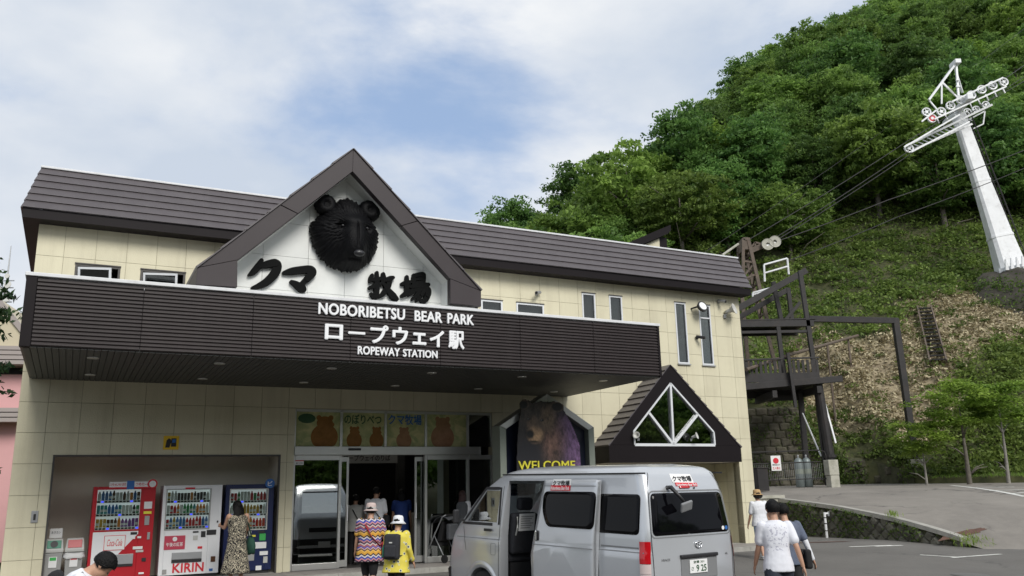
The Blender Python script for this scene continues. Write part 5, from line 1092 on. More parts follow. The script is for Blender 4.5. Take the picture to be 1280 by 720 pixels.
# ------------------------------------------------------------------ silver van (local frame: x right, y forward from the tail, z up)
VAN = thing('parked_van', 'silver high roof van with its sliding door open, parked nose towards the entrance', 'van', (0, 0, 0))
vth = R(36.5); vor = Vector((1.6015, 10.9638, -0.38)); vhd = Vector((-math.sin(vth), math.cos(vth), 0)); vrg = Vector((math.cos(vth), math.sin(vth), 0))
VW, VL = 0.8475, 4.695
VAN.matrix_world = Matrix.Translation(vor+vrg*VW) @ Matrix.Rotation(vth, 4, 'Z') @ Matrix.Rotation(R(1.25), 4, 'X')
def yrear(z): return float(np.interp(z, [0.3, 0.55, 0.62, 1.0, 1.34, 1.9, 2.1, 2.2, 2.245], [0.0, -0.01, 0.04, 0.035, 0.05, 0.13, 0.20, 0.30, 0.55]))
def yfront(z): return float(np.interp(z, [0.25, 0.45, 0.7, 1.0, 1.2, 1.30, 1.86, 2.08, 2.17, 2.22, 2.245], [4.72, 4.77, 4.75, 4.69, 4.62, 4.53, 3.90, 3.54, 3.29, 3.0, 2.6]))
def hw(z): return float(np.interp(z, [0.25, 0.34, 0.6, 0.95, 1.13, 1.17, 1.34, 1.86, 2.0, 2.10, 2.13, 2.19, 2.225, 2.245], [0.80, 0.835, VW, VW, VW-0.003, VW-0.016, VW-0.022, VW-0.075, VW-0.10, VW-0.12, VW-0.115, VW-0.19, VW-0.32, 0.30]))
def section(z, n=10):
    """rounded rectangle section of the body at height z"""
    a, b, w_ = yrear(z), yfront(z), hw(z); rr_ = min(0.13, w_*0.5, (b-a)/4); rf = float(np.interp(z, [0.3, 1.2, 1.8, 2.245], [0.20, 0.20, 0.22, 0.4])); rf = min(rf, w_*0.9, (b-a)/3)
    P = []
    for cx, cy, r_, a0 in ((-w_+rr_, a+rr_, rr_, 180), (w_-rr_, a+rr_, rr_, 270), (w_-rf, b-rf, rf, 0), (-w_+rf, b-rf, rf, 90)):
        for k in range(n+1):
            t_ = R(a0+90*k/n)
            P.append(Vector((cx+r_*math.cos(t_), cy+r_*math.sin(t_), z)))
        if a0 == 270:
            for k in range(1, 12): P.append(Vector((w_, a+rr_+(b-rf-a-rr_)*k/12, z)))
        if a0 == 90:
            for k in range(1, 12): P.append(Vector((-w_, b-rf-(b-rf-a-rr_)*k/12, z)))
    return P
zl = [0.25, 0.30, 0.34, 0.45, 0.55, 0.62, 0.70, 0.85, 0.95, 1.05, 1.13, 1.155, 1.17, 1.20, 1.30, 1.34, 1.45, 1.6, 1.75, 1.86, 1.95, 2.0, 2.06, 2.10, 2.115, 2.13, 2.16, 2.19, 2.21, 2.225, 2.237, 2.245]
mb = MB(); mb.loft([section(z) for z in zl])
bo = mb.build('body', ['vanpaint', 'vaninner'], None, smooth=True)
cut = MB()
def cutter(build):
    c = MB(); build(c); o = c.build('cutter', ['vanpaint', 'vaninner'], None); o.data.polygons.foreach_set('material_index', [1]*len(o.data.polygons)); return o
cs_ = []
AX_F, AX_R = 3.68, 1.11
for y in (AX_F, AX_R):
    for sx_ in (-1, 1): cs_.append(cutter(lambda c: c.tube([(sx_*0.58, y, 0.33), (sx_*1.1, y, 0.33)], 0.385, 36)))
cs_.append(cutter(lambda c: c.prism([(0.35, 0.45), (4.05, 0.45), (4.02, 1.35), (3.62, 1.92), (3.30, 2.03), (0.35, 2.03)], -0.70, 0.70, 'x')))
cs_.append(cutter(lambda c: c.prism([(2.02, 0.42), (3.18, 0.42), (3.17, 1.2), (3.07, 2.03), (2.02, 2.03)], -1.2, -0.5, 'x')))
WF = [(3.30, 1.40), (4.16, 1.40), (3.62, 1.88), (3.26, 1.88)]
for sx_ in (-1, 1): cs_.append(cutter(lambda c: c.prism(WF, sx_*0.5, sx_*1.2, 'x')))
cs_.append(cutter(lambda c: c.loft([[(-0.62, 3.9, 1.36), (0.62, 3.9, 1.36), (0.62, 4.7, 1.36), (-0.62, 4.7, 1.36)], [(-0.56, 3.3, 1.98), (0.56, 3.3, 1.98), (0.56, 4.2, 1.98), (-0.56, 4.2, 1.98)]])))
for c in cs_:
    q = bo.modifiers.new('cut', 'BOOLEAN'); q.operation = 'DIFFERENCE'; q.solver = 'EXACT'; q.object = c
me = freeze(bo); bpy.data.objects.remove(bo)
for c in cs_: bpy.data.objects.remove(c)
me.materials.clear(); me.materials.append(M['vanpaint']); me.materials.append(M['vaninner'])
bb = bmesh.new(); bb.from_mesh(me)
for e_ in bb.edges: e_.smooth = (len(e_.link_faces) == 2 and e_.calc_face_angle(0) < R(32) and e_.link_faces[0].material_index == e_.link_faces[1].material_index)
for f_ in bb.faces: f_.smooth = True
bb.to_mesh(me); bb.free()
body = ob('body', me, VAN)
def side_pt(y, z, off, sx_): return (sx_*(hw(z)+off), y, z)
def rounded(poly, r_=0.06, k=5):
    o = []; n = len(poly)
    for i in range(n):
        p0, p1, p2 = Vector(poly[i-1]), Vector(poly[i]), Vector(poly[(i+1) % n]); a = p1+(p0-p1).normalized()*min(r_, (p0-p1).length*0.45); b = p1+(p2-p1).normalized()*min(r_, (p2-p1).length*0.45)
        for q in range(k+1): t_ = q/k; o.append(tuple(a*(1-t_)**2+p1*2*t_*(1-t_)+b*t_**2))
    return o
def patch_on(fn, poly, name, mat, parent, off0=0.004, th=0.006, rings=6, smooth=True):
    """a shaped pane that follows a curved surface: fn(u, v, off)"""
    n = len(poly); cx = sum(p[0] for p in poly)/n; cy = sum(p[1] for p in poly)/n; mb = MB(); vs = []
    for k in range(rings, -1, -1):
        for p in poly: vs.append(fn(cx+(p[0]-cx)*k/rings, cy+(p[1]-cy)*k/rings, off0))
    fs = [(k*n+i, k*n+(i+1) % n, (k+1)*n+(i+1) % n, (k+1)*n+i) for k in range(rings) for i in range(n)]
    o = len(vs)
    for p in poly: vs.append(fn(p[0], p[1], off0-th))
    fs += [(o+i, o+(i+1) % n, (i+1) % n, i) for i in range(n)]
    mb.add(vs, fs); return mb.build(name, mat, parent, smooth=smooth, recalc=True)
L_ = lambda u, v, off: side_pt(u, v, off, -1)
R_ = lambda u, v, off: side_pt(u, v, off, 1)
RE = lambda u, v, off: (u, yrear(v)-off, v)
# left side: rear quarter window, seams, front door
patch_on(L_, rounded([(0.19, 1.36), (0.97, 1.36), (0.97, 1.86), (0.19, 1.86)], 0.07), 'side_window', 'vanglass', VAN)
patch_on(R_, rounded([(0.19, 1.36), (1.9, 1.36), (1.9, 1.86), (0.19, 1.86)], 0.07), 'side_window', 'vanglass', VAN)
patch_on(R_, rounded([(2.0, 1.36), (3.05, 1.36), (3.05, 1.86), (2.0, 1.86)], 0.07), 'side_window', 'vanglass', VAN)
fdoor = patch_on(L_, rounded([(3.225, 0.50), (4.20, 0.50), (4.25, 1.33), (3.66, 1.93), (3.215, 1.93)], 0.06), 'front_door_seam', 'vantrim', VAN, 0.0012, 0.004)
bpy.data.objects.remove(fdoor)
def strip_on(fn, pts, wd, name, mat, parent, off=0.003, closed=False):
    mb = MB(); pts = [Vector(p) for p in pts]; vs = []; n = len(pts)
    for i, p in enumerate(pts):
        a = pts[(i-1) % n] if closed else pts[max(i-1, 0)]; b = pts[(i+1) % n] if closed else pts[min(i+1, n-1)]
        t_ = (b-a).normalized(); nn = Vector((-t_.y, t_.x))*(wd/2)
        for s_ in (-1, 1): vs.append(fn(p.x+nn.x*s_, p.y+nn.y*s_, off))
    m_ = n if closed else n-1
    fs = [(2*i, 2*i+1, 2*((i+1) % n)+1, 2*((i+1) % n)) for i in range(m_)]
    mb.add(vs, fs); o = mb.build(name, mat, parent, recalc=False); return o
def dense(poly, k=6, closed=True):
    o = []; n = len(poly)
    for i in range(n if closed else n-1):
        a, b = Vector(poly[i]), Vector(poly[(i+1) % n])
        for q in range(k): o.append(a.lerp(b, q/k))
    if not closed: o.append(Vector(poly[-1]))
    return o
strip_on(L_, dense([(3.225, 0.42), (3.215, 1.2), (3.17, 1.95)], 8, False), 0.010, 'door_seam', 'vantrim', VAN)
strip_on(L_, dense([(4.12, 0.95), (4.22, 1.32)], 8, False), 0.008, 'door_seam', 'vantrim', VAN)
strip_on(L_, dense([(3.24, 1.37), (3.24, 1.915), (3.64, 1.915), (4.24, 1.37)], 6), 0.045, 'window_frame', 'vantrim', VAN, 0.004)
strip_on(L_, dense([(0.12, 2.122), (3.25, 2.122)], 20, False), 0.020, 'roof_gutter', 'vantrim', VAN, 0.006)
strip_on(R_, dense([(0.12, 2.122), (3.25, 2.122)], 20, False), 0.020, 'roof_gutter', 'vantrim', VAN, 0.006)
strip_on(L_, dense([(0.10, 1.150), (2.0, 1.150)], 20, False), 0.012, 'crease_shadow', 'vanmid', VAN, 0.003)
strip_on(L_, dense([(3.20, 1.150), (4.4, 1.150)], 20, False), 0.012, 'crease_shadow', 'vanmid', VAN, 0.003)
mb = MB(); mb.prism(WF, -0.775, -0.770, 'x'); mb.build('front_side_glass', 'glass', VAN); mb = MB(); mb.prism(WF, 0.770, 0.775, 'x'); mb.build('front_side_glass', 'clear', VAN)
mb = MB(); mb.add([(-0.63, 4.44, 1.35), (0.63, 4.44, 1.35), (0.565, 3.66, 1.985), (-0.565, 3.66, 1.985)], [(0, 1, 2, 3)]); o = mb.build('windscreen', 'glass', VAN, recalc=False)
# wheel arches, wheels
def wheel(x, y, sx_):
    mb = MB(); T = Matrix.Translation((x, y, 0.335)) @ Matrix.Rotation(R(90*sx_), 4, 'Y'); prof = [(0.20, -0.09), (0.29, -0.10), (0.33, -0.08), (0.335, 0.0), (0.33, 0.08), (0.29, 0.10), (0.20, 0.09)]
    mb.lathe(prof, (0, 0, 0), 36, T=T); wh = mb.build('wheel', 'rubber', VAN, smooth=True)
    mb = MB(); mb.lathe([(0.205, -0.085), (0.205, 0.085), (0.19, 0.092), (0.17, 0.05), (0.09, 0.045), (0.07, 0.075), (0.02, 0.08)], (0, 0, 0), 30, T=T); mb.build('rim', 'rim', wh)
for sx_ in (-1, 1):
    for y in (AX_F, AX_R): wheel(sx_*0.735, y, sx_)
    fn = L_ if sx_ < 0 else R_
    for y in (AX_F, AX_R):
        arc = [Vector((y+0.42*math.cos(R(a)), 0.33+0.42*math.sin(R(a)))) for a in range(4, 177, 6)]
        mb = MB(); vs = []
        for p in arc:
            dr = (p-Vector((y, 0.33))).normalized()
            for r_, of in ((-0.035, 0.0), (-0.02, 0.016), (0.03, 0.016), (0.065, 0.0)): q = p+dr*r_; vs.append(fn(q.x, q.y, of))
        n = len(arc); mb.add(vs, [(4*i+k, 4*i+k+1, 4*(i+1)+k+1, 4*(i+1)+k) for i in range(n-1) for k in range(3)]); mb.build('wheel_flare', 'vanpaint', VAN, smooth=True)
# sliding door, rolled back, standing proud of the side
dp = [(0.955, 0.42), (2.255, 0.42), (2.27, 1.0), (2.235, 1.2), (2.06, 2.045), (0.90, 2.045), (0.93, 1.2)]
door = patch_on(L_, rounded(dp, 0.035), 'sliding_door', 'vanpaint', VAN, 0.105, 0.05, rings=10)
mb = MB(); n = len(dp)
vs = [L_(p[0], p[1], 0.104) for p in rounded(dp, 0.035)]+[L_(p[0], p[1], 0.045) for p in rounded(dp, 0.035)]; n = len(vs)//2
mb.add(vs, [(i, (i+1) % n, n+(i+1) % n, n+i) for i in range(n)]+[tuple(range(n, 2*n))]); mb.build('door_edge', 'vanpaint', door)
patch_on(L_, rounded([(0.935, 1.40), (1.93, 1.40), (2.05, 1.62), (2.035, 1.885), (0.905, 1.885)], 0.10), 'door_window', 'vanglass', door, 0.110, 0.006)
strip_on(L_, dense([(0.95, 1.150), (2.24, 1.150)], 16, False), 0.014, 'door_crease_shadow', 'vanmid', door, 0.108)  # grey strips paint the shade along the door creases, as on the body
strip_on(L_, dense([(0.93, 1.96), (2.06, 1.96)], 16, False), 0.010, 'door_crease_shadow', 'vanmid', door, 0.108)
patch_on(L_, rounded([(2.09, 1.20), (2.20, 1.20), (2.18, 1.34), (2.10, 1.34)], 0.03), 'handle_recess', 'vantrim', door, 0.108, 0.004, rings=2)
mb = MB(); q = L_(2.145, 1.27, 0.125); mb.box(q[0]-0.012, q[0]+0.012, 2.13, 2.16, 1.21, 1.335); mb.build('door_handle', 'chrome', door, bevel=0.006)
mb = MB(); q = L_(3.50, 1.30, 0.02); mb.box(q[0]-0.015, q[0]+0.012, 3.41, 3.60, 1.265, 1.305); mb.build('door_handle', 'vantrim', VAN, bevel=0.008)
strip_on(L_, dense([(0.20, 1.20), (0.90, 1.20)], 8, False), 0.022, 'door_rail', 'vanmid', VAN, 0.004)
strip_on(L_, rounded([(3.30, 0.92), (3.43, 0.92), (3.43, 1.09), (3.30, 1.09)], 0.03), 0.006, 'fuel_flap', 'vanmid', VAN, 0.003, True)
# stickers
def side_sticker(fn, u0, u1, z0, z1, off, parent, flip):
    pl = [(u0, z0), (u1, z0), (u1, z1), (u0, z1)]
    patch_on(fn, [(u0, z0+0.075), (u1, z0+0.075), (u1-0.02, z1), (u0+0.0, z1)], 'sticker', 'whiteprint', parent, off, 0.002, rings=2, smooth=False)
    patch_on(fn, [(u0-0.0, z0), (u1+0.02, z0), (u1+0.02, z0+0.073), (u0, z0+0.073)], 'sticker_band', 'redprint', parent, off+0.001, 0.002, rings=1, smooth=False)
def map_text(body, u0, u1, z0, z1, fn, off, mat, parent, bold, mirror):
    me = fit_text(fatten(text_mesh(body, 0.0, 0.002), bold), 0, 1, 0, 1, 0, 0.001); co = np.empty(len(me.vertices)*3); me.vertices.foreach_get('co', co); co = co.reshape(-1, 3); o2 = []
    for x, y, z in co: o2.append(fn(u1-(u1-u0)*x if mirror else u0+(u1-u0)*x, z0+(z1-z0)*z, off+0.0015-y))
    me.vertices.foreach_set('co', np.array(o2).ravel()); me.materials.clear(); me.materials.append(M[mat]); me.update(); return ob('lettering', me, parent)
side_sticker(L_, 1.455, 1.865, 1.875+0.02, 2.055-0.0, 0.112, door, True)
map_text('クマ牧場', 1.475, 1.845, 1.965, 2.035, L_, 0.116, 'blackprint', door, 0.03, True); map_text('Noboribetsu Bear Park', 1.47, 1.87, 1.905, 1.955, L_, 0.118, 'whiteprint', door, 0.01, True)
patch_on(RE, [(-0.20, 2.0), (0.20, 1.992), (0.18, 2.105), (-0.22, 2.112)], 'sticker', 'whiteprint', VAN, 0.006, 0.003, rings=3, smooth=False); patch_on(RE, [(-0.16, 1.955), (0.25, 1.945), (0.25, 1.99), (-0.16, 2.0)], 'sticker_band', 'redprint', VAN, 0.008, 0.003, rings=1, smooth=False)
map_text('クマ牧場', -0.195, 0.165, 2.012, 2.085, RE, 0.011, 'blackprint', VAN, 0.03, False); map_text('Noboribetsu Bear Park', -0.145, 0.235, 1.953, 1.987, RE, 0.012, 'whiteprint', VAN, 0.01, False)
# tail
patch_on(RE, rounded([(-0.72, 1.35), (0.72, 1.35), (0.665, 1.87), (-0.665, 1.87)], 0.07), 'rear_window', 'vanglass', VAN, 0.006)
strip_on(RE, dense(rounded([(-0.745, 1.325), (0.745, 1.325), (0.69, 1.895), (-0.69, 1.895)], 0.08), 1), 0.016, 'window_seal', 'vanmid', VAN, 0.004, True)
strip_on(RE, dense([(-0.735, 0.64), (-0.75, 1.30), (-0.69, 1.95), (-0.60, 2.13)], 8, False), 0.009, 'hatch_seam', 'vantrim', VAN, 0.003); strip_on(RE, dense([(0.735, 0.64), (0.75, 1.30), (0.69, 1.95), (0.60, 2.13)], 8, False), 0.009, 'hatch_seam', 'vantrim', VAN, 0.003)
for sx_ in (-1, 1):
    tl = MB(); 
    def corner(u, z, off): # wraps round the rear corner
        a = R(min(max(u, 0), 1)*90); rr_ = 0.13; w_ = hw(z); return (sx_*(w_-rr_+(rr_+off)*math.sin(R(90)-a)), yrear(z)+rr_-(rr_+off)*math.cos(R(90)-a) if True else 0, z)
    def lamp(z0, z1, name, mat):
        mb = MB(); K_ = 9; J = 6; vs = []
        for j in range(J+1):
            for k in range(K_+1):
                z = z0+(z1-z0)*j/J; a = R(28+62*k/K_); rr_ = 0.13; w_ = hw(z); top = 0.0
                vs.append((sx_*(w_-rr_+(rr_+0.012)*math.sin(a)), yrear(z)+rr_-(rr_+0.012)*math.cos(a), z))
        mb.add(vs, [(j*(K_+1)+k, j*(K_+1)+k+1, (j+1)*(K_+1)+k+1, (j+1)*(K_+1)+k) for j in range(J) for k in range(K_)]); return mb.build(name, mat, VAN, smooth=True, recalc=False)
    lamp(1.02, 1.285, 'tail_light', 'taillight'); lamp(0.90, 1.015, 'indicator_light', 'lampclear'); lamp(0.775, 0.895, 'reversing_light', 'lampclear'); lamp(0.70, 0.77, 'tail_light', 'taillight')
patch_on(RE, rounded([(-0.11, 1.925), (0.09, 1.925), (0.085, 1.958), (-0.105, 1.958)], 0.012), 'brake_light', 'taillight', VAN, 0.014, 0.012, rings=2)
rc = RE(0, 0.95, 0); yb_ = rc[1]
mb = MB(); mb.box(-0.27, 0.43, yb_-0.035, yb_+0.01, 1.055, 1.10); mb.build('hatch_handle', 'vantrim', VAN, bevel=0.012)
mb = MB(); mb.box(-0.26, 0.42, yb_-0.012, yb_+0.01, 0.80, 1.05); mb.build('plate_recess', 'vanmid', VAN, bevel=0.01); mb = MB(); mb.box(-0.27, 0.43, yb_-0.03, yb_+0.01, 0.76, 0.795); mb.build('plate_ledge', 'vanpaint', VAN, bevel=0.01)
mb = MB(); mb.box(-0.115, 0.215, yb_-0.024, yb_-0.013, 0.865, 1.03); mb.build('number_plate', 'whiteprint', VAN, bevel=0.004)
letter('lettering', '9 25', 0.0, 0.19, 0.882, 0.965, yb_-0.0265, 0.002, 'greendark', VAN, 0.02); letter('lettering', '室蘭 301', -0.05, 0.15, 0.985, 1.018, yb_-0.0265, 0.002, 'greendark', VAN, 0.005); letter('lettering', 'さ', -0.095, -0.05, 0.90, 0.945, yb_-0.0265, 0.002, 'greendark', VAN, 0.005)
ye = RE(0, 1.21, 0.006)[1]
for rx_, rz_, th_ in ((0.062, 0.043, 0.007), (0.022, 0.041, 0.006)):
    mb = MB(); mb.tube([(0.09+rx_*math.cos(2*math.pi*k/28), ye-0.006, 1.215+rz_*math.sin(2*math.pi*k/28)) for k in range(29)], th_, 6); mb.build('emblem', 'chrome', VAN, smooth=True)
mb = MB(); mb.tube([(0.09+0.042*math.cos(2*math.pi*k/24), ye-0.006, 1.238+0.016*math.sin(2*math.pi*k/24)) for k in range(25)], 0.006, 6); mb.build('emblem', 'chrome', VAN, smooth=True)
yt = RE(0, 1.05, 0)[1]; letter('badge', 'HIACE', -0.60, -0.45, 1.04, 1.068, yt-0.006, 0.006, 'vanmid', VAN, 0.02); letter('badge', 'GL', 0.60, 0.65, 1.06, 1.083, yt-0.006, 0.006, 'vanmid', VAN, 0.01)
mb = MB(); mb.box(-0.80, 0.80, -0.045, 0.10, 0.36, 0.60); mb.build('rear_bumper', 'vanpaint', VAN, bevel=0.04, seg=3); mb = MB(); mb.box(-0.6, 0.6, -0.04, 0.06, 0.585, 0.615); mb.build('bumper_step', 'vantrim', VAN, bevel=0.008)
mb = MB(); a = RE(-0.33, 1.93, 0); mb.tube([(a[0], a[1]+0.01, 1.935), (a[0]-0.005, a[1]-0.07, 1.94), (a[0]+0.05, a[1]-0.16, 1.83), (a[0]+0.10, a[1]-0.20, 1.75)], [0.028, 0.03, 0.02, 0.016], 10); mr_ = mb.build('rear_mirror', 'vantrim', VAN, smooth=True)
mb = MB(); T = Matrix.Translation((a[0]+0.125, a[1]-0.20, 1.70)) @ Matrix.Rotation(R(-12), 4, 'Y') @ Matrix.Rotation(R(20), 4, 'X'); mb.box(-0.105, 0.105, -0.02, 0.02, -0.065, 0.065, T=T); mb.build('mirror_housing', 'vanmid', mr_, bevel=0.03, seg=4)
for ux, mt in ((0.60, 'whiteprint'), (0.665, 'blueprint')): yy = RE(0, 1.40, 0.012); mb = MB(); mb.lathe([(0.026, 0), (0.026, 0.002)], (ux, yy[1], 1.40), 16, T=Matrix.Rotation(R(90), 4, 'X')); mb.build('round_sticker', mt, VAN)
mb = MB(); mb.lathe([(0.012, 0), (0.012, 0.012)], (0.17, RE(0, 1.92, 0)[1], 1.925), 10, T=Matrix.Rotation(R(90), 4, 'X')); mb.build('washer_jet', 'vantrim', VAN)
# nose
mb = MB(); sec = [q for q in section(0.5)]; 
rings = []
for z, o_ in ((0.27, 0.0), (0.30, 0.02), (0.62, 0.02), (0.66, 0.0)):
    s_ = section(z); rings.append([Vector((p.x*(1+o_*1.1), p.y+(o_ if p.y > 3 else 0), p.z)) for p in s_ if p.y > 4.40])
n = len(rings[0]); mb.add([p for r_ in rings for p in r_], [(k*n+i, k*n+i+1, (k+1)*n+i+1, (k+1)*n+i) for k in range(3) for i in range(n-1)]); mb.build('front_bumper', 'vantrim', VAN, smooth=True, recalc=False)
for sx_ in (-1, 1):
    mb = MB(); mb.ellip((sx_*0.62, 4.60, 0.92), (0.19, 0.09, 0.10), 16, 10); mb.build('headlight', 'lampclear', VAN, smooth=True)
    mb = MB(); mb.box(sx_*0.97-0.05, sx_*0.97+0.05, 4.20, 4.27, 1.36, 1.58); mm_ = mb.build('door_mirror', 'vantrim', VAN, bevel=0.025, seg=3); mb = MB(); mb.bar((sx_*0.80, 4.22, 1.40), (sx_*0.95, 4.23, 1.42), 0.035); mb.build('mirror_arm', 'vantrim', mm_)
mb = MB(); mb.box(-0.42, 0.42, 4.68, 4.735, 0.84, 0.96); mb.build('grille', 'vantrim', VAN, bevel=0.01)
mb = MB(); mb.box(-0.165, 0.165, 4.80, 4.812, 0.42, 0.585); mb.build('number_plate', 'whiteprint', VAN)
# cabin
mb = MB(); mb.box(-0.72, 0.72, 0.5, 3.9, 0.452, 0.50); mb.build('cabin_floor', 'vaninner', VAN); mb = MB(); mb.box(-0.825, -0.705, 2.03, 3.16, 0.44, 0.50); mb.build('door_step', 'vanmid', VAN, bevel=0.01); mb = MB(); mb.box(-0.775, -0.735, 2.60, 2.66, 0.505, 0.515); mb.build('step_tag', 'whiteprint', VAN)
def car_seat(x, y, paper=False):
    mb = MB(); mb.box(x-0.24, x+0.24, y-0.02, y+0.46, 0.80, 0.98); se = mb.build('front_seat', 'seat', VAN, bevel=0.05, seg=3)
    T = Matrix.Translation((x, y, 0.93)) @ Matrix.Rotation(R(8), 4, 'X'); mb = MB(); mb.box(-0.24, 0.24, -0.09, 0.07, 0.0, 0.62, T=T); mb.build('seat_back', 'seat', se, bevel=0.05, seg=3)
    mb = MB(); mb.box(-0.135, 0.135, -0.07, 0.05, 0.66, 0.85, T=T); mb.build('headrest', 'seat', se, bevel=0.045, seg=3); mb = MB(); mb.box(-0.2, 0.2, -0.0, 0.5, 0.5-0.93, -0.13, T=Matrix.Translation((x, y, 0.93))); mb.build('seat_base', 'vaninner', se)
    if paper:
        mb = MB(); mb.box(-0.15, 0.15, -0.102, -0.094, 0.36, 0.62, T=T); pn = mb.build('paper_notice', 'whiteprint', se)
        for k in range(6): mb = MB(); mb.box(-0.12, 0.12-0.03*(k % 3), -0.1045, -0.1025, 0.57-0.034*k, 0.583-0.034*k, T=T); mb.build('printed_line', 'plasticgrey', se)
        for s_ in (-1, 1): mb = MB(); mb.tube([T @ Vector((s_*0.19, -0.09, 0.30)), T @ Vector((s_*0.215, -0.15, 0.42)), T @ Vector((s_*0.20, -0.11, 0.58))], 0.012, 6); mb.build('grab_handle', 'plasticlight', se)
car_seat(-0.42, 3.22, True); car_seat(0.42, 3.22)
mb = MB(); mb.box(-0.70, 0.70, 4.0, 4.3, 0.9, 1.25); mb.build('dashboard', 'vaninner', VAN, bevel=0.04)
mb = MB(); T = Matrix.Translation((0.40, 3.86, 1.22)) @ Matrix.Rotation(R(55), 4, 'X'); mb.tube([T @ Vector((0.19*math.cos(2*math.pi*k/24), 0.19*math.sin(2*math.pi*k/24), 0)) for k in range(25)], 0.016, 8); mb.bar(T @ Vector((-0.19, 0, 0)), T @ Vector((0.19, 0, 0)), 0.03); mb.build('steering_wheel', 'vantrim', VAN)
mb = MB(); mb.box(-0.62, 0.62, 1.6, 1.78, 0.5, 1.45); mb.box(-0.62, 0.62, 1.79, 2.2, 0.55, 0.93); mb.build('rear_seat', 'seat', VAN, bevel=0.05, seg=3)
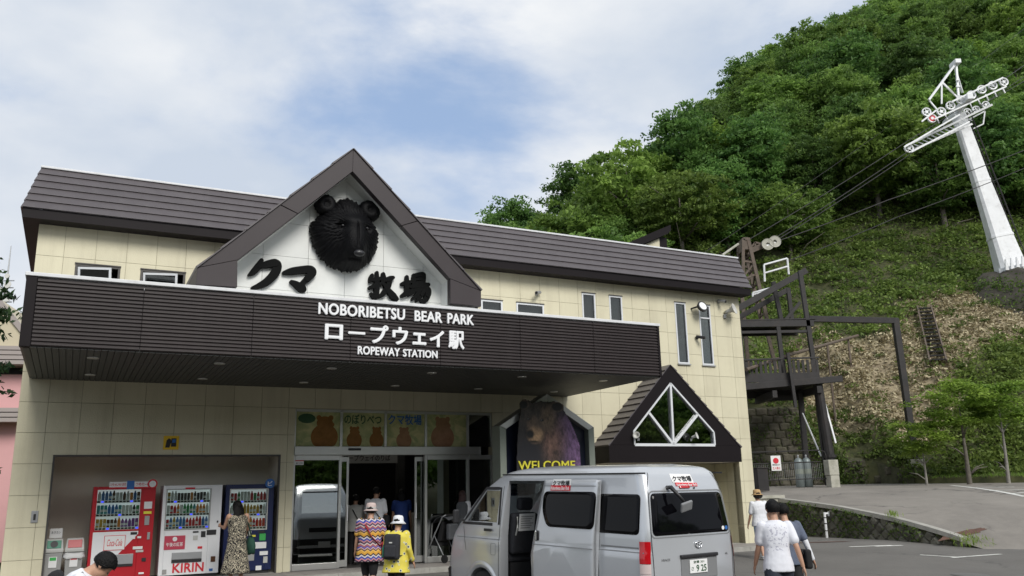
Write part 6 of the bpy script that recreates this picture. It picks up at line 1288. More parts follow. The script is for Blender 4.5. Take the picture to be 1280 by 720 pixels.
# ------------------------------------------------------------------ people
def rotx(a): return Matrix.Rotation(R(a), 3, 'X')
def roty(a): return Matrix.Rotation(R(a), 3, 'Y')
def rotz(a): return Matrix.Rotation(R(a), 3, 'Z')
def ring(c, rx, ry, ax, ay, n=18, sq=2.3):
    o = []
    for k in range(n):
        t_ = 2*math.pi*k/n; cx, sy = math.cos(t_), math.sin(t_)
        o.append(c+ax*(rx*math.copysign(abs(cx)**(2/sq), cx))+ay*(ry*math.copysign(abs(sy)**(2/sq), sy)))
    return o
class Person:
    """a posed figure facing +y; all lengths for a height of 1.70 m, then scaled"""
    def __init__(s, label, xy, z, face_deg, height=1.70, lean=3, arms=((8, 6, 15), (8, 6, 15)), legs=((4, 4), (-4, 8)), head=(0, 0), build_=1.0):
        # arms: (forward swing, outward, elbow bend) for left, right; legs: (forward swing, knee bend)
        s.k = height/1.70; s.b = build_
        s.t = thing('person', label, 'person', (xy[0], xy[1], z), R(face_deg))
        B = rotx(-lean); s.B = B
        hipz = 0.92-0.0006*max(abs(legs[0][0]), abs(legs[1][0]))**1.3
        kneeb = min(legs[0][1], legs[1][1])
        low = []
        s.leg = []
        for sx_, (sw, kb) in zip((-1, 1), legs):
            h_ = Vector((sx_*0.085, 0, 0)); th = rotx(sw) @ Vector((0, 0, -0.43)); kn = h_+th; sh = rotx(sw-kb) @ Vector((0, 0, -0.41)); an = kn+sh; s.leg.append([h_, kn, an]); low.append(an.z)
        hipz = 0.075-min(low); s.hip = Vector((0, 0, hipz))
        for l in s.leg:
            for i in range(3): l[i] = l[i]+s.hip
        P = lambda v: s.hip+B @ Vector(v)
        s.P = P
        s.spine = [P((0, 0, 0.0)), P((0, 0.005, 0.12)), P((0, 0.012, 0.26)), P((0, 0.0, 0.40)), P((0, -0.005, 0.49)), P((0, 0.0, 0.545))]
        s.neck = P((0, 0.0, 0.545)); Hh = B @ rotz(head[1]) @ rotx(head[0]); s.Hh = Hh
        s.headc = s.neck+Hh @ Vector((0, 0.025, 0.125))
        s.arm = []
        for sx_, (sw, outw, eb) in zip((-1, 1), arms):
            sh = P((sx_*0.175*s.b**0.5, -0.005, 0.475)); M1 = B @ roty(-sx_*outw) @ rotx(sw) if lean < 40 else roty(-sx_*outw) @ rotx(sw)
            el = sh+M1 @ Vector((0, 0, -0.285)); M2 = M1 @ rotx(eb); wr = el+M2 @ Vector((0, 0, -0.245)); s.arm.append([sh, el, wr, M2, sx_])
        s.scale_root()
    def scale_root(s): s.t.scale = (s.k,)*3
    def torso_rings(s, grow=0.0, hem=None, flare=0.0, top=True):
        ax = s.B @ Vector((1, 0, 0)); ay = s.B @ Vector((0, 1, 0)); b = s.b
        prof = [(-0.10, 0.155, 0.105), (0.0, 0.165, 0.115), (0.10, 0.148, 0.104), (0.20, 0.148, 0.100), (0.32, 0.172, 0.110), (0.42, 0.180, 0.102), (0.475, 0.165, 0.085), (0.515, 0.105, 0.068), (0.54, 0.062, 0.058)]
        out = []
        if hem is not None: out.append(ring(s.P((0, 0, hem)), 0.165*b+grow+flare, 0.115*b+grow+flare*0.8, ax, ay))
        for z, rx, ry in prof:
            if hem is not None and z <= hem+0.03: continue
            if not top and z > 0.15: continue
            g = grow if z < 0.5 else grow*0.5
            fl = flare*max(0, 1-(z-(hem if hem is not None else 0))/0.3) if hem is not None else 0
            out.append(ring(s.P((0, 0, z)), (rx*b if z < 0.5 else rx)+g+fl, (ry*b if z < 0.5 else ry)+g+fl*0.8, ax, ay))
        return out
    def limb(s, mb, pts, radii, n=14):
        P = []; Rr = []
        for (a, ra), (b, rb) in zip(zip(pts[:-1], radii[:-1]), zip(pts[1:], radii[1:])):
            for q in range(5): t_ = q/5; P.append(a.lerp(b, t_)); Rr.append(ra+(rb-ra)*t_)
        P.append(pts[-1]); Rr.append(radii[-1])
        mb.tube(P, Rr, n); mb.ellip(pts[0], (radii[0],)*3, 12, 8); mb.ellip(pts[-1], (radii[-1],)*3, 12, 8)
        for p, r_ in zip(pts[1:-1], radii[1:-1]): mb.ellip(p, (r_*0.98,)*3, 12, 8)
    def body(s, vox=0.011):
        mb = MB(); mb.loft(s.torso_rings()); b = s.b
        for l in s.leg:
            mid = l[1].lerp(l[2], 0.3)+Vector((0, -0.012, 0)); s.limb(mb, [l[0], l[0].lerp(l[1], 0.35), l[1], mid, l[2]], [0.088*b, 0.080*b, 0.054, 0.055, 0.036])
            mb.ellip(l[2]+Vector((0, 0.055, -0.04)), (0.043, 0.115, 0.034), 12, 8)
        for sh, el, wr, M2, sx_ in s.arm:
            s.limb(mb, [sh, sh.lerp(el, 0.4), el, el.lerp(wr, 0.25), wr], [0.056*b, 0.047*b, 0.036, 0.037, 0.025])
            pc = wr+M2 @ Vector((0, 0, -0.05)); mb.ellip(pc, (0.018, 0.036, 0.052), 10, 8, T=M2)
            for k, (fy, ln) in enumerate(((0.027, 0.062), (0.009, 0.072), (-0.010, 0.067), (-0.028, 0.052))):
                a = wr+M2 @ Vector((0, fy, -0.088)); bnd = M2 @ rotx(28) ; m_ = a+M2 @ Vector((-sx_*0.006, 0, -ln*0.55)); e_ = m_+(M2 @ Vector((-sx_*0.022, 0.004, -ln*0.5))); mb.tube([a-M2 @ Vector((0, 0, -0.02)), a, m_, e_], [0.010, 0.0095, 0.009, 0.007], 8)
            a = wr+M2 @ Vector((-sx_*0.004, 0.030, -0.030)); mb.tube([a, a+M2 @ Vector((-sx_*0.008, 0.026, -0.026)), a+M2 @ Vector((-sx_*0.014, 0.034, -0.060))], [0.013, 0.011, 0.008], 8)
        # neck, head, face
        mb.tube([s.P((0, -0.005, 0.50)), s.neck+s.Hh @ Vector((0, 0.012, 0.07))], [0.058, 0.052], 14)
        c = s.headc; Hh = s.Hh
        mb.ellip(c+Hh @ Vector((0, -0.012, 0.03)), (0.076, 0.096, 0.090), 16, 12, T=Hh); mb.ellip(c+Hh @ Vector((0, 0.022, -0.035)), (0.060, 0.072, 0.082), 16, 12, T=Hh)
        mb.ellip(c+Hh @ Vector((0, 0.090, -0.012)), (0.012, 0.020, 0.024), 10, 8, T=Hh)
        mb.ellip(c+Hh @ Vector((0, 0.078, -0.062)), (0.026, 0.016, 0.012), 10, 8, T=Hh)
        for sx_ in (-1, 1): mb.ellip(c+Hh @ Vector((sx_*0.077, -0.008, -0.002)), (0.011, 0.022, 0.032), 10, 8, T=Hh)
        o = mb.build('body', 'skin', s.t, smooth=True, remesh=vox)
        for sx_ in (-1, 1): mb = MB(); mb.ellip(c+Hh @ Vector((sx_*0.031, 0.083, 0.010)), (0.013, 0.008, 0.007), 10, 6, T=Hh); mb.build('eye', 'blackprint', s.t, smooth=True)
        return s
    def shirt(s, mat, sleeve=0.75, hem=-0.08, grow=0.022, flare=0.012, name='shirt', vox=0.013, sleeve_r=0.070):
        mb = MB(); mb.loft(s.torso_rings(grow, hem, flare))
        for sh, el, wr, M2, sx_ in s.arm:
            if sleeve <= 0: continue
            if sleeve <= 1: s.limb(mb, [sh+s.B @ Vector((-sx_*0.004, 0, -0.004)), sh.lerp(el, sleeve)], [0.069*s.b, sleeve_r*0.92])
            else: e_ = el.lerp(wr, sleeve-1); s.limb(mb, [sh+s.B @ Vector((-sx_*0.004, 0, -0.004)), el, e_], [0.069*s.b, 0.057, 0.045])
        s.wrinkle(mb.build(name, mat, s.t, smooth=True, remesh=vox)); return s
    def wrinkle(s, o, st=0.012, size=0.11):
        tx = bpy.data.textures.get('cloth_folds')
        if not tx: tx = bpy.data.textures.new('cloth_folds', 'CLOUDS'); tx.noise_scale = size; tx.noise_depth = 2
        q = o.modifiers.new('folds', 'DISPLACE'); q.texture = tx; q.strength = st; q.mid_level = 0.5; q.texture_coords = 'GLOBAL'
    def trousers(s, mat, length=2.0, grow=0.018, name='trousers', wide=0.0, vox=0.013):
        mb = MB(); ax = s.B @ Vector((1, 0, 0)); ay = s.B @ Vector((0, 1, 0)); b = s.b
        mb.loft([ring(s.hip+Vector((0, 0, -0.09)), 0.150*b+grow, 0.10*b+grow, Vector((1, 0, 0)), Vector((0, 1, 0))), ring(s.P((0, 0, 0.0)), 0.166*b+grow, 0.117*b+grow, ax, ay), ring(s.P((0, 0, 0.10)), 0.150*b+grow, 0.105*b+grow, ax, ay)])
        for l in s.leg:
            if length <= 1: s.limb(mb, [l[0], l[0].lerp(l[1], length)], [0.098*b+grow*0.5, 0.078+grow+wide])
            else: s.limb(mb, [l[0], l[1], l[1].lerp(l[2], length-1)], [0.096*b+grow*0.5, 0.062+grow+wide, 0.048+grow+wide])
        s.wrinkle(mb.build(name, mat, s.t, smooth=True, remesh=vox), 0.009); return s
    def skirt(s, mat, hem=0.35, width=0.28, name='skirt', top=0.10, topgrow=0.02, whole=False):
        mb = MB(); ax = s.B @ Vector((1, 0, 0)); ay = s.B @ Vector((0, 1, 0)); rings = []
        n = 12
        for k in range(n+1):
            t_ = k/n; z = hem+(s.hip.z-hem)*t_; f = (1-t_); o = []
            for q in range(36):
                a = 2*math.pi*q/36; w_ = 1+0.07*f*math.sin(a*6+1)+0.03*f*math.sin(a*11); rx = (0.185*(1-f)+width*f)*w_; ry = (0.135*(1-f)+width*0.85*f)*w_; o.append(Vector((rx*math.cos(a), ry*math.sin(a), z)))
            rings.append(o)
        rings.append([s.P((0.150*math.cos(2*math.pi*q/36), 0.108*math.sin(2*math.pi*q/36), 0.13)) for q in range(36)])
        mb.loft(rings); mb.build(name, mat, s.t, smooth=True); return s
    def shoes(s, mat):
        for l in s.leg:
            mb = MB(); mb.ellip(l[2]+Vector((0, 0.05, -0.038)), (0.050, 0.135, 0.040), 14, 8); mb.box(l[2].x-0.043, l[2].x+0.043, l[2].y-0.07, l[2].y+0.16, l[2].z-0.076, l[2].z-0.055); mb.build('shoe', mat, s.t, smooth=False, bevel=0.006)
        return s
    def hair(s, mat='hair', long=0.0, cover=1.0):
        mb = MB(); c, Hh = s.headc, s.Hh; NU, NV = 30, 16; vs = []
        for i in range(NV+1):
            for j in range(NU):
                th = math.pi*(i/NV)*0.5*1.42; ph = 2*math.pi*j/NU
                fr_ = math.sin(ph)        # +1 front
                lim = math.pi*0.5*(1.42 if fr_ < 0.15 else 1.42-0.62*min(1, (fr_-0.15)/0.5)); th = min(th, lim) if i < NV else lim
                rr_ = 1+0.035*math.sin(ph*9+i)+0.02*math.sin(ph*17+i*2)
                q = Vector((0.088*rr_*math.sin(th)*math.cos(ph), 0.110*rr_*math.sin(th)*math.sin(ph), 0.104*rr_*math.cos(th)))
                vs.append(c+Hh @ (q+Vector((0, -0.012, 0.030))))
        mb.add(vs, [(i*NU+j, i*NU+(j+1) % NU, (i+1)*NU+(j+1) % NU, (i+1)*NU+j) for i in range(NV) for j in range(NU)])
        if long:
            rings = []
            for k in range(9):
                t_ = k/8; z = 0.03-long*t_; o = []
                for q in range(22):
                    a = 2*math.pi*q/22; w_ = 1+0.06*math.sin(a*5+k); o.append(c+Hh @ Vector((0.108*w_*math.cos(a)*(1+0.25*math.sin(t_*math.pi)*0.8-0.35*t_**3), -0.035-0.035*t_+(0.070-0.02*t_)*w_*math.sin(a), z)))
                rings.append(o)
            mb.loft(rings)
        mb.build('hair', mat, s.t, smooth=True); return s
    def hat(s, mat, brim=0.06, droop=0.03, band=None, tall=0.105):
        c, Hh = s.headc, s.Hh; T = Hh.to_4x4(); mb = MB(); p0 = c+Hh @ Vector((0, -0.008, 0.045))
        prof = [(0.100+brim, -droop-0.004), (0.105+brim, -droop), (0.101, 0.0), (0.100, 0.03), (0.094, tall*0.75), (0.075, tall), (0.03, tall+0.008), (0.001, tall+0.009)]
        mb.lathe(prof, p0, 28, T=T); h_ = mb.build('hat', mat, s.t, smooth=True)
        if band: mb = MB(); mb.lathe([(0.1025, 0.004), (0.1015, 0.032)], p0, 28, T=T, cap=False); mb.build('hat_band', band, h_, smooth=True)
        return s
    def backpack(s, mat, wd=0.28, ht=0.42, dp_=0.15, z=0.28):
        T = Matrix.Translation(s.P((0, -0.125*s.b-dp_/2-0.02, z))) @ s.B.to_4x4(); mb = MB(); mb.box(-wd/2, wd/2, -dp_/2, dp_/2, -ht/2, ht/2, T=T); bp = mb.build('backpack', mat, s.t, bevel=0.055, seg=4)
        mb = MB(); mb.box(-wd*0.38, wd*0.38, -dp_/2-0.05, -dp_/2+0.01, -ht*0.42, ht*0.05, T=T); mb.build('backpack_pocket', mat, bp, bevel=0.03, seg=3)
        mb = MB(); mb.box(-0.03, 0.03, -dp_/2-0.008, -dp_/2+0.01, ht*0.13, ht*0.18, T=T); mb.build('backpack_badge', 'plasticlight', bp)
        for sx_ in (-1, 1): mb = MB(); mb.tube([s.P((sx_*0.09, -0.10*s.b-0.03, z+ht*0.42)), s.P((sx_*0.105, -0.03, 0.525)), s.P((sx_*0.115, 0.075*s.b+0.03, 0.47)), s.P((sx_*0.13, 0.115*s.b+0.03, 0.32)), s.P((sx_*0.165*s.b, 0.03, 0.12)), s.P((sx_*0.12, -0.14*s.b, z-ht*0.35))], [0.026]*6, 8, flat=0.35); mb.build('strap', mat, bp, smooth=True)
        return s
    def strap_bag(s, mat, side=1, z=-0.02, w_=0.22, h_=0.2, strapmat=None):
        pts = []
        for k in range(17):
            t_ = k/16*math.pi*2; x = -side*0.10+side*0.0; 
        a = [s.P((-side*0.10, -0.02, 0.525)), s.P((-side*0.04, -0.135*s.b-0.01, 0.40)), s.P((side*0.06, -0.14*s.b-0.015, 0.22)), s.P((side*0.17*s.b, -0.10, 0.05)), s.P((side*(0.20*s.b), 0.0, z+h_/2))]
        b = [s.P((-side*0.10, -0.02, 0.525)), s.P((-side*0.05, 0.125*s.b+0.01, 0.40)), s.P((side*0.06, 0.14*s.b+0.015, 0.22)), s.P((side*0.17*s.b, 0.10, 0.05)), s.P((side*(0.20*s.b), 0.0, z+h_/2))]
        mb = MB(); T = Matrix.Translation(s.P((side*(0.185*s.b+0.07), -0.01, z))) @ s.B.to_4x4(); mb.box(-0.05, 0.05, -w_/2, w_/2, -h_/2, h_/2, T=T); bg_ = mb.build('shoulder_bag', mat, s.t, bevel=0.035, seg=3)
        for q in (a, b): mb = MB(); mb.tube(q, 0.024, 8, flat=0.4); mb.build('strap', strapmat or mat, bg_, smooth=True)
        return s
def ground_at(x, y): s_, d = loc(x, y); return 0.0 if d > -1.1 else lot_z(d)
def px_person(label, px, Y, face, z=None, **kw):
    p = at(px, 640, Y); return Person(label, (p.x, p.y), ground_at(p.x, p.y) if z is None else z, face, **kw)
# facing: 0 = away from the camera (+y), positive turns to the left
p = px_person('man in white printed T-shirt and dark shorts walking away at the right of the van', 967, 11.85, -4, height=1.76, lean=2, arms=((14, 10, 14), (-16, 13, 14)), legs=((-16, 10), (18, 12)), head=(0, 10), build_=0.94)
p.body().shirt('c_tee', 0.70, -0.10, 0.022, 0.020, sleeve_r=0.074).trousers('c_navy', 0.85, 0.022, 'shorts', 0.02).shoes('shoe').hair()
p = px_person('person in slate top with white arm sleeves and black shoulder bag behind the T-shirt man', 981, 13.0, 4, height=1.66, lean=3, arms=((10, 8, 15), (-6, 20, 12)), legs=((12, 10), (-12, 10)), head=(-6, 20))
p.body().shirt('c_slate', 0.7, -0.10, 0.026, 0.02).trousers('c_black', 2.0).shoes('shoeblack').hair().strap_bag('c_black', 1, -0.02, 0.26, 0.28)
mb = MB(); sh, el, wr, M2, sx_ = p.arm[1]; p.limb(mb, [sh.lerp(el, 0.6), el, wr], [0.052, 0.044, 0.034]); mb.build('arm_sleeve', 'c_white', p.t, smooth=True, remesh=0.012)
p = px_person('person in straw bucket hat and white T-shirt walking past the building corner', 949, 21.5, 8, height=1.60, lean=2, arms=((10, 9, 14), (-8, 9, 14)), legs=((-12, 8), (12, 10)))
p.body().shirt('c_white', 0.8, -0.10, 0.03, 0.03).trousers('c_denim', 1.1, 0.02, 'shorts', 0.03).shoes('shoe').hair(long=0.10).hat('c_tan', 0.055, 0.025, None, 0.11)
p = px_person('woman in colourful zigzag tunic, pink bucket hat and red shoulder bag at the entrance', 463, 15.6, -3, height=1.60, lean=3, arms=((6, 12, 14), (6, 14, 22)), legs=((8, 8), (-8, 8)), build_=1.22)
p.body().shirt('c_tunic', 0.72, -0.24, 0.032, 0.055, 'tunic', sleeve_r=0.082).trousers('c_black', 1.12, 0.016, 'knee_trousers', 0.0).shoes('shoe').hair(long=0.05).hat('c_pinkhat', 0.045, 0.035, 'c_cream', 0.11).strap_bag('c_red', 1, -0.02, 0.24, 0.26)
p = px_person('woman in yellow floral jacket, white hat and charcoal backpack at the entrance', 496, 14.4, -14, height=1.47, lean=5, arms=((10, 12, 40), (0, 12, 30)), legs=((10, 8), (-8, 10)), build_=1.12)
p.body().shirt('c_yellow', 1.85, -0.22, 0.036, 0.05, 'jacket').trousers('c_black', 2.0).shoes('shoeblack').hair().hat('c_white', 0.05, 0.05, None, 0.10).backpack('c_backpack', 0.30, 0.46, 0.16, 0.24)
mb = MB(); q = p.P((-0.17, -0.22, 0.16)); mb.lathe([(0.03, -0.10), (0.032, 0.06), (0.018, 0.09), (0.018, 0.12)], q, 12); mb.build('water_bottle', 'greenp', p.t)
p = px_person('woman in black and cream floral dress with dark green bag at the vending machines', 298, 17.25, 40, height=1.60, lean=2, arms=((38, 6, 62), (14, 14, 38)), legs=((5, 5), (-4, 5)), head=(-8, 12), build_=1.12)
p.body().shirt('c_dress', 0.0, -0.02, 0.016, 0.0, 'dress_top').skirt('c_dress', 0.26, 0.30, 'dress_skirt').shoes('shoeblack').hair(long=0.34)
mb = MB(); mb.lathe([(0.160, -0.02), (0.160, 0.03)], p.P((0, 0, 0.13)), 26, T=Matrix.Diagonal((1, 0.74, 1, 1)), cap=False); mb.build('belt', 'c_black', p.t)
mb = MB(); q = p.P((0.30, 0.02, -0.10)); rg_ = []
for k, (zz, rr_) in enumerate(((-0.20, 0.10), (-0.17, 0.15), (-0.02, 0.16), (0.10, 0.11), (0.16, 0.05))): rg_.append([q+Vector((0.55*rr_*math.cos(a)*(1+0.08*math.sin(a*4)), rr_*math.sin(a)*1.15, zz+0.012*math.sin(a*3+k))) for a in [2*math.pi*i/22 for i in range(22)]])
mb.loft(rg_); bgo = mb.build('tote_bag', 'c_green', p.t, smooth=True); mb = MB(); mb.tube([q+Vector((0, -0.06, 0.12)), p.P((0.22, -0.05, 0.30)), p.P((0.155, -0.02, 0.52)), p.P((0.22, 0.06, 0.30)), q+Vector((0, 0.06, 0.12))], 0.014, 8); mb.build('strap', 'c_green', bgo, smooth=True)
p = px_person('person in white T-shirt with black backpack leaning forward at the lower left corner', 70, 8.0, -72, height=1.66, lean=36, arms=((20, 6, 30), (26, 6, 40)), legs=((12, 12), (-6, 10)), head=(-22, 0))
p.body().shirt('c_white', 0.75, -0.08, 0.028, 0.02).trousers('c_navy', 2.0).shoes('shoe').hair().backpack('c_black', 0.26, 0.36, 0.11, 0.24)
# visitors inside the doorway
p = px_person('woman in pale grey top and black trousers just inside the doorway, leftmost there', 444, 20.5, 5, z=0.0, height=1.56, lean=2, legs=((6, 6), (-6, 6)))
p.body().shirt('c_cream', 1.55, -0.12, 0.04, 0.02).trousers('c_black', 2.0, 0.03).shoes('shoeblack').hair().strap_bag('c_black', 1, -0.03, 0.2, 0.2)
p = px_person('man in white shirt with black sling bag just inside the doorway', 469, 20.3, -6, z=0.0, height=1.72, lean=3, arms=((8, 8, 30), (12, 8, 30)), legs=((10, 8), (-8, 8)), head=(-8, -8), build_=1.1)
p.body().shirt('c_white', 0.8, -0.12, 0.03, 0.02).trousers('c_black', 2.0, 0.02).shoes('shoe').hair().strap_bag('c_black', 1, 0.05, 0.2, 0.24)
p = px_person('woman in royal blue short sleeved dress just inside the doorway, right of the others', 502, 21.0, 8, z=0.0, height=1.66, lean=1, legs=((4, 4), (-4, 4)))
p.body().shirt('c_blue', 0.55, -0.05, 0.022, 0.0, 'dress_top').skirt('c_blue', 0.42, 0.20, 'dress_skirt').shoes('shoeblack').hair(long=0.2)
p = px_person('woman with dark red hair in grey vest standing beyond the front of the van', 577, 20.9, -20, z=0.0, height=1.60, lean=2, arms=((20, 6, 30), (4, 6, 12)))
p.body().shirt('c_white', 0.9, -0.08, 0.024, 0.01).shirt('c_grey', 0.0, -0.16, 0.034, 0.015, 'vest').trousers('c_black', 2.0, 0.03).shoes('shoeblack').hair('redhair', long=0.24)
# folded pushchair beside her
pt = at(551, 640, 20.6); t_ = thing('pushchair', 'black folding pushchair with grey bag standing by the right hand shop window', 'pushchair', (pt.x, pt.y, 0.0), YAW+0.5)
for sx_ in (-1, 1):
    mb = MB(); mb.tube([(sx_*0.22, 0.30, 0.09), (sx_*0.22, 0.05, 0.55), (sx_*0.21, -0.22, 1.02), (sx_*0.20, -0.32, 1.06)], 0.015, 8); mb.tube([(sx_*0.22, -0.30, 0.09), (sx_*0.22, 0.02, 0.60)], 0.013, 8); mb.build('frame_tube', 'galv', t_, smooth=True)
    for y in (0.30, -0.30): mb = MB(); mb.lathe([(0.09, -0.018), (0.09, 0.018), (0.05, 0.02), (0.05, -0.02)], (sx_*0.24, y, 0.09), 20, T=Matrix.Rotation(R(90), 4, 'Y')); mb.build('wheel', 'rubber', t_)
mb = MB(); mb.bar((-0.21, -0.32, 1.06), (0.21, -0.32, 1.06), 0.035); mb.build('handlebar', 'rubber', t_)
mb = MB(); mb.loft([[(-0.18, 0.22, 0.38), (0.18, 0.22, 0.38), (0.18, -0.10, 0.36), (-0.18, -0.10, 0.36)], [(-0.19, 0.24, 0.46), (0.19, 0.24, 0.46), (0.19, -0.05, 0.46), (-0.19, -0.05, 0.46)], [(-0.18, -0.02, 0.50), (0.18, -0.02, 0.50), (0.18, -0.12, 0.48), (-0.18, -0.12, 0.48)], [(-0.17, -0.15, 0.92), (0.17, -0.15, 0.92), (0.17, -0.22, 0.90), (-0.17, -0.22, 0.90)]]); mb.build('seat', 'c_black', t_, bevel=0.015)
rg_ = []
for k in range(7):
    a = R(20+k*20); rg_.append([Vector((0.20*math.cos(b_), -0.16+0.20*math.cos(a)*0.9, 0.78+0.22*math.sin(a))) if False else Vector((-0.20+0.40*i/8, -0.18+0.27*math.cos(a), 0.80+0.25*math.sin(a)*(1-0.15*abs(i-4)/4))) for i, b_ in enumerate(range(9))])
mb = MB(); n = 9; mb.add([q for r_ in rg_ for q in r_], [(k*n+i, k*n+i+1, (k+1)*n+i+1, (k+1)*n+i) for k in range(6) for i in range(8)]); hd2 = mb.build('hood', 'c_grey', t_, smooth=True, recalc=False); q = hd2.modifiers.new('thick', 'SOLIDIFY'); q.thickness = 0.01
mb = MB(); mb.box(-0.17, 0.17, -0.40, -0.28, 0.50, 0.86); mb.build('hanging_bag', 'c_grey', t_, bevel=0.04, seg=3)
# ------------------------------------------------------------------ right hand side: stone wall, gate, steel landing, pylon, cables
SW = local_thing('stone_wall', 'low mossy stone retaining wall with concrete kerb beside the ramp', 'wall', 17.78, 0, 0)
d0, d1 = -3.2, 3.55
def top_z(d): return max(road_z(17.9, d), lot_z(d))+0.05
mb = MB(); ds = list(np.linspace(d0, d1, 20)); vs = []
for d in ds: vs += [(0.0, d, -0.5), (0.0, d, top_z(d)-0.05), (0.28, d, top_z(d)-0.05), (0.28, d, -0.5)]
mb.add(vs, [(4*i+k, 4*i+(k+1) % 4, 4*(i+1)+(k+1) % 4, 4*(i+1)+k) for i in range(len(ds)-1) for k in range(4)]+[(0, 1, 2, 3), tuple(4*(len(ds)-1)+k for k in (3, 2, 1, 0))]); mb.build('wall_core', 'stonejoint', SW)
protos = []
for v_ in range(4):
    mb = MB(); rr = random.Random(v_); sz = 0.19; o = []
    base = [(math.cos(R(a+rr.uniform(-7, 7)))*sz*rr.uniform(0.92, 1.06), math.sin(R(a+rr.uniform(-7, 7)))*sz*rr.uniform(0.92, 1.06)) for a in (0, 45, 90, 135, 180, 225, 270, 315)]
    base = [(a*(0.78 if i % 2 else 1.0), b*(0.78 if i % 2 else 1.0)) for i, (a, b) in enumerate(base)]
    r0 = [(0.0, a, b) for a, b in base]; r1 = [(-0.05, a*0.93, b*0.93) for a, b in base]; r2 = [(-0.085-rr.uniform(0, .02), a*0.62, b*0.62) for a, b in base]
    mb.loft([r0, r1, r2]); protos.append(mb.mesh('stone', 'stone'))
step = 0.365; k = 0
for i in range(40):
    for j in range(8):
        d = d0+0.1+i*step/2*1.0; z = -0.12+j*step+(step/2 if i % 2 else 0)
        if z+0.10 > top_z(d)-0.03 or d > d1-0.05: continue
        o = ob('stone', protos[(i*3+j) % 4], SW, (0.0, d, z)); o.rotation_euler = (R(random.uniform(-8, 8)), 0, 0); o.scale = (random.uniform(0.8, 1.3), 0.98, random.uniform(0.94, 1.02)); k += 1
for i in range(len(ds)-1):
    a, b = ds[i], ds[i+1]; mb = MB(); za, zb = top_z(a), top_z(b)
    mb.add([(-0.10, a+0.004, za-0.07), (0.22, a+0.004, za-0.07), (0.22, b-0.004, zb-0.07), (-0.10, b-0.004, zb-0.07), (-0.08, a+0.004, za+0.05), (0.20, a+0.004, za+0.05), (0.20, b-0.004, zb+0.05), (-0.08, b-0.004, zb+0.05)], [(0,3,2,1),(4,5,6,7),(0,1,5,4),(1,2,6,5),(2,3,7,6),(3,0,4,7)]); mb.build('kerb_stone', 'kerb', SW)
mb = MB(); mb.box(-4.3, -0.002, 3.55, 3.80, -0.4, 1.12); mb.box(-4.3, 0.2, 3.50, 3.86, 1.121, 1.22); mb.build('end_wall', 'concrete', SW)
# white standpipe in front of it
p = W(17.45, 1.3, 0); t_ = thing('standpipe', 'white standing water pipe with side tap in front of the stone wall', 'standpipe', (p.x, p.y, -0.1), YAW)
mb = MB(); mb.tube([(0, 0, 0), (0.0, 0, 0.78)], 0.04, 10); mb.tube([(0, 0, 0.74), (0.16, -0.02, 0.74)], 0.032, 8); mb.build('pipe', 'whitesteel', t_)
mb = MB(); mb.tube([(0.14, -0.02, 0.66), (0.16, -0.02, 0.80)], 0.04, 8); mb.build('tap', 'galv', t_)
for z in (0.2, 0.42, 0.6): mb = MB(); mb.lathe([(0.042, z), (0.042, z+0.03)], (0, 0, 0), 10, cap=False); mb.build('pipe_band', 'vantrim', t_)
# ---- tall mossy retaining wall at the foot of the hill: courses of blocks
RW = thing('retaining_wall', 'tall dark mossy block retaining wall behind the steel landing', 'wall', (0, 0, 0))
mb = MB(); xs = list(np.arange(4, 17.3, 0.5)); vs = []
for x in xs: y = hill_base(x)-0.16; vs += [(x, y, 0.9), (x, y, 1.6+wall_h(x)+0.02), (x, y+0.5, 1.6+wall_h(x)+0.02), (x, y+0.5, 0.9)]
mb.add(vs, [(4*i+k, 4*i+(k+1) % 4, 4*(i+1)+(k+1) % 4, 4*(i+1)+k) for i in range(len(xs)-1) for k in range(4)]+[(0, 1, 2, 3), tuple(4*(len(xs)-1)+k for k in (3, 2, 1, 0))]); mb.build('wall_core', 'stonejoint', RW)
bm_ = []
for v_ in range(4):
    rr = random.Random(20+v_); mb = MB(); base = [(-0.27, -0.17), (0.0, -0.19), (0.27, -0.17), (0.28, 0.0), (0.27, 0.17), (0.0, 0.18), (-0.27, 0.17), (-0.28, 0.0)]; base = [(a+rr.uniform(-.03, .03), b+rr.uniform(-.025, .025)) for a, b in base]
    mb.loft([[(a, 0, b) for a, b in base], [(a*0.95, -0.09, b*0.93) for a, b in base], [(a*0.6, -0.13-rr.uniform(0, .04), b*0.6) for a, b in base]]); bm_.append(mb.mesh('block', 'retain'))
cnt = 0
for i in range(24):
    for j in range(10):
        x = 8.8+i*0.57/1.15+(0.28 if j % 2 else 0)*0.9; z = 1.7+j*0.355
        if x > 16.8 or z+0.16 > 1.6+wall_h(x): continue
        o = ob('block', bm_[(i*5+j*3) % 4], RW, (x, float(hill_base(x))-0.15, z)); o.scale = (random.uniform(0.80, 0.92), 0.45, random.uniform(0.92, 1.02)); o.rotation_euler = (0, R(random.uniform(-5, 5)), 0); cnt += 1
